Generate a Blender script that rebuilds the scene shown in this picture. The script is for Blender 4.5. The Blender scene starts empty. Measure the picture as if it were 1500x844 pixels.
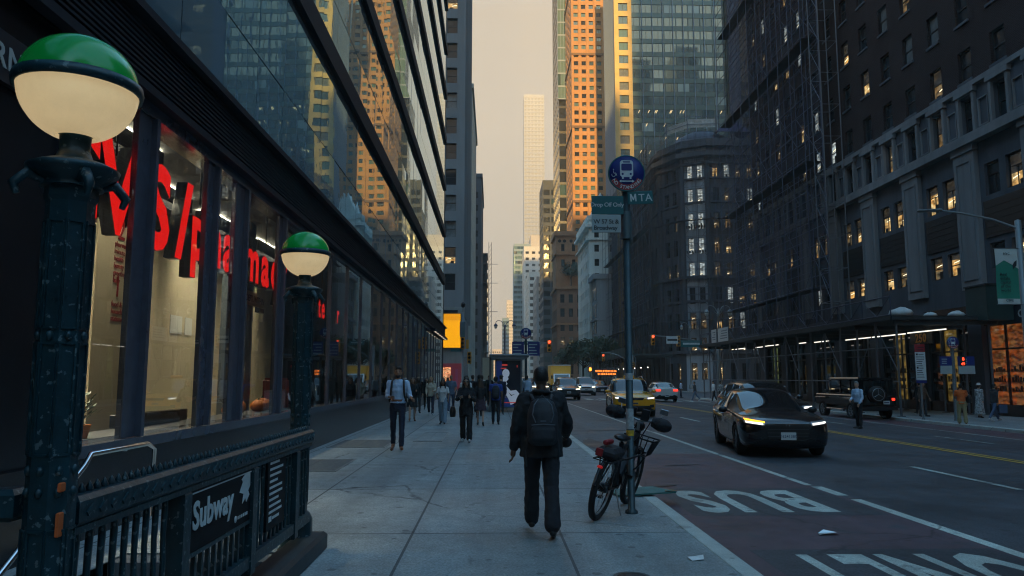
import bpy, bmesh, math, random
import numpy as np
from mathutils import Vector, Matrix
from mathutils.bvhtree import BVHTree
random.seed(7)
R = math.radians
PI = math.pi
sc = bpy.context.scene
C = sc.collection

# ---------------------------------------------------------------- camera
CAM_Z = 1.65
PITCH, YAW = 6.767, 1.443
cam_d = bpy.data.cameras.new('camera')
cam = bpy.data.objects.new('camera', cam_d)
C.objects.link(cam)
cam_d.sensor_width = 36.0
cam_d.lens = 36.0 * 1104 / 1500
cam_d.clip_start = 0.05
cam_d.clip_end = 6000
cam.location = (0, 0, CAM_Z)
cam.rotation_euler = (R(90 + PITCH), 0, R(-YAW))
sc.camera = cam

# ---------------------------------------------------------------- sky, sun, exposure
SUN_EL, SUN_AZ = 9.0, 6.0        # low evening sun behind the camera, a little to the left
world = bpy.data.worlds.new('World')
sc.world = world
world.use_nodes = True
wn, wl = world.node_tree.nodes, world.node_tree.links
wn.clear()
out = wn.new('ShaderNodeOutputWorld')
bg = wn.new('ShaderNodeBackground')
sky = wn.new('ShaderNodeTexSky')
sky.sky_type = 'NISHITA'
sky.sun_disc = False
sky.sun_elevation = R(SUN_EL)
sky.sun_rotation = R(180 + SUN_AZ)
sky.air_density = 1.4
sky.dust_density = 1.0
sky.ozone_density = 2.2
tc = wn.new('ShaderNodeTexCoord')
sep = wn.new('ShaderNodeSeparateXYZ')
mr = wn.new('ShaderNodeMapRange')
mr.interpolation_type = 'SMOOTHSTEP'
mr.inputs['From Min'].default_value = 0.45
mr.inputs['From Max'].default_value = 0.64
tint = wn.new('ShaderNodeMix'); tint.data_type = 'RGBA'; tint.blend_type = 'MULTIPLY'
tint.inputs['Factor'].default_value = 1.0
tint.inputs['B'].default_value = (1.10, 1.98, 2.30, 1)
mx = wn.new('ShaderNodeMix'); mx.data_type = 'RGBA'
mx.inputs['A'].default_value = (1.31, 1.12, .88, 1)     # pale evening haze low in the sky
wl.new(tc.outputs['Generated'], sep.inputs[0])
wl.new(sep.outputs['Z'], mr.inputs['Value'])
wl.new(mr.outputs['Result'], mx.inputs['Factor'])
wl.new(sky.outputs['Color'], tint.inputs['A'])
wl.new(tint.outputs['Result'], mx.inputs['B'])
wl.new(mx.outputs['Result'], bg.inputs['Color'])
bg.inputs['Strength'].default_value = 0.15
wl.new(bg.outputs['Background'], out.inputs['Surface'])

sun_d = bpy.data.lights.new('sun', 'SUN')
sun_d.energy = 2.8
sun_d.angle = R(0.5)
sun_d.color = (1.0, 0.62, 0.20)
sun = bpy.data.objects.new('sun', sun_d)
C.objects.link(sun)
_to = Vector((-math.sin(R(SUN_AZ)), -math.cos(R(SUN_AZ)), math.tan(R(SUN_EL))))
sun.rotation_euler = _to.to_track_quat('Z', 'Y').to_euler()

vs = sc.view_settings
sc.display_settings.display_device = 'sRGB'
vs.view_transform = 'Standard'
vs.look = 'None'
vs.exposure = 1.7
vs.gamma = 1.0
vs.use_curve_mapping = False
cy = sc.cycles
LS = 0.31                        # brightness of the lamps, set for this exposure
cy.use_denoising = True
cy.filter_width = 1.15
cy.max_bounces = 7
cy.diffuse_bounces = 3
cy.glossy_bounces = 4
cy.transmission_bounces = 4
cy.transparent_max_bounces = 14
cy.volume_bounces = 1
cy.sample_clamp_indirect = 4.0
cy.caustics_reflective = False
cy.caustics_refractive = False
# ---------------------------------------------------------------- materials
MATS = {}
def M(name, col=(.5, .5, .5), rough=.6, metal=0.0, noise=None, bump=None, emit=None, spec=None, ior=None, stint=None, brick=None, alpha=None, streak=None):
    """procedural material; noise=(scale, amount, dark colour factor), bump=(scale, strength), emit=(colour, strength)"""
    if name in MATS: return MATS[name]
    m = bpy.data.materials.new(name); m.use_nodes = True
    n, l = m.node_tree.nodes, m.node_tree.links
    b = n['Principled BSDF']
    c4 = (*col, 1)
    b.inputs['Base Color'].default_value = c4
    b.inputs['Roughness'].default_value = rough
    b.inputs['Metallic'].default_value = metal
    if spec is not None: b.inputs['Specular IOR Level'].default_value = spec
    if stint is not None: b.inputs['Specular Tint'].default_value = (*stint, 1)
    if ior is not None: b.inputs['IOR'].default_value = ior
    t = n.new('ShaderNodeTexCoord')
    src = None
    if brick:
        bt = n.new('ShaderNodeTexBrick')
        bt.inputs['Color1'].default_value = c4
        bt.inputs['Color2'].default_value = (*[x * .72 for x in col], 1)
        bt.inputs['Mortar'].default_value = (*brick[2], 1)
        bt.inputs['Scale'].default_value = 1.0
        bt.inputs['Brick Width'].default_value = brick[0]
        bt.inputs['Row Height'].default_value = brick[1]
        bt.inputs['Mortar Size'].default_value = brick[3] if len(brick) > 3 else .01
        # brick rows run along the wall whichever way it faces: u = x + y, v = z
        s = n.new('ShaderNodeSeparateXYZ'); a = n.new('ShaderNodeMath'); cb = n.new('ShaderNodeCombineXYZ')
        l.new(t.outputs['Object'], s.inputs[0]); l.new(s.outputs['X'], a.inputs[0]); l.new(s.outputs['Y'], a.inputs[1])
        l.new(a.outputs[0], cb.inputs['X']); l.new(s.outputs['Z'], cb.inputs['Y'])
        l.new(cb.outputs[0], bt.inputs['Vector'])
        src = bt.outputs['Color']
    if noise or streak:
        ns = noise or streak
        nt = n.new('ShaderNodeTexNoise'); nt.inputs['Scale'].default_value = ns[0]; nt.inputs['Detail'].default_value = 6; nt.inputs['Roughness'].default_value = .65
        if streak:
            mp = n.new('ShaderNodeMapping'); mp.inputs['Scale'].default_value = (1, 1, .12)
            l.new(t.outputs['Object'], mp.inputs[0]); l.new(mp.outputs[0], nt.inputs['Vector'])
        else:
            l.new(t.outputs['Object'], nt.inputs['Vector'])
        r = n.new('ShaderNodeMapRange'); r.inputs['From Min'].default_value = .3; r.inputs['From Max'].default_value = .7
        r.inputs['To Min'].default_value = 1 - ns[1]; r.inputs['To Max'].default_value = 1 + ns[1]
        l.new(nt.outputs['Fac'], r.inputs['Value'])
        mm = n.new('ShaderNodeMix'); mm.data_type = 'RGBA'; mm.blend_type = 'MULTIPLY'; mm.inputs['Factor'].default_value = 1
        if src is not None: l.new(src, mm.inputs['A'])
        else: mm.inputs['A'].default_value = c4
        l.new(r.outputs[0], mm.inputs['B'])
        src = mm.outputs['Result']
    if src is not None: l.new(src, b.inputs['Base Color'])
    if bump:
        bn = n.new('ShaderNodeTexNoise'); bn.inputs['Scale'].default_value = bump[0]; bn.inputs['Detail'].default_value = 4
        l.new(t.outputs['Object'], bn.inputs['Vector'])
        bp = n.new('ShaderNodeBump'); bp.inputs['Strength'].default_value = bump[1]
        bp.inputs['Distance'].default_value = bump[2] if len(bump) > 2 else .02
        l.new(bn.outputs['Fac'], bp.inputs['Height']); l.new(bp.outputs[0], b.inputs['Normal'])
    if emit:
        b.inputs['Emission Color'].default_value = (*emit[0], 1)
        b.inputs['Emission Strength'].default_value = emit[1] * LS
        if len(emit) < 3: m.cycles.emission_sampling = 'NONE'
        if len(emit) > 3 and src is not None: l.new(src, b.inputs['Emission Color'])
    if alpha is not None:
        b.inputs['Alpha'].default_value = alpha
    MATS[name] = m
    return m

def clear_glass(name, tint=(.8, .86, .88), ior=1.6, wob=None, rough=.0):
    """thin pane: see-through, reflecting more at a grazing angle"""
    if name in MATS: return MATS[name]
    m = bpy.data.materials.new(name); m.use_nodes = True
    n, l = m.node_tree.nodes, m.node_tree.links; n.clear()
    o = n.new('ShaderNodeOutputMaterial'); mix = n.new('ShaderNodeMixShader')
    tr = n.new('ShaderNodeBsdfTransparent'); tr.inputs[0].default_value = (*tint, 1)
    gl = n.new('ShaderNodeBsdfGlossy'); gl.inputs['Roughness'].default_value = rough; gl.inputs['Color'].default_value = (.92, .97, 1, 1)
    fr = n.new('ShaderNodeFresnel'); fr.inputs['IOR'].default_value = ior
    l.new(fr.outputs[0], mix.inputs[0]); l.new(tr.outputs[0], mix.inputs[1]); l.new(gl.outputs[0], mix.inputs[2]); l.new(mix.outputs[0], o.inputs[0])
    if wob:
        t = n.new('ShaderNodeTexCoord'); bn = n.new('ShaderNodeTexNoise'); bn.inputs['Scale'].default_value = wob[0]
        l.new(t.outputs['Object'], bn.inputs['Vector'])
        bp = n.new('ShaderNodeBump'); bp.inputs['Strength'].default_value = wob[1]; bp.inputs['Distance'].default_value = .02
        l.new(bn.outputs['Fac'], bp.inputs['Height']); l.new(bp.outputs[0], gl.inputs['Normal']); l.new(bp.outputs[0], fr.inputs['Normal'])
    MATS[name] = m
    return m

def lit_pane(name, c1, c2, strength, scale=2.0):
    """a lit window: warm rooms seen through glass, uneven with blinds and fittings"""
    if name in MATS: return MATS[name]
    m = M(name, (.03, .035, .04), .08, ior=1.5)
    n, l = m.node_tree.nodes, m.node_tree.links; b = n['Principled BSDF']
    t = n.new('ShaderNodeTexCoord'); oi = n.new('ShaderNodeObjectInfo'); mp = n.new('ShaderNodeMapping')
    l.new(t.outputs['Object'], mp.inputs['Vector']); l.new(oi.outputs['Location'], mp.inputs['Location'])
    mp.inputs['Scale'].default_value = (1, 1, 2.2)
    v = n.new('ShaderNodeTexVoronoi'); v.inputs['Scale'].default_value = scale; v.distance = 'CHEBYCHEV'
    nz = n.new('ShaderNodeTexNoise'); nz.inputs['Scale'].default_value = scale * 1.4
    l.new(mp.outputs[0], v.inputs['Vector']); l.new(mp.outputs[0], nz.inputs['Vector'])
    sp = n.new('ShaderNodeSeparateColor'); l.new(v.outputs['Color'], sp.inputs[0])
    mxc = n.new('ShaderNodeMix'); mxc.data_type = 'RGBA'
    mxc.inputs['A'].default_value = (*c1, 1); mxc.inputs['B'].default_value = (*c2, 1)
    l.new(sp.outputs[0], mxc.inputs['Factor'])
    r = n.new('ShaderNodeMapRange'); r.inputs['From Min'].default_value = .35; r.inputs['From Max'].default_value = .68
    r.inputs['To Min'].default_value = strength * .15 * LS; r.inputs['To Max'].default_value = strength * LS
    l.new(nz.outputs['Fac'], r.inputs['Value'])
    l.new(mxc.outputs['Result'], b.inputs['Emission Color']); l.new(r.outputs[0], b.inputs['Emission Strength'])
    m.cycles.emission_sampling = 'NONE'
    return m

def emitter(name, col, strength, lamp=False):
    if name in MATS: return MATS[name]
    m = bpy.data.materials.new(name); m.use_nodes = True
    n, l = m.node_tree.nodes, m.node_tree.links; n.clear()
    o = n.new('ShaderNodeOutputMaterial'); e = n.new('ShaderNodeEmission')
    e.inputs[0].default_value = (*col, 1); e.inputs[1].default_value = strength * LS
    l.new(e.outputs[0], o.inputs[0])
    if not lamp: m.cycles.emission_sampling = 'NONE'
    MATS[name] = m
    return m

# ---------------------------------------------------------------- mesh building
class MB:
    def __init__(s): s.v, s.f, s.m, s.sm, s.cm, s.csm = [], [], [], [], 0, False
    def mat(s, i, smooth=False): s.cm, s.csm = i, smooth; return s
    def add(s, vs_, fs_, m=None, smooth=None):
        o = len(s.v); s.v += [tuple(v) for v in vs_]
        for f in fs_:
            s.f.append([o + i for i in f]); s.m.append(s.cm if m is None else m); s.sm.append(s.csm if smooth is None else smooth)
        return s
    def box(s, x0, x1, y0, y1, z0, z1, m=None, bev=0):
        if bev:
            b = bev
            P = []
            for z, d in ((z0, b), (z0 + b, 0), (z1 - b, 0), (z1, b)):
                P += [(x0 + d, y0 + d, z), (x1 - d, y0 + d, z), (x1 - d, y1 - d, z), (x0 + d, y1 - d, z)]
            F = [(3, 2, 1, 0), (12, 13, 14, 15)]
            for k in range(3):
                for i in range(4): F.append((4 * k + i, 4 * k + (i + 1) % 4, 4 * k + 4 + (i + 1) % 4, 4 * k + 4 + i))
            return s.add(P, F, m)
        return s.add([(x0, y0, z0), (x1, y0, z0), (x1, y1, z0), (x0, y1, z0), (x0, y0, z1), (x1, y0, z1), (x1, y1, z1), (x0, y1, z1)],
                     [(3, 2, 1, 0), (4, 5, 6, 7), (0, 1, 5, 4), (1, 2, 6, 5), (2, 3, 7, 6), (3, 0, 4, 7)], m)
    def cbox(s, c, d, m=None, rot=None, bev=0):
        """centred box with optional rotation matrix"""
        t = MB(); t.box(-d[0] / 2, d[0] / 2, -d[1] / 2, d[1] / 2, -d[2] / 2, d[2] / 2, bev=bev)
        c = Vector(c)
        vv = [(c + (rot @ Vector(v) if rot is not None else Vector(v))) for v in t.v]
        return s.add(vv, t.f, m)
    def quad(s, a, b, c, d, m=None): return s.add([a, b, c, d], [(0, 1, 2, 3)], m)
    def tube(s, path, r, n=8, m=None, smooth=True, caps=True, closed=False):
        P = [Vector(p) for p in path]; k = len(P)
        rr = r if isinstance(r, (list, tuple)) else [r] * k
        vs_, fs_ = [], []
        prev = None
        for i, p in enumerate(P):
            if closed: t = P[(i + 1) % k] - P[i - 1]
            else: t = P[min(i + 1, k - 1)] - P[max(i - 1, 0)]
            if t.length < 1e-9: t = Vector((0, 0, 1))
            t.normalize()
            if prev is None:
                a = Vector((0, 0, 1)) if abs(t.z) < .9 else Vector((1, 0, 0))
                u = t.cross(a).normalized()
            else:
                u = (prev - t * prev.dot(t))
                u = u.normalized() if u.length > 1e-6 else t.orthogonal().normalized()
            prev = u; w = t.cross(u)
            for j in range(n):
                an = 2 * PI * j / n
                vs_.append(p + (u * math.cos(an) + w * math.sin(an)) * rr[i])
        segs = k if closed else k - 1
        for i in range(segs):
            i2 = (i + 1) % k
            for j in range(n):
                j2 = (j + 1) % n
                fs_.append((i * n + j, i * n + j2, i2 * n + j2, i2 * n + j))
        s.add(vs_, fs_, m, smooth)
        if caps and not closed:
            s.add(vs_[:n], [tuple(range(n - 1, -1, -1))], m, False)
            s.add(vs_[-n:], [tuple(range(n))], m, False)
        return s
    def lathe(s, prof, n=24, m=None, c=(0, 0, 0), smooth=True, axis='z', caps=True):
        vs_, fs_ = [], []
        for r_, z in prof:
            for j in range(n):
                a = 2 * PI * (j + .5) / n
                x, y = r_ * math.cos(a), r_ * math.sin(a)
                if axis == 'z': p = (x, y, z)
                elif axis == 'x': p = (z, x, y)
                else: p = (x, z, -y)
                vs_.append((p[0] + c[0], p[1] + c[1], p[2] + c[2]))
        for i in range(len(prof) - 1):
            for j in range(n):
                fs_.append((i * n + j, i * n + (j + 1) % n, (i + 1) * n + (j + 1) % n, (i + 1) * n + j))
        s.add(vs_, fs_, m, smooth)
        if not caps or prof[0] == prof[-1]: return s
        if prof[0][0] > 1e-5: s.add(vs_[:n], [tuple(range(n - 1, -1, -1))], m, False)
        if prof[-1][0] > 1e-5: s.add(vs_[-n:], [tuple(range(n))], m, False)
        return s
    def ball(s, c, r, m=None, nu=12, nv=8):
        rx, ry, rz = r if isinstance(r, (tuple, list)) else (r, r, r)
        vs_, fs_ = [], []
        for i in range(nv + 1):
            th = PI * i / nv
            for j in range(nu):
                a = 2 * PI * j / nu
                vs_.append((c[0] + rx * math.sin(th) * math.cos(a), c[1] + ry * math.sin(th) * math.sin(a), c[2] - rz * math.cos(th)))
        for i in range(nv):
            for j in range(nu):
                fs_.append((i * nu + j, i * nu + (j + 1) % nu, (i + 1) * nu + (j + 1) % nu, (i + 1) * nu + j))
        return s.add(vs_, fs_, m, True)
    def prism(s, pts, z0, z1, m=None, plane='xy', side_m=None):
        """extruded outline; plane xy -> along z, xz -> along y, yz -> along x"""
        def P(a, b, h): return {'xy': (a, b, h), 'xz': (a, h, b), 'yz': (h, a, b)}[plane]
        k = len(pts)
        vs_ = [P(a, b, z0) for a, b in pts] + [P(a, b, z1) for a, b in pts]
        s.add(vs_, [tuple(range(k - 1, -1, -1)), tuple(range(k, 2 * k))], m)
        s.add(vs_, [(i, (i + 1) % k, k + (i + 1) % k, k + i) for i in range(k)], side_m if side_m is not None else m)
        return s
    def xf(s, mat, start=0):
        s.v[start:] = [tuple(mat @ Vector(v)) for v in s.v[start:]]
        return s
    def mesh(s, name, mats):
        me = bpy.data.meshes.new(name)
        me.from_pydata(s.v, [], s.f)
        for m in (mats if isinstance(mats, (list, tuple)) else [mats]): me.materials.append(m)
        me.polygons.foreach_set('material_index', s.m)
        me.polygons.foreach_set('use_smooth', s.sm)
        me.update()
        return me
    def fixed(s, name, mats):
        me = s.mesh(name, mats)
        bm = bmesh.new(); bm.from_mesh(me)
        bmesh.ops.remove_doubles(bm, verts=bm.verts, dist=1e-5)
        bmesh.ops.recalc_face_normals(bm, faces=bm.faces)
        bm.to_mesh(me); bm.free()
        return me
    def build(s, name, mats, parent=None, loc=(0, 0, 0), rz=0, fix=False):
        return link(name, s.fixed(name, mats) if fix else s.mesh(name, mats), parent, loc, rz)

def link(name, data, parent=None, loc=(0, 0, 0), rz=0):
    o = bpy.data.objects.new(name, data); C.objects.link(o)
    o.location = loc; o.rotation_euler = (0, 0, rz)
    if parent is not None: o.parent = parent
    return o
def tag(o, label=None, cat=None, group=None, kind=None):
    if label: o['label'] = label
    if cat: o['category'] = cat
    if group: o['group'] = group
    if kind: o['kind'] = kind
    return o
def thing(name, label, cat, loc=(0, 0, 0), rz=0, group=None):
    return tag(link(name, None, None, loc, rz), label, cat, group)
def copy_tree(o, parent=None):
    c = o.copy(); C.objects.link(c)
    if parent is not None: c.parent = parent
    for ch in list(o.children): copy_tree(ch, c)
    return c
def text_mesh(s, size, extr=.004, mats=None, bold=0.0, align='CENTER', space=1.0, line=1.0):
    cu = bpy.data.curves.new('writing', 'FONT'); cu.body = s; cu.size = size; cu.extrude = extr; cu.offset = bold * size
    cu.align_x = align; cu.align_y = 'BOTTOM_BASELINE'; cu.resolution_u = 3; cu.space_character = space; cu.space_line = line
    o = bpy.data.objects.new('writing', cu); C.objects.link(o)
    dg = bpy.context.evaluated_depsgraph_get()
    me = bpy.data.meshes.new_from_object(o.evaluated_get(dg))
    bpy.data.objects.remove(o)
    me.materials.clear()
    for m in (mats if isinstance(mats, (list, tuple)) else [mats]): me.materials.append(m)
    return me
def put_text(name, s, size, parent, loc, facing, mats, extr=.003, bold=0.0, align='CENTER', space=1.0, label=None, line=1.0):
    """standing text; facing = rz of the plane whose front looks to -Y at 0"""
    me = text_mesh(s, size, extr, mats, bold, align, space, line)
    o = link(name, me, parent, loc)
    o.rotation_euler = (PI / 2, 0, facing)
    if label: o['label'] = label
    return o
def mesh_from(o, mods):
    """evaluate modifiers of a temporary object into a plain mesh"""
    for kind, kw in mods:
        md = o.modifiers.new(kind, kind)
        for k, v in kw.items(): setattr(md, k, v)
    dg = bpy.context.evaluated_depsgraph_get(); dg.update()
    me = bpy.data.meshes.new_from_object(o.evaluated_get(dg))
    bpy.data.objects.remove(o)
    return me

# camera helpers: only used to rank which windows show largest
_cd = Vector((math.sin(R(YAW)) * math.cos(R(PITCH)), math.cos(R(YAW)) * math.cos(R(PITCH)), math.sin(R(PITCH))))
_cr = Vector((math.cos(R(YAW)), -math.sin(R(YAW)), 0)); _cu = _cr.cross(_cd)
def in_view(p, pad=1.0):
    v = Vector(p) - Vector((0, 0, CAM_Z)); d = v.dot(_cd)
    if d < .5: return False
    return abs(v.dot(_cr) / d) < .68 * pad and abs(v.dot(_cu) / d) < .385 * pad

# ---------------------------------------------------------------- walls with real openings
def wall(mb, O, U, us, vs_, holes, depth, mw=0, mrv=0):
    """us, vs_: sorted cut lines; holes: set of (i, j) cells that are openings"""
    O, U = Vector(O), Vector(U); V = Vector((0, 0, 1)); N = U.cross(V)
    def P(u, v, d=0): return O + U * u + V * v - N * d
    # merge runs along v for fewer faces
    for i in range(len(us) - 1):
        j = 0
        while j < len(vs_) - 1:
            if (i, j) in holes:
                u0, u1, v0, v1 = us[i], us[i + 1], vs_[j], vs_[j + 1]
                a, b, c, d = P(u0, v0), P(u1, v0), P(u1, v1), P(u0, v1)
                a2, b2, c2, d2 = P(u0, v0, depth), P(u1, v0, depth), P(u1, v1, depth), P(u0, v1, depth)
                for q in ((a, b, b2, a2), (b, c, c2, b2), (c, d, d2, c2), (d, a, a2, d2)): mb.quad(*q, m=mrv)
                j += 1
            else:
                k = j
                while k < len(vs_) - 1 and (i, k) not in holes: k += 1
                mb.quad(P(us[i], vs_[j]), P(us[i + 1], vs_[j]), P(us[i + 1], vs_[k]), P(us[i], vs_[k]), m=mw)
                j = k
    return mb

WIN = {}
def window_mesh(w, h, style, pane, frame):
    """one window in its opening: frame, sash bars and panes; x 0..w, z 0..h, looks to -Y"""
    lit = pane.name.startswith(('warm', 'dim', 'cool')); var = random.randrange(4) if lit else 0
    key = (round(w, 3), round(h, 3), style, pane.name, frame.name, var)
    if key in WIN: return WIN[key]
    b = MB(); t = .05 if w > .6 else .035
    if lit:
        k = (.42, .58, .75, .5)[var] * h
        b.mat(1).quad((0, .05, 0), (w, .05, 0), (w, .05, k), (0, .05, k)); b.mat(2).quad((0, .05, k), (w, .05, k), (w, .05, h), (0, .05, h))
        b.mat(3); x = w * (.12, .3, .2, .45)[var]; z = k * (.62, .75, .8, .5)[var]
        b.quad((x, .046, z), (x + w * .45, .046, z + h * .05), (x + w * .45, .046, z + h * .085), (x, .046, z + h * .03))
        b.mat(4).box(w * (.55, .1, .4, .2)[var], w * (.85, .4, .7, .5)[var], .044, .049, 0, k * (.45, .35, .5, .3)[var])
    else: b.mat(1).quad((0, .05, 0), (w, .05, 0), (w, .05, h), (0, .05, h))
    b.mat(0)
    if style != 'bare':
        b.box(0, w, 0, .06, 0, t * 1.4); b.box(0, w, 0, .06, h - t, h); b.box(0, t, 0, .06, t * 1.4, h - t); b.box(w - t, w, 0, .06, t * 1.4, h - t)
    if style in ('sash', 'sash4'): b.box(t, w - t, .005, .06, h * .5 - t * .5, h * .5 + t * .5)
    if style == 'sash4': b.box(w / 2 - t / 3, w / 2 + t / 3, .012, .06, t * 1.4, h - t)
    if style == 'pair': b.box(w / 2 - t / 2, w / 2 + t / 2, .005, .06, t * 1.4, h - t)
    if style == 'third': b.box(t, w - t, .005, .06, h * .62, h * .62 + t * .8); b.box(w / 2 - t / 3, w / 2 + t / 3, .012, .06, t * 1.4, h * .62)
    WIN[key] = b.mesh('window', [frame, pane] + ([lit_pane('blind ' + pane.name, (.6, .42, .2), (.35, .36, .36), .10, 2.5) if 'cool' not in pane.name else pane, emitter('room lamp', (1, .85, .55), 2.0), M('room furniture', (.02, .015, .012), .8)] if lit else []))
    return WIN[key]

def add_windows(root, wins, cap=100, name='window', label=None):
    """wins: (world origin, U, w, h, style, pane, frame); the cap that show largest become parts, the rest one part of kind stuff"""
    rl = root.location
    def rank(t):
        o, U, w, h = Vector(t[0]), Vector(t[1]), t[2], t[3]
        c = o + U * w / 2 + Vector((0, 0, h / 2)); v = c - Vector((0, 0, CAM_Z))
        N = U.cross(Vector((0, 0, 1)))
        return w * h * abs(N.dot(v.normalized())) / v.length_squared if in_view(c, 1.02) else -1 / v.length
    wins = sorted(wins, key=lambda t: -rank(t))
    for t in wins[:cap]:
        o = link(name, window_mesh(*t[2:7]), root, Vector(t[0]) - rl, math.atan2(t[1][1], t[1][0]))
    if len(wins) > cap:
        b = MB(); mats = []
        for t in wins[cap:]:
            me = window_mesh(*t[2:7]); mt = Matrix.Translation(Vector(t[0]) - rl) @ Matrix.Rotation(math.atan2(t[1][1], t[1][0]), 4, 'Z')
            idx = []
            for m in me.materials:
                if m not in mats: mats.append(m)
                idx.append(mats.index(m))
            o = len(b.v); b.v += [tuple(mt @ v.co) for v in me.vertices]
            for p in me.polygons:
                b.f.append([o + i for i in p.vertices]); b.m.append(idx[p.material_index]); b.sm.append(False)
        tag(b.build(name, mats, root), kind='stuff')

def pick(ws):
    x = random.random() * sum(w for _, w in ws)
    for p, w in ws:
        x -= w
        if x <= 0: return p
    return ws[-1][0]

def grid_face(mb, O, U, L, Hh, nu, nv, ww, wh, u0, pu, v0, pv, depth, style, panes, frame, mw=0, mrv=0, skip=None):
    """a regular wall of windows; returns the windows for add_windows"""
    O, U = Vector(O), Vector(U); N = U.cross(Vector((0, 0, 1)))
    us = [0]; vv = [0]
    for i in range(nu): us += [u0 + i * pu, u0 + i * pu + ww]
    for j in range(nv): vv += [v0 + j * pv, v0 + j * pv + wh]
    us.append(L); vv.append(Hh)
    holes = set(); wins = []
    for i in range(nu):
        for j in range(nv):
            if skip and skip(i, j): continue
            holes.add((2 * i + 1, 2 * j + 1))
            p = panes(i, j) if callable(panes) else pick(panes)
            st = style(i, j) if callable(style) else style
            wins.append((O + U * (u0 + i * pu) + Vector((0, 0, v0 + j * pv)) - N * depth, U, ww, wh, st, p, frame))
    wall(mb, O, U, us, vv, holes, depth + .052, mw, mrv)
    return wins
# ---------------------------------------------------------------- ground, road, pavements
ZR, ZS = -0.06, 0.06
KX, KR = 2.2, 18.9              # near and far kerb faces
FX, BX = -4.05, 22.0
XC = 10.7                       # crown of the road: it falls away to the far kerb
def zr(x): return ZR if x < XC else ZR - .0354 * (x - XC)
ZF = zr(18.9) + .13             # top of the far pavement            # left and right building lines
AV0, AV1 = 64.0, 90.0           # the avenue that crosses

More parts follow.
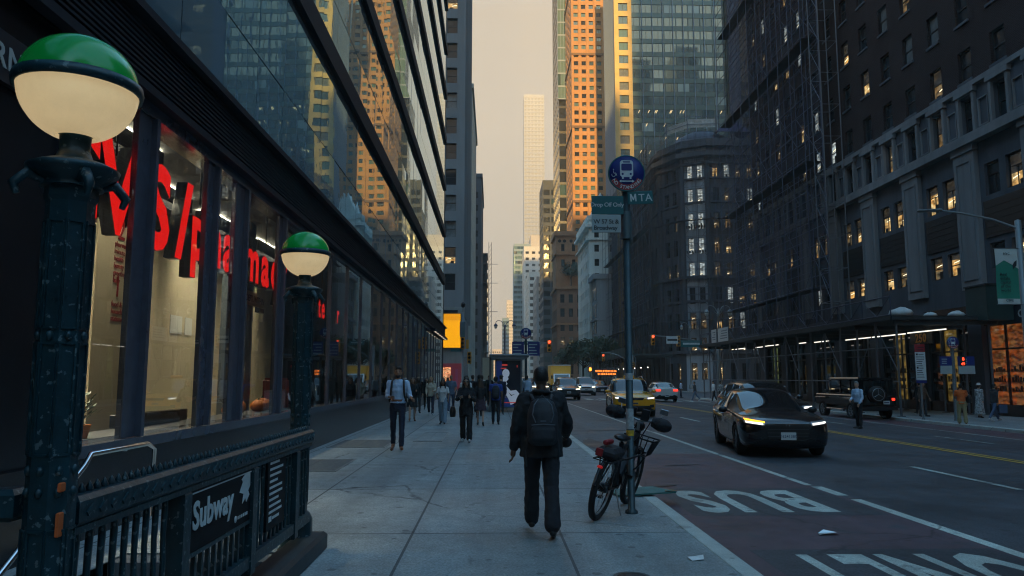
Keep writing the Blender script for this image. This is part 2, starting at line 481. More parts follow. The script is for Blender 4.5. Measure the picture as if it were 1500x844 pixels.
def rough_ground(name, col, spots=(.35, .5), joints=None, rough=.8, wear=None, fine=90, patch=.55):
    m = bpy.data.materials.new(name); m.use_nodes = True
    n, l = m.node_tree.nodes, m.node_tree.links; b = n['Principled BSDF']
    t = n.new('ShaderNodeTexCoord')
    def noise(scale, detail=5, rough_=.6, lac=2.0):
        x = n.new('ShaderNodeTexNoise'); x.inputs['Scale'].default_value = scale; x.inputs['Detail'].default_value = detail; x.inputs['Roughness'].default_value = rough_
        l.new(t.outputs['Object'], x.inputs['Vector']); return x
    def rng(src, a, b_, c, d):
        r = n.new('ShaderNodeMapRange'); r.inputs['From Min'].default_value = a; r.inputs['From Max'].default_value = b_; r.inputs['To Min'].default_value = c; r.inputs['To Max'].default_value = d
        l.new(src, r.inputs['Value']); return r.outputs[0]
    def mul(a, b_):
        x = n.new('ShaderNodeMix'); x.data_type = 'RGBA'; x.blend_type = 'MULTIPLY'; x.inputs['Factor'].default_value = 1
        l.new(a, x.inputs['A']); l.new(b_, x.inputs['B']); return x.outputs['Result']
    base = n.new('ShaderNodeRGB'); base.outputs[0].default_value = (*col, 1)
    big, mid, sm = noise(patch), noise(3.5), noise(fine, 3)
    cur = mul(base.outputs[0], rng(big.outputs['Fac'], .3, .7, 1 - spots[0], 1 + spots[0]))
    cur = mul(cur, rng(mid.outputs['Fac'], .3, .7, 1 - spots[0] * .6, 1 + spots[0] * .6))
    cur = mul(cur, rng(sm.outputs['Fac'], .3, .7, 1 - spots[1], 1 + spots[1]))
    v = n.new('ShaderNodeTexVoronoi'); v.inputs['Scale'].default_value = 2.3; l.new(t.outputs['Object'], v.inputs['Vector'])   # gum and oil spots
    cur = mul(cur, rng(v.outputs['Distance'], .05, .09, .72, 1.0))
    tr = n.new('ShaderNodeMapping'); tr.inputs['Scale'].default_value = (1.6, .05, 1); l.new(t.outputs['Object'], tr.inputs[0])
    tn = noise(1.0, 4); l.new(tr.outputs[0], tn.inputs['Vector'])                 # worn tracks along the street
    cur = mul(cur, rng(tn.outputs['Fac'], .3, .7, .78, 1.2))
    def spots_(scale, size, dark):
        vv_ = n.new('ShaderNodeTexVoronoi'); vv_.inputs['Scale'].default_value = scale; l.new(t.outputs['Object'], vv_.inputs['Vector'])
        sc_ = n.new('ShaderNodeSeparateColor'); l.new(vv_.outputs['Color'], sc_.inputs[0])
        md = n.new('ShaderNodeMath'); md.operation = 'MULTIPLY_ADD'; md.inputs[1].default_value = -size * 1.6; md.inputs[2].default_value = 0; l.new(sc_.outputs[0], md.inputs[0])
        ad = n.new('ShaderNodeMath'); ad.operation = 'ADD'; l.new(vv_.outputs['Distance'], ad.inputs[0]); l.new(md.outputs[0], ad.inputs[1])
        return rng(ad.outputs[0], -size * .35, 0, dark, 1.0)
    cur = mul(cur, spots_(4.5, .16, .55)); cur = mul(cur, spots_(1.4, .10, .70)); cur = mul(cur, spots_(7.0, .10, 1.35))
    # hairline cracks, broken up by a mask
    vc = n.new('ShaderNodeTexVoronoi'); vc.feature = 'DISTANCE_TO_EDGE'; vc.inputs['Scale'].default_value = .42
    wv = noise(2.2, 4); wm = n.new('ShaderNodeMix'); wm.data_type = 'VECTOR'; wm.inputs['Factor'].default_value = .22
    l.new(t.outputs['Object'], wm.inputs['A']); l.new(wv.outputs['Color'], wm.inputs['B']); l.new(wm.outputs['Result'], vc.inputs['Vector'])
    ck = rng(vc.outputs['Distance'], .002, .007, .45, 1.0); mk = noise(.35, 2); kk = n.new('ShaderNodeMix'); kk.data_type = 'RGBA'; kk.inputs['A'].default_value = (1, 1, 1, 1)
    l.new(rng(mk.outputs['Fac'], .50, .56, 0, 1), kk.inputs['Factor']); l.new(ck, kk.inputs['B']); cur = mul(cur, kk.outputs['Result'])
    if wear:                                                       # paint worn through to what lies under it
        wn_ = noise(1.1, 8, .7)
        x = n.new('ShaderNodeMix'); x.data_type = 'RGBA'; x.inputs['B'].default_value = (*wear[0], 1)
        l.new(rng(wn_.outputs['Fac'], wear[1], wear[1] + .1, 0, 1), x.inputs['Factor']); l.new(cur, x.inputs['A']); cur = x.outputs['Result']
    h = sm.outputs['Fac']
    if joints:
        bt = n.new('ShaderNodeTexBrick'); bt.offset = 0.0; bt.inputs['Scale'].default_value = 1
        bt.inputs['Brick Width'].default_value = joints[0]; bt.inputs['Row Height'].default_value = joints[1]; bt.inputs['Mortar Size'].default_value = .014
        bt.inputs['Color1'].default_value = (1, 1, 1, 1); bt.inputs['Color2'].default_value = (.78, .81, .82, 1); bt.inputs['Mortar'].default_value = (.24, .25, .27, 1)
        jm = n.new('ShaderNodeMapping'); jm.inputs['Location'].default_value = (.82, 1.3, 0); l.new(t.outputs['Object'], jm.inputs[0]); l.new(jm.outputs[0], bt.inputs['Vector']); cur = mul(cur, bt.outputs['Color'])
    l.new(cur, b.inputs['Base Color'])
    l.new(rng(big.outputs['Fac'], .35, .65, rough - .14, rough + .08), b.inputs['Roughness'])
    bp = n.new('ShaderNodeBump'); bp.inputs['Strength'].default_value = .5; bp.inputs['Distance'].default_value = .006
    l.new(h, bp.inputs['Height']); l.new(bp.outputs[0], b.inputs['Normal'])
    return m

m_asph = rough_ground('asphalt', (.050, .054, .064), (.34, .55), rough=.62, fine=48)
m_asph_old = rough_ground('worn asphalt', (.105, .112, .118), (.38, .45), rough=.66, patch=.9)
m_red = rough_ground('red lane paint', (.088, .052, .064), (.32, .5), rough=.58, wear=((.062, .060, .070), .54))
m_conc = rough_ground('pavement concrete', (.27, .295, .295), (.22, .34), joints=(1.52, 3.1), rough=.72, fine=55)
m_kerb = rough_ground('kerb stone', (.40, .43, .40), (.2, .25), rough=.7)
m_white = rough_ground('road paint white', (.44, .48, .43), (.22, .4), rough=.65, wear=((.08, .08, .085), .56))
m_yel = rough_ground('road paint yellow', (.55, .33, .06), (.15, .25), rough=.6, wear=((.1, .08, .05), .64))
m_earth = M('ground far', (.07, .07, .075), .9, noise=(.2, .2))

def sheet(name, x0, x1, y0, y1, z, mat, kind='structure'):
    z -= ZR; b = MB(); b.quad((x0, y0, zr(x0) + z), (x1, y0, zr(x1) + z), (x1, y1, zr(x1) + z), (x0, y1, zr(x0) + z))
    return tag(b.build(name, mat), kind=kind)

# ground: one sheet to the horizon, with the stairwell left open
SX0, SX1, SY0, SY1 = -3.35, -1.95, 1.2, 7.2
b = MB(); z = ZR - .44
xs, ys = [-900, SX0, SX1, 900], [-900, SY0, SY1, 2500]
for i in range(3):
    for j in range(3):
        if (i, j) != (1, 1): b.quad((xs[i], ys[j], z), (xs[i + 1], ys[j], z), (xs[i + 1], ys[j + 1], z), (xs[i], ys[j + 1], z))
tag(b.build('ground', m_earth), kind='structure')
# road
b = MB(); b.quad((KX, -60, ZR), (XC, -60, ZR), (XC, 700, ZR), (KX, 700, ZR)); b.quad((XC, -60, ZR), (KR, -60, zr(KR)), (KR, 700, zr(KR)), (XC, 700, ZR)); tag(b.build('road', m_asph), kind='structure')
tag(MB().quad((-300, 60, ZR), (KX, 60, ZR), (KX, 93, ZR), (-300, 93, ZR)).quad((KR, 69, zr(KR)), (300, 69, zr(KR)), (300, 104, zr(KR)), (KR, 104, zr(KR))).build('avenue_road', m_asph), kind='structure')
sheet('worn_road_strip', KX, 5.05, 17.2, 62, ZR + .004, m_asph_old)
sheet('red_bus_lane', KX, 5.05, -20, 17.2, ZR + .004, m_red)
sheet('far_bus_lane', 16.2, KR, -20, 66, ZR + .004, m_red)
# pavements with a real kerb step
def slab(b, x0, x1, y0, y1): b.box(x0, x1, y0, y1, ZR - .55, ZS if x0 < 10 else ZF)
b = MB(); kx = KX - .19
slab(b, FX - .5, SX0, -30, 61); slab(b, SX1, kx, -30, 61); slab(b, SX0, SX1, -30, SY0); slab(b, SX0, SX1, SY1, 61)
tag(b.build('near_pavement', m_conc), kind='structure')
b = MB(); slab(b, -40, kx, AV1 + 2, 420); tag(b.build('near_pavement_beyond', m_conc), kind='structure')
b = MB(); slab(b, KR + .19, 25.6, -30, 70.5); tag(b.build('far_pavement', m_conc), kind='structure')
b = MB(); slab(b, KR + .19, BX + 30, 103.2, 420); tag(b.build('far_pavement_beyond', m_conc), kind='structure')
b = MB()
for (x0, x1, y0, y1) in ((kx, KX, -30, 61), (kx, KX, AV1 + 2, 420), (KR, KR + .19, -30, 70.5), (KR, KR + .19, 103.2, 420)):
    b.box(x0, x1, y0, y1, ZR - .55, (ZS if x0 < 10 else ZF) + .004, bev=.015)
tag(b.build('kerb', m_kerb), kind='structure')
# painted lines
def lines(name, rects, mat, z=.008):
    b = MB()
    for x0, x1, y0, y1 in rects: b.quad((x0, y0, zr(x0) + z), (x1, y0, zr(x1) + z), (x1, y1, zr(x1) + z), (x0, y1, zr(x0) + z))
    return tag(b.build(name, mat), kind='structure')
lines('white_lane_line', [(5.03, 5.18, -10, 10.75), (5.0, 5.17, 11.1, 12.0), (4.97, 5.09, 12.15, 24), (4.95, 5.05, 24, 62)], m_white)
lines('white_dashes', [(8.0, 8.12, y, y + 3.0) for y in (11.6 - 9, 11.6, 20.6, 29.6, 38.6, 47.6, 56.6)] + [(13.7, 13.81, y, y + 3) for y in (2.5, 11.5, 20.5, 29.5, 38.5, 47.5, 56.5)] + [(16.05, 16.18, -10, 66)], m_white)
lines('double_yellow_line', [(10.55, 10.67, -20, 62), (10.79, 10.91, -20, 62), (10.55, 10.67, 92, 400), (10.79, 10.91, 92, 400)], m_yel)
lines('white_lane_line_beyond', [(5.0, 5.1, 92, 300)] + [(8.0, 8.1, 92 + 9 * k, 95 + 9 * k) for k in range(22)] + [(13.7, 13.8, 105 + 9 * k, 95 + 9 * k) for k in range(20)], m_white)
lines('crosswalk', [(KX + .5 + 1.15 * k, KX + 1.0 + 1.15 * k, 58.2, 61.4) for k in range(14) if not 6.9 < k < 7.9] + [(KX + .5 + 1.15 * k, KX + 1.0 + 1.15 * k, 93.0, 96.0) for k in range(14)], m_white)
lines('crosswalk_across', [(-3.3, KX, 65.2 + 1.2 * k, 65.7 + 1.2 * k) for k in range(19)] , m_white)
def road_word(s, x0, x1, y0, y1):
    """lettering for the traffic that comes towards the camera"""
    me = text_mesh(s, 1.0, 0, m_white, .03, 'LEFT', 1.12)
    xs_ = [v.co.x for v in me.vertices]; ys_ = [v.co.y for v in me.vertices]
    a0, a1, b0, b1 = min(xs_), max(xs_), min(ys_), max(ys_)
    for v in me.vertices:
        v.co.x = x1 - (v.co.x - a0) / (a1 - a0) * (x1 - x0)
        v.co.y = y1 - (v.co.y - b0) / (b1 - b0) * (y1 - y0)
        v.co.z = ZR + .008
    tag(link('road_word', me), kind='structure')
m_tarp = rough_ground('dark lane patch', (.045, .046, .054), (.3, .5), rough=.6, fine=48)
lines('lane_patch', [(2.5, 4.95, 9.55, 11.85), (2.55, 4.98, 5.3, 7.7)], m_tarp, .006)
road_word('BUS', 2.68, 4.45, 9.75, 11.65)
road_word('ONLY', 2.72, 4.85, 5.55, 7.5)
# dark repair patches and pavement fittings
m_tar = rough_ground('tar patch', (.03, .032, .036), (.3, .4), rough=.55)
b = MB()
for x0, y0, sx, sy, r in ((2.28, 13.6, .5, 4.4, .02), (3.0, 19.2, 1.3, .16, .1), (2.9, 24.6, 1.6, .2, -.05), (3.3, 14.9, .8, .1, .3), (2.5, 12.1, .5, .12, .5), (4.0, 30, .9, .5, 0), (2.4, 17.8, .55, 3.5, .03)):
    P = []
    k = 14
    for i in range(k):
        a = 2 * PI * i / k; q = .8 + .4 * random.random()
        px, py = .5 * sx * math.cos(a) * q, .5 * sy * math.sin(a) * q
        P.append((max(x0 + sx / 2 + px * math.cos(r) - py * math.sin(r), KX + .01), y0 + sy / 2 + px * math.sin(r) + py * math.cos(r), ZR + .012))
    b.add(P, [tuple(range(k))])
tag(b.build('road_patches', m_tar), kind='structure')
m_steel = M('dull steel', (.22, .24, .25), .45, .8, noise=(9, .25))
m_cellar = M('cellar steel', (.11, .125, .13), .6, .3, noise=(14, .3))
for i, (x0, x1, y0, y1, lab) in enumerate(((-3.9, -2.7, 13.2, 15.0, 'steel cellar hatch in the pavement nearest the subway railing'), (-3.75, -2.5, 17.6, 19.6, 'steel cellar hatch in the pavement beside the walking man in the blue shirt'), (-1.95, -1.3, 19.2, 22.2, 'narrow pale edged vault cover in the pavement before the woman in the black suit'))):
    o = thing('pavement_hatch', lab, 'hatch', ((x0 + x1) / 2, (y0 + y1) / 2, ZS))
    w, d = (x1 - x0) / 2, (y1 - y0) / 2
    MB().box(-w, -.006, -d, d, -.01, .006).box(.006, w, -d, d, -.01, .006).build('cover', m_cellar if i < 2 else m_conc, o)
    f = MB()
    for (a, b_, c_, d_) in ((-w - .04, -w, -d, d), (w, w + .04, -d, d), (-w - .04, w + .04, -d - .04, -d), (-w - .04, w + .04, d, d + .04)): f.box(a, b_, c_, d_, -.01, .009)
    f.build('frame', m_steel, o)
for x, y, r, lab in ((1.12, 6.25, .12, 'round dark iron cover in the pavement by the kerb'),):
    o = thing('utility_cover', lab, 'cover', (x, y, ZS))
    MB().lathe([(0, .004), (r, .004), (r, -.01)], 24).build('lid', m_tar, o); MB().lathe([(r + .002, .006), (r + .03, .006), (r + .03, -.01)], 24, caps=False).build('frame', m_cellar, o)
m_paper = M('paper scrap', (.75, .76, .74), .8)
tag(MB().add([(0, 0, .006), (.11, .03, .012), (.13, .12, .03), (.05, .15, .01), (-.02, .09, .02)], [(0, 1, 2, 3, 4)]).build('paper_scrap', m_paper, None, (1.74, 6.75, ZS)), 'small scrap of white paper lying on the pavement by the kerb', 'litter')
tag(MB().add([(0, 0, .008), (.2, .02, .03), (.24, .1, .012), (.1, .13, .04), (.02, .09, .01)], [(0, 1, 2, 3, 4)]).build('flattened_can', M('can metal', (.6, .62, .62), .35, .8), None, (3.55, 8.35, ZR + .006)), 'flattened bit of pale rubbish on the red bus lane', 'litter')
# stairwell under the subway railing
m_tile = M('stair concrete', (.10, .11, .12), .8, noise=(6, .3))
b = MB()
n_ = 16
for k in range(n_):
    y1 = SY1 - .3 - k * .34
    b.box(SX0, SX1, y1 - .345, y1, -3.2, ZS - .02 - (k + 1) * .17)
b.box(SX0 - .12, SX0, SY0, SY1, -3.2, ZS - .01); b.box(SX1, SX1 + .12, SY0, SY1, -3.2, ZS - .01); b.box(SX0, SX1, SY1 - .0, SY1 + .12, -3.2, ZS - .01); b.box(SX0, SX1, SY1 - .31, SY1, -3.2, ZS - .015)
tag(b.build('subway_stairwell', m_tile), kind='structure')
# ---------------------------------------------------------------- glass building with the pharmacy, left
m_gblack = M('black granite', (.012, .013, .017), .25, noise=(8, .3))
m_fin = M('dark bronze metal', (.010, .014, .023), .7, 0, spec=.25)
m_mull = M('grey blue mullion', (.062, .074, .105), .22, 0, ior=1.8, noise=(3, .2))
m_upglass = M('reflective curtain glass', (.24, .35, .42), .012, .5, ior=2.6, stint=(.66, .92, 1.0), bump=(.55, .05, .05))
m_spglass = M('spandrel glass', (.012, .020, .026), .04, ior=2.2, bump=(.7, .05, .05))
m_shopglass = clear_glass('shop glass', (.78, .85, .86), 2.05, wob=(.8, .03))
m_cream = M('cream shop wall', (.66, .57, .40), .7, noise=(1.2, .05))
m_shopceil = M('shop ceiling', (.12, .125, .13), .7)
m_dark = M('dark interior', (.012, .013, .016), .7)
m_red_lit = emitter('lit red acrylic', (1.0, .012, .008), 1.0)
m_black = M('satin black', (.008, .009, .011), .4)
Y0L, Y1L = -14.0, 61.3
gb = thing('glass_building', 'dark glass office block on the left with a pharmacy behind the ground floor panes', 'building', (FX, 20, 0))
def G(b, name, mats, kind=None):
    o = b.xf(Matrix.Translation((-FX, -20, 0))).build(name, mats, gb)
    if kind: tag(o, kind=kind)
    return o
levels = [5.72 + .0] + [9.2 + 3.93 * k for k in range(0, 8)]
TOP = levels[-1] + .6
# core behind the glass
G(MB().box(FX - 26, FX - 1.2, Y0L, Y1L, 5.2, TOP).box(FX - 26, FX - 9, Y0L, Y1L, ZS, 5.2), 'core_wall', m_dark)
b = MB()
for zl in levels[1:]:
    b.box(FX - 1.2, FX + .14, Y0L, Y1L + .1, zl, zl + .56)
    b.box(FX - 1.2, FX + .03, Y0L, Y1L + .03, zl - .08, zl - .005)
G(b, 'floor_band', m_fin)
# upper panes: two heights between bands, mullion every 1.5 m
ws = []
MPIT = 1.56
nmu = int((Y1L - Y0L) / MPIT)
def pane_mesh(w, h, mat):
    key = ('pane', round(w, 3), round(h, 3), mat.name)
    if key not in WIN: WIN[key] = MB().box(.012, w - .012, .0, .03, .012, h - .012).mesh('pane', [mat])
    return WIN[key]
cells = []
for k, zl in enumerate(levels[:-1]):
    z0 = zl + (.565 if k else 0.0); z1 = levels[k + 1] - .085
    for i in range(nmu):
        y = Y0L + i * MPIT
        cells.append((y, z0, MPIT, (z1 - z0) * .42, m_upglass)); cells.append((y, z0 + (z1 - z0) * .42, MPIT, (z1 - z0) * .58, m_upglass))
def seen_size(c):
    p = Vector((FX, c[0] + c[2] / 2, c[1] + c[3] / 2)); v = p - Vector((0, 0, CAM_Z))
    return c[2] * c[3] * abs(v.normalized().x) / v.length_squared if in_view(p, 1.02) else -1 / v.length
cells.sort(key=lambda c: -seen_size(c))
for c in cells[:100]:
    o = link('pane', pane_mesh(c[2], c[3], c[4]), gb, (0, c[0] - 20, c[1])); o.rotation_euler = (random.uniform(-.006, .006), random.uniform(-.003, .003), PI / 2 + random.uniform(-.005, .005))
b = MB()
for y, z, w, h, m in cells[100:]: b.box(FX - .03, FX, y + .012, y + w - .012, z + .012, z + h - .012)
G(b, 'pane', m_upglass, 'stuff')
b = MB()
for i in range(nmu + 1): b.box(FX - .12, FX - .035, Y0L + i * MPIT - .03, Y0L + i * MPIT + .03, 5.7, TOP - .6)
G(b, 'mullion', m_fin, 'stuff')
# end wall facing the avenue and back
b = MB(); b.box(FX - 26, FX + .0, Y1L, Y1L + .4, ZS, TOP); G(b, 'end_wall', m_fin)
# louvred canopy band
b = MB(); b.box(FX - 1.2, FX + .02, Y0L, Y1L, 4.92, 5.70)
G(b, 'fascia', m_gblack)
b = MB()
for k in range(11): b.box(FX + .02, FX + .10, Y0L, 62.5, 4.98 + k * .062, 4.98 + k * .062 + .03)
G(b, 'louvre', m_fin)
b = MB(); b.box(FX + .02, FX + .2, Y0L, 63.2, 5.68, 5.78); b.box(FX + .02, FX + .16, Y0L, 63.2, 4.86, 4.95)
b.box(FX + .02, FX + .32, 49.0, 62.0, 4.68, 4.84)
G(b, 'canopy_edge', m_fin)
m_soffit_l = emitter('soffit lamp', (1, .85, .6), .8)
b = MB()
for k in range(6): b.box(FX + .18, FX + .28, 50 + 2 * k, 50.9 + 2 * k, 4.655, 4.675)
G(b, 'soffit_light', m_soffit_l)
# ground floor: granite plinth, sill, mullion posts, panes
G(MB().box(FX - .35, FX + .03, Y0L, Y1L, ZS - .05, .86), 'plinth', m_gblack)
G(MB().box(FX - .35, FX + .05, 7.2, Y1L, .862, .98), 'sill', m_mull)
G(MB().box(FX - .3, FX + .02, 7.2, Y1L, 4.72, 4.86), 'head_rail', m_mull)
ms = [7.1, 8.85, 10.9, 12.25, 14.5, 16.6, 18.8, 21.0, 23.2, 25.4, 27.6, 29.8, 32, 34.2, 36.4, 38.6, 40.8, 43, 45.2, 47.4, 49.6, 51.8, 54, 56.2, 58.4, 60.6]
for k, y in enumerate(ms):
    b = MB().box(-.09, -.02, -{1: .36, 2: .30, 3: .46, 4: .28}.get(k, .03), 0, .985, 4.715)
    b.box(-.02, .05, -.05, .03, .985, 4.715) if k < 5 else b.box(-.02, .012, -.012, .012, .985, 4.715)
    b.build('window_post', m_mull, gb, (0, y - 20, 0))
for k in range(len(ms) - 1):
    MB().quad((-.03, ms[k] + .03 - ms[k], .985), (-.03, ms[k + 1] - .05 - ms[k], .985), (-.03, ms[k + 1] - .05 - ms[k], 4.715), (-.03, .03, 4.715)).build('shop_pane', m_shopglass, gb, (0, ms[k] - 20, 0))
# dark front beside the entrance, nearest the camera
G(MB().box(FX - .6, FX - .04, Y0L, 7.1, .862, 4.9), 'dark_front', m_gblack)
# shop interior
b = MB(); b.quad((FX - 9, 5, .5), (FX - .36, 5, .5), (FX - .36, 61, .5), (FX - 9, 61, .5)); G(b, 'shop_floor', M('shop floor', (.25, .24, .22), .4))
b = MB(); b.quad((FX - 9, 5, 4.9), (FX - .3, 5, 4.9), (FX - .3, 61, 4.9), (FX - 9, 61, 4.9)); G(b, 'shop_ceiling', m_shopceil)
b = MB(); b.box(-6.5, -6.2, 11.1, 22.0, .5, 4.05); b.box(-8.5, -6.5, 21.8, 22, .5, 4.05); G(b, 'cream_partition', m_cream)
b = MB(); b.box(-9, -8.8, 5, 61, .5, 4.9); b.box(-9, -4.4, 60.6, 60.8, .5, 4.9); b.box(-9, -4.5, 5.0, 5.2, .5, 4.9); G(b, 'back_wall', m_dark)
b = MB()
for y in (15.6, 26, 34, 42, 50): b.box(-5.6, -5.1, y, y + .5, .5, 4.9)
G(b, 'column', M('shop column', (.16, .2, .25), .5))
m_tube = emitter('ceiling lamp', (1.0, .85, .58), 230.0, True)
for (x0, x1, y0, y1) in ((-4.95, -4.83, 9.3, 10.7), (-5.75, -5.55, 11.6, 13.6), (-5.75, -5.55, 14.6, 16.6), (-5.75, -5.55, 17.6, 19.6), (-6.4, -5.9, 7.4, 9.6)):
    w_, l_ = (x1 - x0) / 2, y1 - y0
    lp = MB().box(-w_, w_, 0, l_, -.03, 0).build('ceiling_lamp', m_tube, gb, ((x0 + x1) / 2 - FX, y0 - 20, 4.88))
    MB().box(-w_ - .05, -w_ - .02, -.05, l_ + .05, -.26, 0).box(w_ + .02, w_ + .05, -.05, l_ + .05, -.26, 0).box(-w_ - .02, w_ + .02, -.05, -.02, -.26, 0).box(-w_ - .02, w_ + .02, l_ + .02, l_ + .05, -.26, 0).build('baffle', m_black, lp)
    cb_ = MB(); q_ = .14
    while q_ < l_: cb_.box(-w_ - .02, w_ + .02, q_, q_ + .015, -.26, -.035); q_ += .17
    cb_.build('louvre', m_black, lp)
# escalator slope behind the first pane
es = thing('escalator', 'dark escalator rising behind the first pharmacy pane', 'escalator', (-6.3, 8.2, .5))
MB().add([(-.5, 0, 0), (.5, 0, 0), (.5, 4.6, 2.9), (-.5, 4.6, 2.9), (-.5, 0, .35), (.5, 0, .35), (.5, 4.2, 2.95), (-.5, 4.2, 2.95)], [(3, 2, 1, 0), (4, 5, 6, 7), (0, 1, 5, 4), (1, 2, 6, 5), (2, 3, 7, 6), (3, 0, 4, 7)]).build('truss', m_dark, es)
for s in (-.5, .5): MB().tube([(s, .1, 1.2), (s, 4.3, 3.85)], .04, 8).build('handrail', m_black, es)
# big glowing letters
sg = thing('pharmacy_sign', 'big glowing red letters reading CVS/pharmacy hung behind the shop panes', 'shop sign', (-4.52, 7.4, 3.38))
m_letter = [m_black, m_red_lit]
def letter(ch, y, size, z=0, bold=.035, name='letter', deep=.16, parent=sg, mats=m_letter):
    me = text_mesh(ch, size, deep / 2, mats, bold, 'LEFT')
    for p in me.polygons: p.material_index = 1 if p.normal.z > .9 else 0
    o = link(name, me, parent, (0, y, z)); o.rotation_euler = (PI / 2, 0, PI / 2)
    return o
for ch, y, s in (('C', 7.35, 1.5), ('V', 8.42, 1.52), ('S', 9.58, 1.52), ('/', 10.55, 1.5), ('p', 11.02, 1.22), ('h', 11.70, 1.18), ('a', 12.36, 1.18), ('r', 13.0, 1.15), ('m', 13.42, 1.12), ('a', 14.42, 1.12), ('c', 15.04, 1.12), ('y', 15.64, 1.12)):
    letter(ch, y - 7.4, s, .0 if ch in 'CVS/' else .06)
for y in (8.9, 11.5, 14.9): MB().tube([(0, y - 7.4, .9), (0, y - 7.4, 1.45)], .012, 6).build('hanger', m_black, sg)
s2 = thing('small_red_sign', 'small red letters glowing behind the panes past the second globe lamp', 'shop sign', (-4.5, 19.5, 3.2))
for ch, y, s in (('e', 17.9, .8), ('t', 19.3, .8), ('e', 19.65, .8), ('r', 21.6, .75)):
    letter(ch, y - 19.5, s, .0, .02, deep=.08, parent=s2)
MB().tube([(0, -1.7, 1.3), (0, 2.5, 1.3)], .015, 6).tube([(0, -1.2, .5), (0, -1.2, 1.3)], .01, 6).tube([(0, .3, .5), (0, .3, 1.3)], .01, 6).tube([(0, 2.3, .5), (0, 2.3, 1.3)], .01, 6).build('hanger', m_black, s2)
# directory panel with red writing
m_rtxt = M('dark red print', (.30, .015, .02), .6)
dp = thing('directory_panel', 'cream directory panel with red numbers 2 and 1 listing departments', 'sign', (-5.2, 10.35, .5))
MB().box(-.03, 0, -.45, .62, 0, 3.25).build('panel', m_cream, dp)
def dtext(s, z, size, y=.0): put_text('print', s, size, dp, (.004, y, z), PI / 2, [m_rtxt], .002, .005, 'LEFT', line=1.0)
dtext('2', 3.06, .42, .06); dtext('1', 2.26, .42, .04)
for k, w in enumerate(('pharmacy', 'minute', 'health', 'beauty', 'greeting', 'baby')): dtext(w, 2.95 - k * .1, .105)
for k, w in enumerate(('food &', 'household', 'stationery')): dtext(w, 2.12 - k * .1, .105)
hs = thing('hanging_board', 'small cream board below the red letters, lettered DEPT. WITHIN', 'sign', (-4.55, 14.35, 3.0))
MB().box(-.03, 0, -.55, .8, 0, .26).build('board', m_cream, hs)
put_text('print', 'DEPT. WITHIN', .17, hs, (.003, .12, .07), PI / 2, [m_black], .002, .01)
MB().box(-.12, -.031, .5, .8, -.08, .26).build('bracket', m_black, hs)
# notices on the cream wall
for y, w in ((14.6, .55), (15.3, .35)):
    tag(MB().box(-6.199, -6.19, y, y + w, 2.5, 2.85).build('wall_notice', m_paper), 'white notice sheet pinned to the cream shop wall, the %s one' % ('wider' if w > .5 else 'narrower'), 'notice')
tag(MB().box(-4.9, -4.75, 9.9, 12.0, 1.0, 1.17, bev=.01).build('display_plinth', m_black), 'low black display plinth standing behind the second pane', 'plinth')
# sign over the dark front
rn = thing('wall_sign', 'dark wall sign with pale letters RNS behind the near globe lamp', 'sign', (FX + .0, 6.2, 4.12))
MB().box(-.02, .03, -.9, .9, -.06, .36).build('board', M('sign navy', (.012, .016, .026), .5), rn)
put_text('print', 'RNS', .27, rn, (.034, -.05, .06), PI / 2, [M('sign pale', (.5, .52, .5), .5)], .003, .02, 'CENTER', 1.1)
# potted plants on the window ledge and the seasonal display
m_leaf_in = M('pot plant leaf', (.035, .085, .03), .5)
G(MB().box(-4.95, -4.36, 7.3, 17.2, .5, .985), 'window_ledge', M('ledge', (.10, .10, .11), .5))
def pot_plant(x, y, pot, lab, h):
    t = thing('potted_plant', lab, 'plant', (x, y, .985))
    MB().lathe([(.055, 0), (.085, .13), (.092, .15), (.08, .15), (.075, .11), (0, .11)], 14).build('pot', pot, t)
    b = MB()
    for k in range(46):
        a = random.random() * 6.28; r = .03 + random.random() * .12; z = .2 + random.random() * h
        p = Vector((r * math.cos(a), r * math.sin(a), z)); d = Vector((math.cos(a), math.sin(a), .8)).normalized() * (.05 + .05 * random.random()); s_ = Vector((-math.sin(a), math.cos(a), 0)) * .018
        b.add([p, p + d * .5 + s_, p + d, p + d * .5 - s_], [(0, 1, 2, 3)])
    b.build('foliage', m_leaf_in, t); MB().tube([(0, 0, .1), (.01, 0, .2 + h * .7)], .008, 6).build('stem', M('stem', (.06, .05, .03), .8), t)
pot_plant(-4.55, 8.18, M('clay pot', (.55, .16, .04), .7), 'bushy plant in a clay pot on the pharmacy window ledge', .3)
pot_plant(-4.5, 8.5, M('orange pot', (.75, .25, .05), .6), 'upright plant in an orange pot on the ledge nearest the window post', .28)
tag(MB().box(-4.62, -4.4, 7.75, 8.05, .985, 1.2, bev=.01).build('flower_box', M('box orange', (.7, .3, .04), .6)), 'orange box on the window ledge left of the potted plants', 'box')
m_pump = M('pumpkin orange', (.62, .17, .03), .5); m_dred = M('deep red', (.35, .02, .02), .5)
def pumpkin(x, y, r, lab, z=.985):
    t = thing('pumpkin', lab, 'pumpkin', (x, y, z), 0, 'pumpkins on the window ledge')
    b = MB(); N_, K_ = 24, 8; vs_, fs_ = [], []
    for i in range(K_ + 1):
        th = PI * i / K_
        for j in range(N_):
            a = 2 * PI * j / N_; q = r * (1 + .09 * math.cos(8 * a)) * math.sin(th)
            vs_.append((q * math.cos(a), q * math.sin(a), r * .78 * (1 - math.cos(th))))
    for i in range(K_):
        for j in range(N_): fs_.append((i * N_ + j, i * N_ + (j + 1) % N_, (i + 1) * N_ + (j + 1) % N_, (i + 1) * N_ + j))
    b.add(vs_, fs_, 0, True); b.build('shell', m_pump, t)
    MB().tube([(0, 0, r * 1.5), (.01, .01, r * 1.75)], [.02, .014], 6).build('stalk', m_leaf_in, t)
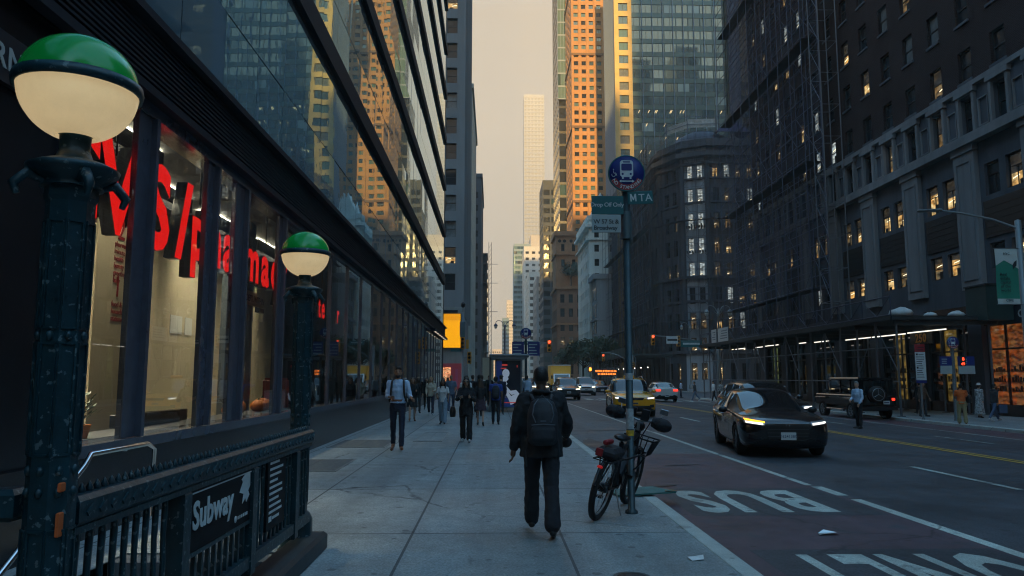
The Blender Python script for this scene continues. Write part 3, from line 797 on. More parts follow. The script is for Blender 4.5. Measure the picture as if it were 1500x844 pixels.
for x, y, r, z, lab in ((-4.55, 13.3, .13, .985, 'small pumpkin on the ledge just past the third window post'), (-4.6, 13.75, .18, .985, 'large pumpkin in the middle of the window ledge'), (-4.55, 14.9, .15, .985, 'pumpkin on the ledge below the hanging board'), (-4.6, 15.3, .17, .985, 'fat pumpkin on the ledge behind the second lamp post'), (-4.58, 15.8, .14, .985, 'last pumpkin on the ledge next to the red box')):
    pumpkin(x, y, r, lab, z)
tag(MB().box(-4.85, -4.5, 16.15, 16.9, .985, 1.6, bev=.02).box(-4.83, -4.52, 16.2, 16.85, 1.6, 1.64).build('display_box', m_dred), 'red display box on the ledge beyond the pumpkins', 'box')
# ---------------------------------------------------------------- right side: brick block, scaffolds, corner building
_before = set(bpy.data.objects)
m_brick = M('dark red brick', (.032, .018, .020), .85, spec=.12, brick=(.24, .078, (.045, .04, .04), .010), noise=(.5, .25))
m_stone = M('grey limestone', (.16, .165, .175), .8, streak=(.8, .3))
m_stone_d = M('dark limestone', (.075, .083, .10), .8, spec=.2, streak=(.9, .3))  # darker, bluer tone of the grey limestone with upright streaks
m_pale = M('pale blue grey stone', (.27, .31, .35), .8, streak=(.7, .2))
m_wframe = M('dark window frame', (.012, .014, .018), .5)
m_wframe_l = M('pale window frame', (.20, .22, .23), .6)
p_dark = M('dark window glass', (.014, .019, .026), .06, ior=1.55, bump=(3, .05, .01))
p_blind = M('window glass with blind', (.11, .13, .14), .25, ior=1.5, noise=(2, .3))
p_warm = lit_pane('warm lit window', (1.0, .50, .12), (1.0, .74, .34), 1.0, 1.6)
p_dim = lit_pane('dim lit window', (.9, .50, .16), (.55, .45, .25), .30, 1.8)
p_cool = lit_pane('cool lit window', (.75, .9, .95), (.9, .95, .85), .75, 1.8)
bk = thing('brick_office_block', 'tall dark brick block with a stone base and lit windows on the right', 'building', (BX, 37, 0))
Y0R, Y1R = 12.4, 62.0
LR = Y1R - Y0R
def BK(b, name, mats): return b.xf(Matrix.Translation((-BX, -37, 0))).build(name, mats, bk)
O = Vector((BX, Y1R, 0)); U = Vector((0, -1, 0))       # looking at the front from the street u runs towards the camera
wins = []
# stone base: bays of 4.55 m with two windows each, on two floors
bays = [Y1R - 0.5 - 4.55 * k for k in range(11)]
us = [0.0]; cols = []
for k in range(10):
    u0 = .55 + 4.55 * k
    # piers lie between windows pairs
    a = u0 + 1.75; c = u0 + 3.15
    us += [a, a + .98, c, c + .98]; cols += [a, c]
us.append(LR)
us = [u for u in us if u <= LR]
vv = [5.0, 6.48, 7.6, 9.75, 11.2, 12.3]
holes = set()
Oz = O
for i in range(len(us) - 1):
    if i % 2 == 1:
        for j in (1, 3): holes.add((i, j))
b = MB(); wall(b, O, U, us, vv, holes, .20, 0, 1)
for a in cols:
    for v0, hgt in ((6.48, 1.12), (9.75, 1.45)):
        yw = Y1R - a
        p = pick([(p_warm, 9), (p_dim, 1), (p_dark, .6)]) if yw < 46 else pick([(p_warm, 3), (p_cool, 2), (p_dim, 3), (p_dark, 3)])
        wins.append((O + U * a + Vector((.148, 0, v0)), U, .98, hgt, 'third' if hgt > 1.2 else 'sash', p, m_wframe))
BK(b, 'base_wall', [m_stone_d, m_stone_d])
# projecting stone piers with raised panel frames, and metal spandrels between
for k in range(10):
    y1 = Y1R - (.55 + 4.55 * k) + .1; y0 = y1 - 1.5
    b = MB(); b.box(-.22, -.004, y0 - 37, y1 - 37, 5.7, 12.0)
    for (a, c, z0, z1) in ((y0 + .22, y0 + .27, 6.1, 11.6), (y1 - .27, y1 - .22, 6.1, 11.6), (y0 + .27, y1 - .27, 6.1, 6.16), (y0 + .27, y1 - .27, 11.54, 11.6)): b.box(-.27, -.222, a - 37, c - 37, z0, z1)
    for z in (7.2, 8.3, 9.4, 10.5): b.box(-.226, -.2205, y0 + .3 - 37, y1 - .3 - 37, z, z + .02)
    b.box(-.30, -.003, y0 - .06 - 37, y1 + .06 - 37, 12.0, 12.3)
    b.build('pier', m_stone, bk)
for k in range(10):
    b = MB(); y1 = Y1R - (.55 + 4.55 * k) - 1.6; y0 = y1 - 2.75
    b.box(BX - .06, BX - .003, y0, y1, 7.85, 9.5)
    for q in range(5): b.box(BX - .09, BX - .061, y0 + .1, y1 - .1, 8.0 + q * .29, 8.06 + q * .29)
    BK(b, 'spandrel', m_gblack)
# belt course, transitional floor with framed openings
b = MB(); b.box(BX - .45, BX + .3, Y0R, Y1R + .2, 12.3, 12.62); b.box(BX - .33, BX + .3, Y0R, Y1R + .15, 12.625, 12.8); BK(b, 'belt_course', m_stone)
nw = 21
b = MB()
W1 = grid_face(b, O + Vector((0, 0, 12.6)), U, LR, 2.6, nw, 1, .95, 1.72, .72, 2.3, .25, 3, .18, 'sash', [(p_dark, 8), (p_dim, 1)], m_wframe, 0, 0)
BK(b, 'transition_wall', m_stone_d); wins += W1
for k in range(nw):
    y1 = Y1R - (.72 + 2.3 * k)
    b = MB()
    b.box(-.16, -.003, y1 - 37, y1 + .16 - 37, 12.82, 14.7); b.box(-.16, -.003, y1 - 1.11 - 37, y1 - .95 - 37, 12.82, 14.7); b.box(-.22, -.004, y1 - 1.2 - 37, y1 + .25 - 37, 14.72, 14.95)
    b.box(-.1, -.003, y1 - 1.98 - 37, y1 - 1.28 - 37, 12.95, 13.0); b.box(-.1, -.003, y1 - 1.98 - 37, y1 - 1.28 - 37, 14.2, 14.25); b.box(-.1, -.003, y1 - 1.33 - 37, y1 - 1.28 - 37, 13.0, 14.2); b.box(-.1, -.003, y1 - 1.98 - 37, y1 - 1.93 - 37, 13.0, 14.2)
    b.build('window_surround', m_stone, bk)
b = MB(); b.box(BX - .2, BX + .3, Y0R, Y1R + .1, 14.97, 15.2); BK(b, 'string_course', m_stone)
# brick floors
nf = 10
b = MB()
def pb(i, j):
    y = Y1R - (.72 + 2.3 * i)
    return pick([(p_dark, 6), (p_blind, 2), (p_warm, 2.2), (p_dim, 2.5)]) if y < 45 else pick([(p_dark, 6), (p_cool, 2.2), (p_dim, 2), (p_warm, .8)])
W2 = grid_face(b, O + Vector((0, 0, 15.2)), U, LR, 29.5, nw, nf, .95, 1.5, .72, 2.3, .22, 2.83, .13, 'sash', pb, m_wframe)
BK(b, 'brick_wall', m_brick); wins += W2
b = MB()
for i in range(nw):
    for j in range(nf):
        y1 = Y1R - (.72 + 2.3 * i); z = 15.2 + .22 + 2.83 * j
        b.box(BX - .08, BX - .002, y1 - 1.02, y1 + .07, z - .13, z - .005)
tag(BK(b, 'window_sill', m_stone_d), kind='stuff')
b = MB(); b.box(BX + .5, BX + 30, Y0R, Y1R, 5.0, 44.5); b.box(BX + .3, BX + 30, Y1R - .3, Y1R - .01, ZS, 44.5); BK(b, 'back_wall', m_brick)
b = MB(); b.box(BX - .8, BX + 30, Y0R, Y1R + .6, 44.75, 45.9); BK(b, 'cornice', m_stone)
add_windows(bk, wins, 98)
# ground floor shop fronts: stone piers, dark fascia, glass with lit rooms behind
for k in range(11):
    y1 = Y1R - (.55 + 4.55 * k) + .1
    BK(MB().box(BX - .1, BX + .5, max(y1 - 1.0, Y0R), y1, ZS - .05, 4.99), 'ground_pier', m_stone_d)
b = MB(); b.box(BX + .02, BX + .5, Y0R, Y1R, 4.0, 4.99); b.box(BX + .02, BX + .4, Y0R, Y1R, ZS - .05, .55); BK(b, 'shop_fascia', m_gblack)
p_orange = lit_pane('orange lit shop', (1, .20, .03), (.7, .32, .10), .26, 2.4)
p_yell = lit_pane('yellow lit shop', (.9, .55, .1), (.5, .35, .08), .25, 1.3)
p_green = lit_pane('green lit shop', (.5, .6, .1), (.2, .3, .15), .30, 2.6)
p_shopd = M('dark shop glass', (.012, .016, .02), .05, ior=1.6)
for k in range(10):
    y1 = Y1R - (.55 + 4.55 * k) - .95; w = 3.5
    kind = {6: p_orange, 5: p_yell, 4: p_yell, 7: p_orange, 0: p_green, 1: p_shopd, 2: p_shopd}.get(k, p_shopd)
    mb = MB(); n4 = 3
    for q in range(n4):
        mb.mat(1 if (kind is p_shopd or q != 1) else 2).quad((.2, -q * w / n4, .56), (.2, -(q + 1) * w / n4, .56), (.2, -(q + 1) * w / n4, 3.98), (.2, -q * w / n4, 3.98))
        mb.mat(0).box(.12, .24, -q * w / n4 - .04, -q * w / n4 + .04, .56, 3.98)
        if kind is not p_shopd:
            for zz in (1.1, 1.5, 1.95):
                mb.box(.15, .19, -(q + .92) * w / n4, -(q + .1) * w / n4, zz, zz + .03)
                for g_ in range(5): mb.box(.15, .19, -(q + .2 + .14 * g_) * w / n4 - .05 * random.random(), -(q + .2 + .14 * g_) * w / n4 + .05, zz + .03, zz + .1 + .2 * random.random())
    mb.mat(0).box(.12, .24, -w, 0, 2.9, 2.98)
    mb.build('shop_window', [m_wframe, p_shopd if kind in (p_shopd, p_yell, p_green) else kind, kind], bk, (0, y1 - 37, 0))
# street number and the watch shop's sign
m_gold = M('gold numerals', (.55, .27, .06), .4, .5)
num = thing('street_number', 'gold street number 250 over the entrance under the sidewalk shed', 'number sign', (BX - .15, 38.0, 3.4))
MB().box(0, .12, -1.0, 1.0, .0, .62).build('board', m_black, num); put_text('print', '250', .62, num, (-.01, 0, .09), -PI / 2, [m_gold], .012, .02, 'CENTER', 1.1)
cz = thing('shop_sign', 'dark fascia sign lettered Citizen in silver at the far right', 'shop sign', (BX - .08, 30.6, 4.1))
MB().box(0, .09, -2.4, 2.2, -.15, .6).build('board', M('sign blue black', (.012, .014, .024), .4), cz)
m_silver = M('silver letters', (.42, .44, .46), .4, .2)
put_text('print', 'Citizen', .46, cz, (-.012, -.45, .1), -PI / 2, [m_silver], .01, .015, 'CENTER', 1.05)
MB().box(-.012, 0, .95, 1.05, .1, .42).box(-.012, 0, 1.1, 1.2, .1, .42).box(-.012, 0, 1.25, 1.32, .1, .42).box(-.012, 0, .95, 1.32, .25, .3).build('emblem', m_silver, cz)
# shop windows glow: a lit ceiling line under the shed
m_lamp_w = emitter('shed lamp', (1.0, .93, .78), 1.5)

# ---------------------------------------------------------------- scaffold helpers
m_pipe = M('galvanised pipe', (.13, .14, .16), .5, .5)
m_pipe_d = M('dark scaffold pipe', (.055, .065, .105), .55, .3)
m_net = None
def net_mat(name, col, op):
    m = M(name, col, .9); n, l = m.node_tree.nodes, m.node_tree.links
    b_ = n['Principled BSDF']; t = n.new('ShaderNodeTexCoord'); w = n.new('ShaderNodeTexNoise'); w.inputs['Scale'].default_value = .8; w.inputs['Detail'].default_value = 5
    mp = n.new('ShaderNodeMapping'); mp.inputs['Scale'].default_value = (3, 3, .25)
    l.new(t.outputs['Object'], mp.inputs[0]); l.new(mp.outputs[0], w.inputs['Vector'])
    r = n.new('ShaderNodeMapRange'); r.inputs['From Min'].default_value = .3; r.inputs['From Max'].default_value = .7; r.inputs['To Min'].default_value = op - .22; r.inputs['To Max'].default_value = op + .15
    l.new(w.outputs['Fac'], r.inputs['Value']); l.new(r.outputs[0], b_.inputs['Alpha'])
    return m
m_net = net_mat('debris netting', (.016, .021, .046), .48)
m_net_d = net_mat('dense debris netting', (.012, .016, .033), .70)
m_plank = M('scaffold planks', (.05, .048, .05), .8, noise=(2, .3))
def scaffold(name, label, path, z0, z1, pitch, lift, net=m_net, depth=1.1, braces=True, group=None, up_cap=100):
    """scaffold along a plan polyline (outer line); inner line lies depth behind its left side"""
    t = thing(name, label, 'scaffold', (path[0][0], path[0][1], z0), 0, group)
    ox, oy = path[0]
    pts = []
    for (a, c) in zip(path[:-1], path[1:]):
        a, c = Vector(a), Vector(c); L = (c - a).length; k = max(1, round(L / pitch)); d = (c - a) / k
        nrm = Vector((-d.y, d.x)).normalized() * depth
        for i in range(k): pts.append((a + d * i, nrm))
    pts.append((Vector(path[-1]), nrm))
    H_ = z1 - z0
    n_up = 0; rest = MB()
    for p, nrm in pts:
        for off in (Vector((0, 0)), nrm):
            q = p + off
            if n_up < up_cap:
                MB().tube([(0, 0, 0), (0, 0, H_)], .03, 5).build('upright', m_pipe_d, t, (q.x - ox, q.y - oy, 0))
            else: rest.tube([(q.x - ox, q.y - oy, 0), (q.x - ox, q.y - oy, H_)], .03, 5)
            n_up += 1
    if rest.v: tag(rest.build('upright', m_pipe_d, t), kind='stuff')
    nl = int(H_ / lift)
    for j in range(1, nl + 1):
        z = j * lift
        b = MB()
        for off in (0, 1):
            b.tube([(p.x + nrm.x * off - ox, p.y + nrm.y * off - oy, z) for p, nrm in pts], .026, 5)
            b.tube([(p.x + nrm.x * off - ox, p.y + nrm.y * off - oy, z + .95) for p, nrm in pts], .02, 4) if z + .95 < H_ else None
        b.build('ledger', m_pipe_d, t)
        b = MB()
        for (p, nr), (q, nq) in (zip(pts[:-1], pts[1:]) if j % 4 == 1 else ()):
            b.add([(p.x - ox + nr.x * .1, p.y - oy + nr.y * .1, z - .05), (q.x - ox + nr.x * .1, q.y - oy + nr.y * .1, z - .05), (q.x + nr.x * .9 - ox, q.y + nr.y * .9 - oy, z - .05), (p.x + nr.x * .9 - ox, p.y + nr.y * .9 - oy, z - .05)], [(0, 1, 2, 3)])
        if b.v: b.build('plank_deck', m_plank, t)
        if braces:
            b = MB()
            for i in range(0, len(pts) - 1):
                p, q = pts[i][0], pts[i + 1][0]
                a, c = (p, q) if (i // 2 + j) % 2 else (q, p)
                b.tube([(a.x - ox, a.y - oy, z - lift), (c.x - ox, c.y - oy, z)], .02, 4)
            b.build('brace', m_pipe_d, t)
    if net is not None:
        b = MB()
        for (p, nr), (q, nq) in zip(pts[:-1], pts[1:]):
            nr_ = nr.normalized() * -.06
            b.quad((p.x - ox + nr_.x, p.y - oy + nr_.y, 0), (q.x - ox + nr_.x, q.y - oy + nr_.y, 0), (q.x - ox + nr_.x, q.y - oy + nr_.y, H_), (p.x - ox + nr_.x, p.y - oy + nr_.y, H_))
        b.build('netting', net, t)
    return t
# scaffold on the far part of the brick block: path runs away from the camera so the inner line lies to the left -> walk it back to front
scaffold('pipe_scaffold', 'netted pipe scaffold on the far half of the dark brick block', [(20.55, 62.6), (20.55, 45.2)], 5.15, 43.0, 1.93, 2.0, m_net, -1.1)
hoist = thing('hoist_tower', 'slim open pipe tower standing where scaffold and bare brick meet', 'scaffold', (20.4, 44.2, 5.15))
for x, y in ((-.55, -.7), (.55, -.7), (-.55, .7), (.55, .7)): MB().tube([(x, y, 0), (x, y, 34)], .035, 6).build('upright', m_pipe, hoist)
for k in range(17):
    z = 1 + 2 * k
    MB().tube([(-.55, -.7, z), (.55, -.7, z), (.55, .7, z), (-.55, .7, z)], .022, 4, closed=True).build('ring', m_pipe, hoist)
    MB().tube([(-.55, -.7, z), (-.55, .7, min(z + 2, 34))], .018, 4).build('brace', m_pipe, hoist)

# ---------------------------------------------------------------- sidewalk sheds
m_shed = M('shed boards', (.020, .024, .026), .7, noise=(3, .3))
m_shed_g = M('shed green board', (.012, .035, .034), .65, noise=(2, .2))
def shed(label, x0, x1, y0, y1, zt, lights, truss=True, pitch=1.75):
    t = thing('sidewalk_shed', label, 'sidewalk shed', (x0, y0, ZS))
    L = y1 - y0; Wd = x1 - x0
    MB().box(-.15, Wd, -.1, L + .1, zt, zt + .16).build('deck', m_shed, t)
    b = MB(); b.box(-.2, -.151, -.1, L + .1, zt + .02, zt + .2); b.box(-.15, Wd, -.16, -.101, zt + .02, zt + .2); b.build('deck_edge', m_shed, t)
    n = max(2, round(L / pitch))
    for i in range(n + 1):
        y = L * i / n
        for x in ((.1, Wd - .35) if i % 2 == 0 or i < 3 else (.1,)):
            p = MB().tube([(0, 0, 0), (0, 0, zt)], .05, 8).build('post', m_pipe, t, (x, y, 0))
            MB().box(-.12, .12, -.12, .12, 0, .03).build('foot_plate', m_pipe, p)
    for i in range(n):
        ya, yb = L * i / n, L * (i + 1) / n
        if i % 3 == 0: MB().tube([(.1, ya, zt * .45), (.1, yb, zt - .1)], .025, 6).build('brace', m_pipe, t)
        if i % 3 == 1: MB().tube([(.1, yb, zt * .45), (.1, ya, zt - .1)], .025, 6).build('brace', m_pipe, t)
    for z in (zt * .36, zt * .72): MB().tube([(.1, 0, z), (.1, L, z)], .028, 6).build('rail', m_pipe, t)
    for i in range(0, n, 2): MB().box(.0, Wd, L * i / n - .06, L * i / n + .06, zt - .18, zt - .002).build('joist', m_shed, t)
    if truss:
        b = MB(); b.tube([(-.1, 0, zt + 1.05), (-.1, L, zt + 1.05)], .03, 5); b.tube([(-.1, 0, zt + .25), (-.1, L, zt + .25)], .03, 5)
        k = round(L / 1.25)
        for i in range(k): b.tube([(-.1, L * i / k, zt + (.25 if i % 2 else 1.05)), (-.1, L * (i + 1) / k, zt + (1.05 if i % 2 else .25))], .018, 4)
        for i in range(0, k + 1, 2): b.tube([(-.1, L * i / k, zt), (-.1, L * i / k, zt + 1.1)], .025, 4)
        b.build('parapet_truss', m_pipe_d, t)
    else:
        b = MB(); b.box(-.17, -.1, -.1, L + .1, zt + .2, zt + 1.25); b.build('parapet_board', m_shed_g, t)
        b = MB(); k = round(L / 2.4)
        for i in range(k + 1): b.box(-.2, -.171, L * i / k - .04, L * i / k + .04, zt + .2, zt + 1.25)
        b.build('parapet_batten', m_shed, t)
    for (x, y, l) in lights: MB().box(-.03, .03, 0, l, -.05, 0).build('tube_lamp', m_lamp_w, t, (x, y, zt - .2))
    return t
s1 = shed('open pipe sidewalk shed with a truss parapet before the dark brick block', 17.2, 21.7, 31.9, 61.8, 4.08,
          [(3.8, 6.0, 6.5), (3.2, 13.5, 2.0), (2.8, 15.9, 1.0), (2.2, 19.0, 2.4), (2.4, 22.6, 1.6), (2.0, 25.2, 2.2), (3.6, 2.2, 3.2)])
s2_ = shed('boarded sidewalk shed running away beyond the avenue on the right', 17.2, 21.9, 91.5, 134, 4.25, [], False, 2.6)
m_bulb = emitter('shed bulb', (1.0, .92, .8), 4.0)
for k in range(9): MB().ball((0, 0, 0), .07, 0, 8, 6).build('bulb', m_bulb, s2_, (2.2, 3 + 4.4 * k, 2.9))
# rubbish and a green box on the shed deck
m_sack = M('white sacking', (.5, .52, .52), .8, noise=(3, .2))
def sack(x, y, z, s, lab):
    b = MB(); vs_ = []
    b.ball((0, 0, s * .3), (s * .8, s * 1.1, s * .42), 0, 10, 6)
    b.v = [(v[0] * (1 + .25 * random.random()), v[1] * (1 + .25 * random.random()), max(0, v[2] * (1 + .3 * random.random()))) for v in b.v]
    tag(b.build('white_sack', m_sack, None, (x, y, z)), lab, 'sack')
sack(17.7, 32.2, 4.3, .5, 'widest white sack lying on the shed deck at its near corner')
sack(19.0, 32.2, 4.3, .26, 'smallest white sack on the shed deck, the middle one')
sack(20.2, 32.3, 4.3, .34, 'peaked white sack on the shed deck nearest the green box')
gx = thing('site_box', 'dark green plywood box at the end of the sidewalk shed deck', 'box', (21.2, 31.6, 4.1))
MB().box(-.4, .75, -.5, .9, .02, 1.5).build('case', m_shed_g, gx); MB().box(-.45, .8, -.55, .95, 1.502, 1.56).build('lid', m_shed, gx)
for i, (y, w, lab) in enumerate(((57.6, 1.2, 'narrow white site notice on the shed parapet'), (55.3, 2.4, 'wide white site notice on the shed parapet'))):
    nt = thing('site_notice', lab, 'notice', (17.0, y, 4.35))
    MB().box(-.03, 0, -w / 2, w / 2, 0, 1.0).build('board', M('notice white', (.42, .45, .45), .6), nt)
    b = MB()
    for q in range(4): b.box(-.034, -.0305, -w / 2 + .15, -w / 2 + .15 + (w - .3) * (.5 + .45 * random.random()), .2 + q * .18, .27 + q * .18)
    b.build('print', M('notice print', (.1, .13, .16), .7), nt)
# ---------------------------------------------------------------- corner building with the polygonal tower
cb = thing('corner_building', 'ornate pale corner building wrapped in pipe scaffold behind the traffic lights', 'building', (26, 100, 0))
def CB(b, name, mats): return b.xf(Matrix.Translation((-26, -100, 0))).build(name, mats, cb)
foot = [(22, 125), (22, 97), (23.9, 92.9), (26.7, 91.4), (33.2, 91.4), (46, 91.4)]
HC = 31.0
wins = []
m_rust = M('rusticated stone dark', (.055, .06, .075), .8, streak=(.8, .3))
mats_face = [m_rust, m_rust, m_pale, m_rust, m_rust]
spec = [(9, 2.8, p_dark), (2, 1.6, None), (2, 1.25, 'cool'), (4, 1.45, 'warm'), (6, 1.9, 'dim')]
for k, (a, c) in enumerate(zip(foot[:-1], foot[1:])):
    a, c = Vector((*a, 0)), Vector((*c, 0)); L = (c - a).length; U = (c - a).normalized()
    n, pu, kind = spec[k]
    ww = .72 if k < 4 else .9
    def pn(i, j, kind=kind):
        if kind == 'cool': return p_cool if j > 3 else (p_dark if j == 3 else p_dim)
        if kind == 'warm': return pick([(p_warm, 3), (p_dim, 4), (p_dark, 3), (p_cool, 1)])
        if kind == 'dim': return pick([(p_dim, 2), (p_dark, 5), (p_cool, .7)])
        return pick([(p_dark, 8), (p_dim, 1)])
    b = MB()
    u0 = (L - (n - 1) * pu - ww) / 2
    wins += grid_face(b, a, U, L, HC, n, 9, ww, 2.05, u0, pu, 1.4 if k != 2 else 1.4, 3.12, .28, 'sash4' if k in (2, 3) else 'sash', pn, m_wframe)
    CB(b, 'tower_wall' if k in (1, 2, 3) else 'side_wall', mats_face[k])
    # bands, cornices and corner pilasters
def ring(z0, z1, out, name, mat):
    b = MB()
    P = []
    cx, cyy = 34, 108
    for i, p in enumerate(foot):
        p = Vector(p)
        n1 = (Vector(foot[i]) - Vector(foot[i - 1])).normalized() if i > 0 else None
        n2 = (Vector(foot[i + 1]) - Vector(foot[i])).normalized() if i < len(foot) - 1 else None
        ns = [Vector((d.y, -d.x)) for d in (n1, n2) if d is not None]
        N = sum(ns, Vector((0, 0))).normalized()
        sc_ = out / max(.5, N.dot(ns[0]))
        P.append(p + N * sc_)
    Q = [tuple(p) for p in P] + [(46, 125)]
    b.prism(Q, z0, z1); return CB(b, name, mat)
for z0, z1, o, nm in ((4.6, 5.0, .35, 'band'), (10.9, 11.2, .25, 'band'), (13.85, 14.2, .5, 'cornice'), (23.35, 23.6, .2, 'band'), (26.4, 26.65, .25, 'band'), (28.3, 28.6, .55, 'band'), (29.2, 29.8, 1.05, 'cornice'), (30.5, 31.0, .75, 'cornice'), (31.0, 31.6, .2, 'parapet')):
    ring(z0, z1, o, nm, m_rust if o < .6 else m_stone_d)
b = MB()
for (x, y) in foot[1:5]: b.lathe([(.32, 5.0), (.32, 29.3)], 8, c=(x, y, 0))
for z in (20.25, 17.1):
    for q in range(8): b.box(24.2 + q * .28, 24.36 + q * .28, 92.4 - q * .15, 92.6 - q * .15, z, z + .3)
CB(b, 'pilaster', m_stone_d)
b = MB(); b.lathe([(4.4, 31.6), (3.6, 32.7), (2.0, 33.6), (.4, 34.0), (0, 34.1)], 12, c=(27.5, 96.5, 0)); CB(b, 'roof', M('slate roof', (.03, .035, .06), .6))
add_windows(cb, wins, 95)
# the scaffold wraps the tower: bent path; and the dark netting along the street side
scaffold('pipe_scaffold', 'open pipe scaffold ringing the polygonal corner tower', [(40, 89.9), (27.2, 89.9), (23.0, 92.0), (20.7, 96.6)], 5.6, 32.4, 2.1, 3.12, net_mat('thin netting', (.022, .024, .038), .26), -1.0)
scaffold('pipe_scaffold', 'dark netted scaffold wall down the street side beyond the corner tower', [(20.6, 133.0), (20.6, 97.5)], 5.6, 33.0, 3.2, 3.12, m_net_d, -1.0, braces=True)
b = MB()
tw = thing('roof_platform', 'pipe framed platform with pale sheeting above the corner tower', 'platform', (26.5, 92.5, 31.6))
for x, y in ((-4, 2), (-2, -.8), (1.5, -1.2), (6, -1.2), (6, 3), (-4, 6)): MB().tube([(x, y, 0), (x, y, 3.0)], .04, 6).build('upright', m_pipe_d, tw)
for z in (.9, 1.9, 2.9): MB().tube([(-4, 6, z), (-4, 2, z), (-2, -.8, z), (1.5, -1.2, z), (6, -1.2, z), (6, 3, z)], .03, 5).build('ledger', m_pipe_d, tw)
MB().quad((-2, -.7, 1.5), (1.5, -1.1, 1.5), (1.5, -1.1, 2.6), (-2, -.7, 2.6)).quad((-3.95, 2, 1.4), (-2, -.7, 1.4), (-2, -.7, 2.4), (-3.95, 2, 2.4)).build('sheeting', M('grey sheeting', (.25, .27, .27), .8, noise=(2, .4)), tw)
MB().add([(1.6, -1.15, 1.0), (6, -1.15, .9), (3.6, -1.1, 2.6), (3.6, 2.5, 2.6), (6, 2.5, .9), (1.6, 2.5, 1.0)], [(0, 1, 2), (1, 4, 3, 2), (0, 2, 3, 5)]).build('tarpaulin', M('blue tarpaulin', (.03, .035, .13), .6), tw)
# the right side above is built with storeys of 2.83 m; all scaled up about the camera to storeys of 3.2 m
CAM_SCALE = 1.136
for o in list(bpy.data.objects):
    if o not in _before and o.parent is None:
        o.location = Vector((o.location.x * CAM_SCALE, o.location.y * CAM_SCALE, o.location.z * CAM_SCALE + ZF - ZS * CAM_SCALE))
        o.scale = (CAM_SCALE, CAM_SCALE, CAM_SCALE)
# ornate white shop front just past the dark netting
sf = thing('stone_shopfront', 'slim white stone front with pilasters squeezed beyond the dark netting', 'building', (20.4, 147.2, 0))
MB().box(0, 3, 0, 7.3, ZS, 21).build('wall', m_pale, sf)
b = MB()
for j in range(4):
    for i in range(2): b.box(-.05, .0, .9 + i * 3.2, 2.9 + i * 3.2, 7 + 3.3 * j, 9.4 + 3.3 * j)
b.build('window', p_dark, sf); MB().box(-.7, 3, -.3, 7.5, 21, 22).build('cornice', m_pale, sf); MB().box(-.4, 3, -.1, 7.3, 12.8, 13.2).build('cornice', m_pale, sf)
# ---------------------------------------------------------------- towers and far buildings
def tower(name, label, x0, x1, y0, y1, h, wall_m, west=None, street=None, side=1, cap=100, roof=True, group=None, cat='building'):
    """box tower; west = the face towards the camera, street = the face along the road; side=1 stands right of the road"""
    cx, cyy = (x0 + x1) / 2, (y0 + y1) / 2
    t = thing(name, label, cat, (cx, cyy, 0), 0, group)
    T = Matrix.Translation((-cx, -cyy, 0)); wins = []
    b = MB()
    def face(O, U, L, s):
        if s is None: b.quad(O, Vector(O) + Vector(U) * L, Vector(O) + Vector(U) * L + Vector((0, 0, h)), Vector(O) + Vector((0, 0, h))); return
        nu, nv, wf, hf, v0, v1, dep, style, panes, fr = s
        pu = L / nu; pv = (v1 - v0) / nv
        wins.extend(grid_face(b, O, U, L, h, nu, nv, pu * wf, pv * hf, pu * (1 - wf) / 2, pu, v0 + pv * (1 - hf) * .5, pv, dep, style, panes, fr))
    face((x0, y0, 0), (1, 0, 0), x1 - x0, west)
    if side > 0: face((x0, y1, 0), (0, -1, 0), y1 - y0, street); face((x1, y0, 0), (0, 1, 0), y1 - y0, None)
    else: face((x1, y0, 0), (0, 1, 0), y1 - y0, street); face((x0, y1, 0), (0, -1, 0), y1 - y0, None)
    b.quad((x1, y1, 0), (x0, y1, 0), (x0, y1, h), (x1, y1, h)); b.quad((x0, y0, h), (x1, y0, h), (x1, y1, h), (x0, y1, h))
    b.xf(T).build('wall', wall_m, t)
    if roof: MB().box(x0 - .3, x1 + .3, y0 - .3, y1 + .3, h + .01, h + .9).xf(T).build('parapet', wall_m, t)
    add_windows(t, wins, cap)
    return t, T
def TB(b, T, t, name, mats): return b.xf(T).build(name, mats, t)

m_obrick = M('orange brick', (.41, .205, .075), .85, noise=(.25, .15))
m_bstrip = M('blue grey metal strip', (.17, .22, .29), .5, .2)
m_dstrip = M('dark strip', (.012, .016, .022), .3)
p_sky = M('sky facing glass', (.030, .065, .075), .04, ior=2.3, stint=(.6, .9, .95), bump=(.4, .06, .05))
p_sky2 = M('pale facing glass', (.10, .17, .175), .06, ior=2.4, stint=(.7, .95, .95), bump=(.4, .06, .05))
m_gold_stone = M('tan limestone', (.52, .37, .15), .8, noise=(.4, .12))
m_tealm = M('teal curtain metal', (.10, .16, .165), .25, .6)
p_spark = lit_pane('office lit pane', (1, .75, .4), (.2, .25, .2), .35, 1.2)
p_teal = M('teal office glass', (.27, .39, .43), .03, .85, bump=(.3, .08, .06))

# glass office tower behind the corner building
p_teal2 = M('teal office glass darker', (.16, .25, .29), .05, .8, bump=(.5, .1, .06)); p_teal3 = M('teal office glass with blinds', (.30, .40, .40), .2, .3)
def gt_pane(i, j): return pick([(p_teal, 7), (p_teal2, 2.5), (p_teal3, 1.2)])
gt, T = tower('office_tower', 'teal glass office tower with a sunlit tan strip behind the corner tower', 25.0, 47.5, 147, 162, 120, m_tealm,
              (9, 42, .96, .66, 0, 118, .05, 'pair', gt_pane, m_dstrip), None, 1)
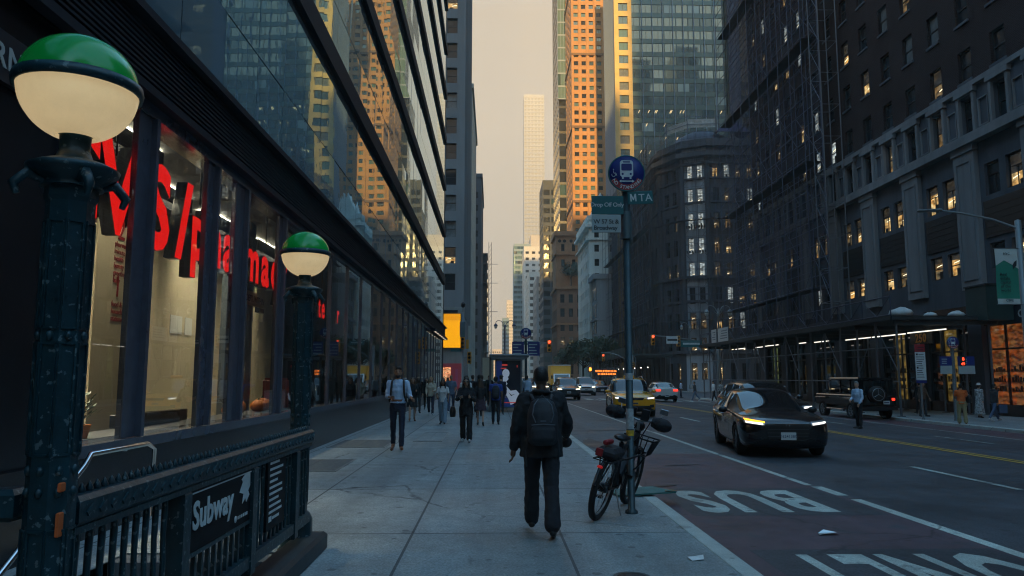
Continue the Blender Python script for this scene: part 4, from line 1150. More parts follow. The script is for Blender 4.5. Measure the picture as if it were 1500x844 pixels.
# its sunlit tan strip with square windows on the left edge of the camera side
b = MB()
tw_ = grid_face(b, (24.6, 146.4, 0), Vector((1, 0, 0)), 3.6, 120, 1, 42, 1.9, 1.7, .9, 3, .55, 2.81, .2, 'pair', [(p_teal, 3), (p_sky2, 2), (p_blind, 1)], m_wframe)
b.quad((28.2, 146.4, 0), (28.2, 147, 0), (28.2, 147, 120), (28.2, 146.4, 120))
b.quad((24.6, 147, 0), (24.6, 146.4, 0), (24.6, 146.4, 120), (24.6, 147, 120))
TB(b, T, gt, 'stone_strip', m_gold_stone); add_windows(gt, tw_, 42, 'strip_window')
b = MB()
for k in range(1, 9): b.box(28.2 + k * 2.14, 28.2 + k * 2.14 + .1, 146.78, 146.99, 0, 120)
TB(b, T, gt, 'mullion', m_bstrip)
m_offlamp = emitter('office ceiling lamp', (1.0, .72, .35), 1.6)
b = MB()
for k in range(60):
    x = 28.6 + 18 * random.random(); j = random.choice([11, 12, 13, 14, 15, 16, 17, 18, 19]); z = j * 2.81 + 1.9
    b.add([(x, 146.93, z - .35), (x + .1, 146.93, z - .35), (x + .42, 146.93, z + .25), (x + .3, 146.93, z + .25)], [(0, 1, 2, 3)])
tag(TB(b, T, gt, 'ceiling_lamp', m_offlamp), kind='stuff')
# striped street side
b = MB()
for k in range(18): b.box(24.75, 24.98, 147.1 + k * .83, 147.1 + k * .83 + .36, 0, 120)
TB(b, T, gt, 'stripe', m_bstrip)
b = MB(); b.box(24.9, 24.995, 147, 162, 0, 120); TB(b, T, gt, 'stripe_glass', m_dstrip)
# dark pier and wing to its right
dk, T = tower('dark_office_tower', 'dark office tower with blue corner pier right of the teal glass tower', 47.6, 75, 146, 170, 120, m_gblack,
              (12, 40, .9, .6, 0, 118, .06, 'pair', [(p_dark, 12), (p_spark, 1)], m_dstrip), None, 1, 60)
TB(MB().box(47.7, 50.0, 145.4, 145.99, 0, 120), T, dk, 'pier', M('blue pier metal', (.03, .038, .07), .4, .2))

# white stone block
m_wstone = M('white limestone', (.80, .86, .82), .8, streak=(.35, .2))
st, T = tower('white_stone_block', 'white stone block with small dark windows beyond the dark scaffold', 20.0, 33, 155, 176, 34.5, m_wstone,
              (4, 10, .30, .50, 3, 33, .25, 'sash', [(p_dark, 1)], m_wframe), (7, 10, .42, .5, 3, 33, .25, 'sash', [(p_dark, 1)], m_wframe), 1)
for q in ((19.2, 33, 154.2, 176.5, 32.9, 33.5), (19.5, 33, 154.6, 176.3, 30.2, 30.5)): TB(MB().box(*q), T, st, 'cornice', m_wstone)
TB(MB().add([(20.5, 155.5, 35.4), (24.5, 155.5, 35.4), (22.6, 155.5, 40.5), (20.5, 160, 35.4), (24.5, 160, 35.4), (22.6, 160, 40.5)], [(0, 1, 2), (5, 4, 3), (1, 4, 5, 2), (3, 0, 2, 5)]), T, st, 'gable', m_wstone)

# orange brick tower
def ob_p(i, j): return pick([(p_sky2, 5), (p_dark, 4), (p_teal, 4), (p_dim, 1)])
br, T = tower('brick_tower', 'tall orange brick tower glowing in low sun right of the sky gap', 23.4, 37.2, 215, 235, 165, m_obrick,
              (6, 56, .56, .50, 20, 162, .3, 'pair', ob_p, m_wframe), (5, 56, .4, .5, 20, 162, .3, 'pair', ob_p, m_wframe), 1)
for z in (52.3, 74.8, 97.2, 119.6, 142): TB(MB().box(23.1, 37.4, 214.6, 235, z, z + .7), T, br, 'band', M('dark brick band', (.17, .10, .05), .85))
b = MB()
for x in (23.4, 25.65, 27.95, 30.25, 32.55, 34.85): b.box(x - .25, x + .25, 214.7, 214.98, 0, 165)
TB(b, T, br, 'pilaster', m_obrick)

# black glass tower beside it
def bt_p(i, j): return pick([(p_sky, 5), (p_dark, 3)])
bt, T = tower('black_glass_tower', 'dark blue black glass tower at the right edge of the sky gap', 21.4, 35, 238, 262, 190, m_gblack,
              (6, 44, .96, .8, 0, 188, .04, 'bare', [(p_dark, 6), (p_sky, 1)], m_dstrip), (6, 44, .85, .7, 0, 188, .05, 'bare', [(p_dark, 1)], m_dstrip), 1, 60)
b = MB(); wq = grid_face(b, (21.0, 237, 92), Vector((1, 0, 0)), 4.2, 98, 4, 22, .92, 3.9, .06, 1.04, .3, 4.4, .05, 'bare', [(p_sky2, 3), (p_sky, 1)], m_dstrip)
b.quad((25.2, 237, 92), (25.2, 238, 92), (25.2, 238, 190), (25.2, 237, 190)); b.quad((21.0, 238, 92), (21.0, 237, 92), (21.0, 237, 190), (21.0, 238, 190)); b.quad((21.0, 238, 92), (25.2, 238, 92), (25.2, 237, 92), (21.0, 237, 92))
TB(b, T, bt, 'glass_bay', m_bstrip); add_windows(bt, wq, 40, 'bay_pane')

# brown concert hall in front of them
m_hall = M('brown terracotta', (.42, .22, .12), .85, noise=(.5, .2)); m_hall_d = M('brown brick', (.27, .15, .10), .85, noise=(.5, .2))
ch = thing('concert_hall', 'brown terracotta hall with arched windows and a planted setback', 'building', (20, 200, 0))
def CH(b, n, m): return b.xf(Matrix.Translation((-20, -200, 0))).build(n, m, ch)
b = MB(); wh = grid_face(b, (16.6, 195, 0), Vector((1, 0, 0)), 7.2, 25.0, 3, 6, 1.1, 2.2, .9, 2.2, 2.5, 3.7, .3, 'sash', [(p_dark, 4), (p_dim, 1)], m_wframe)
wh += grid_face(b, (16.6, 212, 0), Vector((0, -1, 0)), 17, 25.0, 6, 6, 1.2, 2.2, 1, 2.7, 2.5, 3.7, .3, 'sash', [(p_dark, 1)], m_wframe)
b.quad((16.6, 195, 25), (30, 195, 25), (30, 212, 25), (16.6, 212, 25)); b.quad((23.8, 195, 0), (30, 195, 0), (30, 195, 25), (23.8, 195, 25))
CH(b, 'lower_wall', m_hall_d)
b = MB(); wh += grid_face(b, (16.9, 200, 25), Vector((1, 0, 0)), 6.6, 15.5, 2, 2, .9, 2.0, 1.4, 2.9, 6.2, 4.2, .3, 'sash', [(p_dark, 1)], m_wframe)
b.quad((16.9, 212, 25), (16.9, 200, 25), (16.9, 200, 40.5), (16.9, 212, 40.5)); b.quad((23.5, 200, 25), (23.5, 212, 25), (23.5, 212, 40.5), (23.5, 200, 40.5)); b.quad((16.9, 200, 40.5), (23.5, 200, 40.5), (23.5, 212, 40.5), (16.9, 212, 40.5))
CH(b, 'upper_wall', m_hall)
for q in ((16.2, 30, 194.5, 212, 24.6, 25.3), (16.3, 30, 194.6, 212, 15.2, 15.7), (16.4, 24.1, 199.4, 212, 39.6, 40.8), (16.5, 24, 199.5, 212, 34.4, 34.8)): CH(MB().box(*q), 'cornice', m_hall)
b = MB()
for x in (17.9, 19.2, 21.0, 22.3): b.lathe([(.45, 0), (.45, .05)], 12, c=(x, 199.96, 38.2), axis='y')
CH(b, 'arch', p_dark); add_windows(ch, wh, 80)

# left side beyond the avenue
m_gstone = M('grey left stone', (.13, .15, .165), .8, streak=(.5, .2))
lf, T = tower('grey_stone_tower', 'grey stone tower with a yellow billboard at its foot, left of the sky gap', -30, -4.05, 95, 123, 130, m_gstone,
              (9, 34, .48, .62, 12, 128, .35, 'sash', [(p_dark, 5), (p_blind, 2), (p_warm, .6)], m_wframe), (10, 34, .3, .62, 12, 128, .3, 'sash', [(p_dark, 5), (p_blind, 1)], m_wframe), -1)
b = MB()
for k in range(10): b.box(-4.06, -3.72, 95 + k * 3.05, 95.5 + k * 3.05, 10, 130)
TB(b, T, lf, 'pilaster', m_gstone)
TB(MB().box(-13, -3.6, 93.8, 94.99, ZS, 10.4), T, lf, 'podium', M('podium stone', (.17, .19, .19), .8, streak=(.6, .2)))
TB(MB().box(-12.5, -4.4, 93.68, 93.79, 7.2, 10.0), T, lf, 'podium_window', p_dark)
bb = thing('billboard', 'plain glowing yellow orange billboard above the red shop', 'billboard', (-5.5, 93.4, 5.3))
MB().box(-1.75, 1.55, .06, .25, -.08, 4.28).build('frame', m_black, bb)
MB().quad((-1.67, .05, 0), (1.47, .05, 0), (1.47, .05, 3.4), (-1.67, .05, 3.4)).build('screen', emitter('billboard yellow', (1.0, .43, .008), .95), bb)
MB().quad((-1.67, .045, 3.41), (1.47, .045, 3.41), (1.47, .045, 4.2), (-1.67, .045, 4.2)).build('upper_screen', emitter('billboard amber', (.85, .34, .01), .85), bb)
rs = thing('red_shop', 'small red shop front with lit shelves under the yellow billboard', 'shop', (-5.5, 93.3, ZS))
MB().box(-1.9, 1.7, .1, .45, 0, 3.3).box(.35, 1.7, 0, .1, 0, 3.3).box(-1.9, 1.7, .02, .1, 2.9, 3.3).build('front', M('shop red', (.42, .045, .065), .5), rs)
MB().quad((-1.85, .09, .3), (.33, .09, .3), (.33, .09, 2.85), (-1.85, .09, 2.85)).build('shop_window', lit_pane('red shop glow', (1, .25, .08), (1, .6, .3), 1.2, 3.5), rs)
MB().box(.9, 1.2, -.02, 0, .5, 2.6).build('poster', M('magenta poster', (.38, .06, .13), .5), rs)
lg, T = tower('greenish_stone_building', 'slim pale greenish stone block behind the grey left tower', -24, -4.15, 140, 176, 57, M('greenish stone', (.27, .31, .29), .8, streak=(.5, .2)),
              (7, 14, .4, .5, 3, 55, .25, 'sash', [(p_dark, 1)], m_wframe), (12, 14, .35, .5, 3, 55, .25, 'sash', [(p_dark, 3), (p_blind, 1)], m_wframe), -1, 60)
ld, T = tower('dark_stepped_building', 'dark narrow building stepping down beyond the greenish block', -22, -3.1, 190, 226, 53, M('dark slate stone', (.07, .08, .10), .8, streak=(.5, .2)),
              (7, 14, .4, .5, 3, 50, .25, 'sash', [(p_dark, 1)], m_wframe), (12, 14, .35, .55, 3, 50, .25, 'sash', [(p_dark, 3), (p_blind, 1)], m_wframe), -1, 50)
# building site: open floors and a mast
cs = thing('construction_frame', 'open floored building site with a mast crane at the left end of the gap', 'building site', (-4, 240, 0))
for k in range(13): MB().box(-10, 2.3, -6, 8, 3 + 3.1 * k, 3.25 + 3.1 * k).build('floor_slab', m_stone_d, cs)
for x in (-9.6, -6, -2.2, 1.9): MB().box(x - .2, x + .2, -5.8, -5.4, 0, 40.2).build('column', m_stone_d, cs)
MB().box(-9.8, 1.9, -4.5, 7.5, 0, 40).build('core', M('site screen', (.05, .065, .085), .7), cs)
b = MB()
for (x, y) in ((2.6, -6), (3.5, -6), (2.6, -5.1), (3.5, -5.1)): b.tube([(x, y, 0), (x, y, 44)], .07, 5)
for k in range(29):
    z = 1.5 * k; b.tube([(2.6, -6, z), (3.5, -6, z + 1.5)], .04, 4); b.tube([(3.5, -6, z), (3.5, -5.1, z + 1.5)], .04, 4)
b.build('mast', m_pipe_d, cs)
for z in (22, 31, 37): MB().tube([(1.8, -5.6, z), (5.4, -5.6, z)], .08, 5).build('mast_arm', m_pipe_d, cs)
lw = thing('site_hoarding', 'pale boarded lower storeys below the open building site', 'hoarding', (-3, 228, ZS))
MB().box(-4, 3.2, 0, 1, 0, 7.5).build('board', M('pale hoarding', (.42, .42, .32), .7), lw); MB().tube([(-4, -.05, 7.6), (3.2, -.05, 7.6)], .08, 5).tube([(-4, -.05, 9.2), (3.2, -.05, 9.2)], .08, 5).build('rail', m_pipe, lw)
b = MB()
for k in range(9): b.tube([(-4 + .9 * k, -.05, 7.5), (-4 + .9 * k, -.05, 9.2)], .05, 4)
b.build('railing', m_pipe, lw)

# far end of the street
def far_t(name, label, x0, x1, y0, d, h, col, west, street=None, side=1, cap=60):
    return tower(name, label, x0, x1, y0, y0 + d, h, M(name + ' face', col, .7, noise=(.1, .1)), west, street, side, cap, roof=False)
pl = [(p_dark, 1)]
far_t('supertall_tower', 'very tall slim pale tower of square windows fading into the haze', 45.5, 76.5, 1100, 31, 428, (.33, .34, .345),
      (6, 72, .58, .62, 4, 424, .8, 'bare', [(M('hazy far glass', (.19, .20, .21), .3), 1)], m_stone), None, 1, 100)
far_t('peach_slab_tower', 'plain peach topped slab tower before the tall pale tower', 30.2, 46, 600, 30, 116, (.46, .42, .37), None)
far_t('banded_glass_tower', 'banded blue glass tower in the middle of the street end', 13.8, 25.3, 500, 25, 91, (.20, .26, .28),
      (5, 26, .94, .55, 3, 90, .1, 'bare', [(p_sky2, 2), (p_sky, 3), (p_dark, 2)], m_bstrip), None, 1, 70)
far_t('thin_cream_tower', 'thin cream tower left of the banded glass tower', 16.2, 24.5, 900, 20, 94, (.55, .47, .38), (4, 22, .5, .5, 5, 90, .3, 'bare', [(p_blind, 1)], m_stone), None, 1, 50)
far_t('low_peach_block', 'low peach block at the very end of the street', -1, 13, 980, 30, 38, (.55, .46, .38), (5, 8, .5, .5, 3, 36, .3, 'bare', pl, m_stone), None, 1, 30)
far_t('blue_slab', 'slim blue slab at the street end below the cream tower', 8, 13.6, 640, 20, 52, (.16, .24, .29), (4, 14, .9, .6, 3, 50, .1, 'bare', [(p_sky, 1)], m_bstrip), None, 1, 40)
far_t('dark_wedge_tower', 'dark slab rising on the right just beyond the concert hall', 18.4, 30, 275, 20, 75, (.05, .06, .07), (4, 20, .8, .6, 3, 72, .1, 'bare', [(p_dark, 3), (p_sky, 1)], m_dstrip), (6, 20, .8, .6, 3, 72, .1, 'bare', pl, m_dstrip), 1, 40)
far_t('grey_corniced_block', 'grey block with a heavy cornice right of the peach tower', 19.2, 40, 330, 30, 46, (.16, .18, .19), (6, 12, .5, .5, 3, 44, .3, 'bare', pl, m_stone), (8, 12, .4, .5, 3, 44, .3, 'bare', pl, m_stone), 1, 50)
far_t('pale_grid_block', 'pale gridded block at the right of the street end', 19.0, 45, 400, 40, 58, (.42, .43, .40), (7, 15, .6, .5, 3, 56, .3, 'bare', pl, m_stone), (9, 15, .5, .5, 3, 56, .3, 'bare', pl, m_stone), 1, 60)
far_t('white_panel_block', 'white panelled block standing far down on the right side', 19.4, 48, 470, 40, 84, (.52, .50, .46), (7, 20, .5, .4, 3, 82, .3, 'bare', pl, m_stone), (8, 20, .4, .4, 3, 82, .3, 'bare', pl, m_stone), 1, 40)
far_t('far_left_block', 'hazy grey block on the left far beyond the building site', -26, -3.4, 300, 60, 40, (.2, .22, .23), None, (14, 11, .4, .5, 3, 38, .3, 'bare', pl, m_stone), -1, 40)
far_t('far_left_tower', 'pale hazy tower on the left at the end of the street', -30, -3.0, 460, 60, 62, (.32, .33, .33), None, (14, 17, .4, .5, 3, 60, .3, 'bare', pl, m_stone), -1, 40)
# unseen blocks added behind the camera, sized to cut the low sun
m_back = M('dull back stone', (.12, .11, .10), .85, noise=(.1, .2))  # plain dull stone shared by everything behind the camera
for nm, lab, x0, x1, y0, h in (('wide_sun_blocker', 'broad unseen block added behind the camera to shade the street', -75, -25.6, -330, 135), ('low_sun_blocker', 'lower unseen sun block added behind the camera beside the broad one', -25.5, 60, -330, 100), ('tall_sun_blocker', 'very tall unseen sun block added behind the camera right of the street axis', -18.7, 40, -300, 165)):
    t = thing(nm, lab, 'building', ((x0 + x1) / 2, y0, 0)); w = (x1 - x0) / 2
    MB().box(-w, w, -25, 0, 0, h).build('wall', m_back, t)
    b = MB()
    for k in range(int(h / 4)): b.box(-w + 1, w - 1, .02, .1, 3 + 4 * k, 5 + 4 * k)
    b.build('window_band', p_dark, t)
t = thing('stepped_tower', 'dark stepped tower behind the camera mirrored in the teal glass', 'building', (105, -150, 0))
b = MB(); bw = MB()
for x0, x1, h in ((-60, -22, 150), (-22, -8, 196), (-8, 8, 172), (8, 22, 206), (22, 60, 184)):
    b.box(x0, x1 - .05, -30, 0, 0, h)
    for k in range(int(h / 4)): bw.box(x0 + 1, x1 - 1, .02, .1, 3 + 4 * k, 5 + 4 * k)
b.build('wall', m_back, t); bw.build('window_band', p_dark, t)
for nm, lab, x0, x1 in (('left_side_block', 'dark block behind the camera on the left pavement side', -32, FX - .2), ('right_side_block', 'dark stone block behind the camera on the right pavement side', BX, BX + 30)):
    t = thing(nm, lab, 'building', ((x0 + x1) / 2, -30, 0)); w = (x1 - x0) / 2
    MB().box(-w, w, -60, 15.5 if x0 < 0 else 41.8, 0, 20).build('wall', m_back, t)
    s_ = 1 if x0 < 0 else -1; b = MB()
    for k in range(5):
        for q in range(22): b.box(min(s_ * w, s_ * (w + .08)), max(s_ * w, s_ * (w + .08)), -58 + q * 3.2, -56.5 + q * 3.2, 4 + 3.2 * k, 6 + 3.2 * k)
    tag(b.build('window', p_dark, t), kind='stuff')
# air between the camera and the far towers
hz = MB().box(-700, 700, -420, 1400, -4.2, 470).build('haze', None)
hz.data.materials.clear()
mh = bpy.data.materials.new('haze air'); mh.use_nodes = True
nn = mh.node_tree.nodes; nn.clear()
pv = nn.new('ShaderNodeVolumePrincipled'); oo = nn.new('ShaderNodeOutputMaterial')
pv.inputs['Color'].default_value = (1.0, .92, .78, 1); pv.inputs['Density'].default_value = .0005; pv.inputs['Anisotropy'].default_value = 0.0
mh.node_tree.links.new(pv.outputs[0], oo.inputs['Volume'])
hz.data.materials.append(mh)
tag(hz, kind='stuff')
# ---------------------------------------------------------------- subway entrance
def iron_mat():
    m = M('green black cast iron', (.007, .038, .050), .42, .1, noise=(7, .35), bump=(26, .6, .006))
    n, l = m.node_tree.nodes, m.node_tree.links; b_ = n['Principled BSDF']
    src = b_.inputs['Base Color'].links[0].from_socket
    t = n.new('ShaderNodeTexCoord'); v = n.new('ShaderNodeTexNoise'); v.inputs['Scale'].default_value = 34; v.inputs['Detail'].default_value = 3
    l.new(t.outputs['Object'], v.inputs['Vector'])
    r = n.new('ShaderNodeMapRange'); r.inputs['From Min'].default_value = .62; r.inputs['From Max'].default_value = .66
    l.new(v.outputs['Fac'], r.inputs['Value'])
    x = n.new('ShaderNodeMix'); x.data_type = 'RGBA'; x.inputs['B'].default_value = (.12, .17, .18, 1)       # chipped, scuffed paint
    l.new(r.outputs[0], x.inputs['Factor']); l.new(src, x.inputs['A']); l.new(x.outputs['Result'], b_.inputs['Base Color'])
    return m
m_iron = iron_mat()
m_rustpaint = M('orange primer', (.65, .13, .03), .7)
m_milk = M('milk glass', (.86, .64, .34), .16, emit=((1.0, .72, .36), .50, 1, 1), noise=(2.2, .13))
m_green = M('green glass', (.008, .26, .045), .2, emit=((.0, .30, .04), .10), noise=(3, .12))
def globe_lamp(label, x, y):
    t = thing('globe_lamp', label, 'lamp post', (x, y, ZS), 0, 'subway globe lamps')
    b = MB()
    b.lathe([(.165, 0), (.165, .05), (.14, .08), (.14, .30), (.12, .34), (.098, .37)], 8)
    b.lathe([(.088, .36), (.088, 2.28), (.097, 2.30), (.097, 2.36)], 8, smooth=False)
    # raised panels and rosettes down the faces of the post
    for k in range(8):
        a = 2 * PI * (k + 1) / 8 ; rot = Matrix.Rotation(a, 3, 'Z'); q = .088 * math.cos(PI / 8)
        for z0, z1 in ((.45, 1.02), (1.3, 1.72), (1.78, 2.2)):
            for s_ in (-.027, .027): b.cbox(rot @ Vector((q + .001, s_, (z0 + z1) / 2)), (.012, .007, z1 - z0), rot=rot)
            for z in (z0, z1): b.cbox(rot @ Vector((q + .001, 0, z)), (.012, .06, .008), rot=rot)
        for z in (1.16, 1.24, 1.75): b.ball(rot @ Vector((q, 0, z)), (.016, .016, .02), None, 6, 4)
    b.build('post', m_iron, t)
    b = MB(); b.lathe([(.115, 2.34), (.105, 2.36), (.165, 2.40), (.17, 2.42), (.13, 2.44), (.07, 2.46), (.055, 2.50), (.058, 2.56), (.10, 2.595), (.105, 2.61), (.0, 2.61)], 20)
    for k in range(4):
        a = PI / 2 * k + PI / 4; d = Vector((math.cos(a), math.sin(a), 0))
        b.tube([d * .10 + Vector((0, 0, 2.36)), d * .16 + Vector((0, 0, 2.38)), d * .205 + Vector((0, 0, 2.33)), d * .19 + Vector((0, 0, 2.29))], [.02, .022, .02, .012], 6)
    b.build('cap', m_iron, t)
    zc = 2.76; r = .222; n = 14
    MB().lathe([(.095, 2.59)] + [(r * math.sin(PI - PI / 2 * i / n), zc + r * math.cos(PI - PI / 2 * i / n)) for i in range(3, n + 1)], 36).build('milk_glass_bowl', m_milk, t)
    MB().lathe([(r * math.cos(PI / 2 * i / n) * 1.0, zc + .004 + r * .94 * math.sin(PI / 2 * i / n)) for i in range(n + 1)], 36).build('green_dome', m_green, t)
    MB().lathe([(r, zc - .02), (r + .014, zc - .022), (r + .018, zc), (r + .014, zc + .022), (r - .004, zc + .022)], 36, caps=False).build('ring', m_iron, t)
    return t
LX = -1.69
lamp_near = globe_lamp('nearest green and cream globe lamp on a scuffed iron post with orange chips', LX, 3.0)
b = MB()
for z, s_ in ((1.18, .022), (1.06, .035), (1.02, .028)): b.cbox((.07, -.055, z), (.012, .035, s_ * 1.6), bev=.004)
b.build('paint_chip', m_rustpaint, lamp_near)
globe_lamp('farther green and cream globe lamp at the end of the subway railing', LX - .10, 7.15)
# railing between the lamps
rl = thing('subway_railing', 'green black iron subway railing with a Subway sign between two globe lamps', 'railing', (LX, 3.0, ZS))
L = 4.15
b = MB(); b.box(-.06, .06, .1, L - .1, 1.0, 1.12, bev=.02); b.box(-.045, .045, .1, L - .1, .97, .999); b.build('top_rail', m_iron, rl)
b = MB()
for k in range(64): b.lathe([(.014, 1.115), (.017, 1.13), (.008, 1.15), (0, 1.162)], 6, c=(0, .16 + k * .061, 0))
tag(b.build('rail_bead', m_iron, rl), kind='stuff')
b = MB()
for k in range(40): b.cbox((.061, .18 + k * .098, 1.06), (.012, .055, .02), rot=Matrix.Rotation(.6, 3, 'X'))
tag(b.build('rope_moulding', m_iron, rl), kind='stuff')
MB().box(-.04, .04, .1, L - .1, .30, .38).build('bottom_rail', m_iron, rl)
posts = [1.22, 2.40, 3.55]
for y in posts: MB().box(-.05, .05, y - .05, y + .05, .25, .97, bev=.008).build('rail_post', m_iron, rl)
k = 0; y = .2
while y < L - .15:
    if all(abs(y - p) > .08 for p in posts):
        sg_ = 1.29 < y < 2.34; sh = 2.7 < y < 3.3
        top = .60 if sg_ else .97
        if sg_ : MB().box(-.012, .012, -.014, .014, .38, .60).build('baluster', m_iron, rl, (0, y, 0))
        else:
            MB().tube([(0, 0, .38), (.0, .0, .5), (0, .006, .62), (0, -.006, .78), (0, 0, .92), (0, 0, top)], [.013, .016, .014, .014, .016, .013], 6).build('baluster', m_iron, rl, (0, y, 0))
    y += .105
MB().box(-.03, .03, 1.27, 2.35, .60, .625).build('sign_ledge', m_iron, rl)
m_signblk = M('black enamel sign', (.006, .007, .010), .6, spec=.2, noise=(5, .3))
m_signwht = M('sign white', (.62, .66, .66), .5, noise=(8, .2))
sp = MB().box(-.012, .03, -.53, .53, -.175, .175, bev=.004).build('sign_panel', m_signblk, rl, (0, 1.81, .80)); sp['label'] = 'black Subway sign with a torn white patch'
put_text('sign_word', 'Subway', .215, sp, (.034, -.48, -.05), PI / 2, [m_signwht], .002, .024, 'LEFT')
MB().box(.0305, .033, -.53, .53, .145, .153).build('sign_line', m_signwht, sp)
MB().prism([(.30, .04), (.36, .10), (.33, .12), (.40, .145), (.50, .15), (.51, .06), (.47, .03), (.50, .0), (.44, -.04), (.42, -.01), (.36, -.04), (.38, .02)], .0306, .034, plane='yz').build('torn_patch', m_signwht, sp)
b = MB(); b.lathe([(.0, .031), (.022, .031), (.022, .034), (0, .034)], 12, c=(0, .24, -.12), axis='x')
for q in range(6): b.box(.031, .033, .28 + q * .035, .30 + q * .035, -.128, -.108)
b.build('small_mark', m_signwht, sp)
s3 = MB().box(-.01, .03, -.24, .24, -.26, .3, bev=.004).build('notice_panel', m_signblk, rl, (0, 2.98, .72)); s3['label'] = 'black notice panel with rows of small white print'
b = MB()
for q in range(9): b.box(.0305, .033, -.19, .0 + .17 * random.random(), .22 - q * .045, .238 - q * .045)
b.box(.0305, .033, -.19, -.12, -.2, -.16); b.box(.0305, .033, -.10, .08, -.19, -.17); b.build('print', m_signwht, s3)
MB().box(-.13, .14, -1.4, L + .2, -.02, .16, bev=.03).build('kerb_base', M('dark painted base', (.018, .030, .036), .5, noise=(5, .3)), rl)
# cross railing at the near end
cr = thing('cross_railing', 'short iron railing running from the near globe lamp to the wall', 'railing', (LX, 3.0, ZS))
MB().box(-1.75, -.1, -.06, .06, 1.05, 1.17, bev=.02).box(-1.75, -.1, -.04, .04, .30, .38).build('rail', m_iron, cr)
for k in range(14): MB().tube([(0, 0, .38), (0, 0, 1.05)], .014, 6).build('baluster', m_iron, cr, (-.2 - .115 * k, 0, 0))
hr = thing('stair_handrail', 'polished steel handrail inside the subway stairwell', 'handrail', (-3.2, 7.2, ZS))
m_bright = M('polished steel', (.75, .77, .78), .15, 1.0)
MB().tube([(0, .15, .30), (0, .15, .92), (0, 0, .98), (0, -1.0, .98), (0, -1.08, .9), (0, -5.2, -1.6)], .022, 8).build('rail', m_bright, hr)
for q in range(3): MB().tube([(0, 0, 0), (-.12, 0, 0)], .012, 6).build('bracket', m_bright, hr, (0, -.4 - q * 1.2, .96 - max(0, q - .3) * .6))

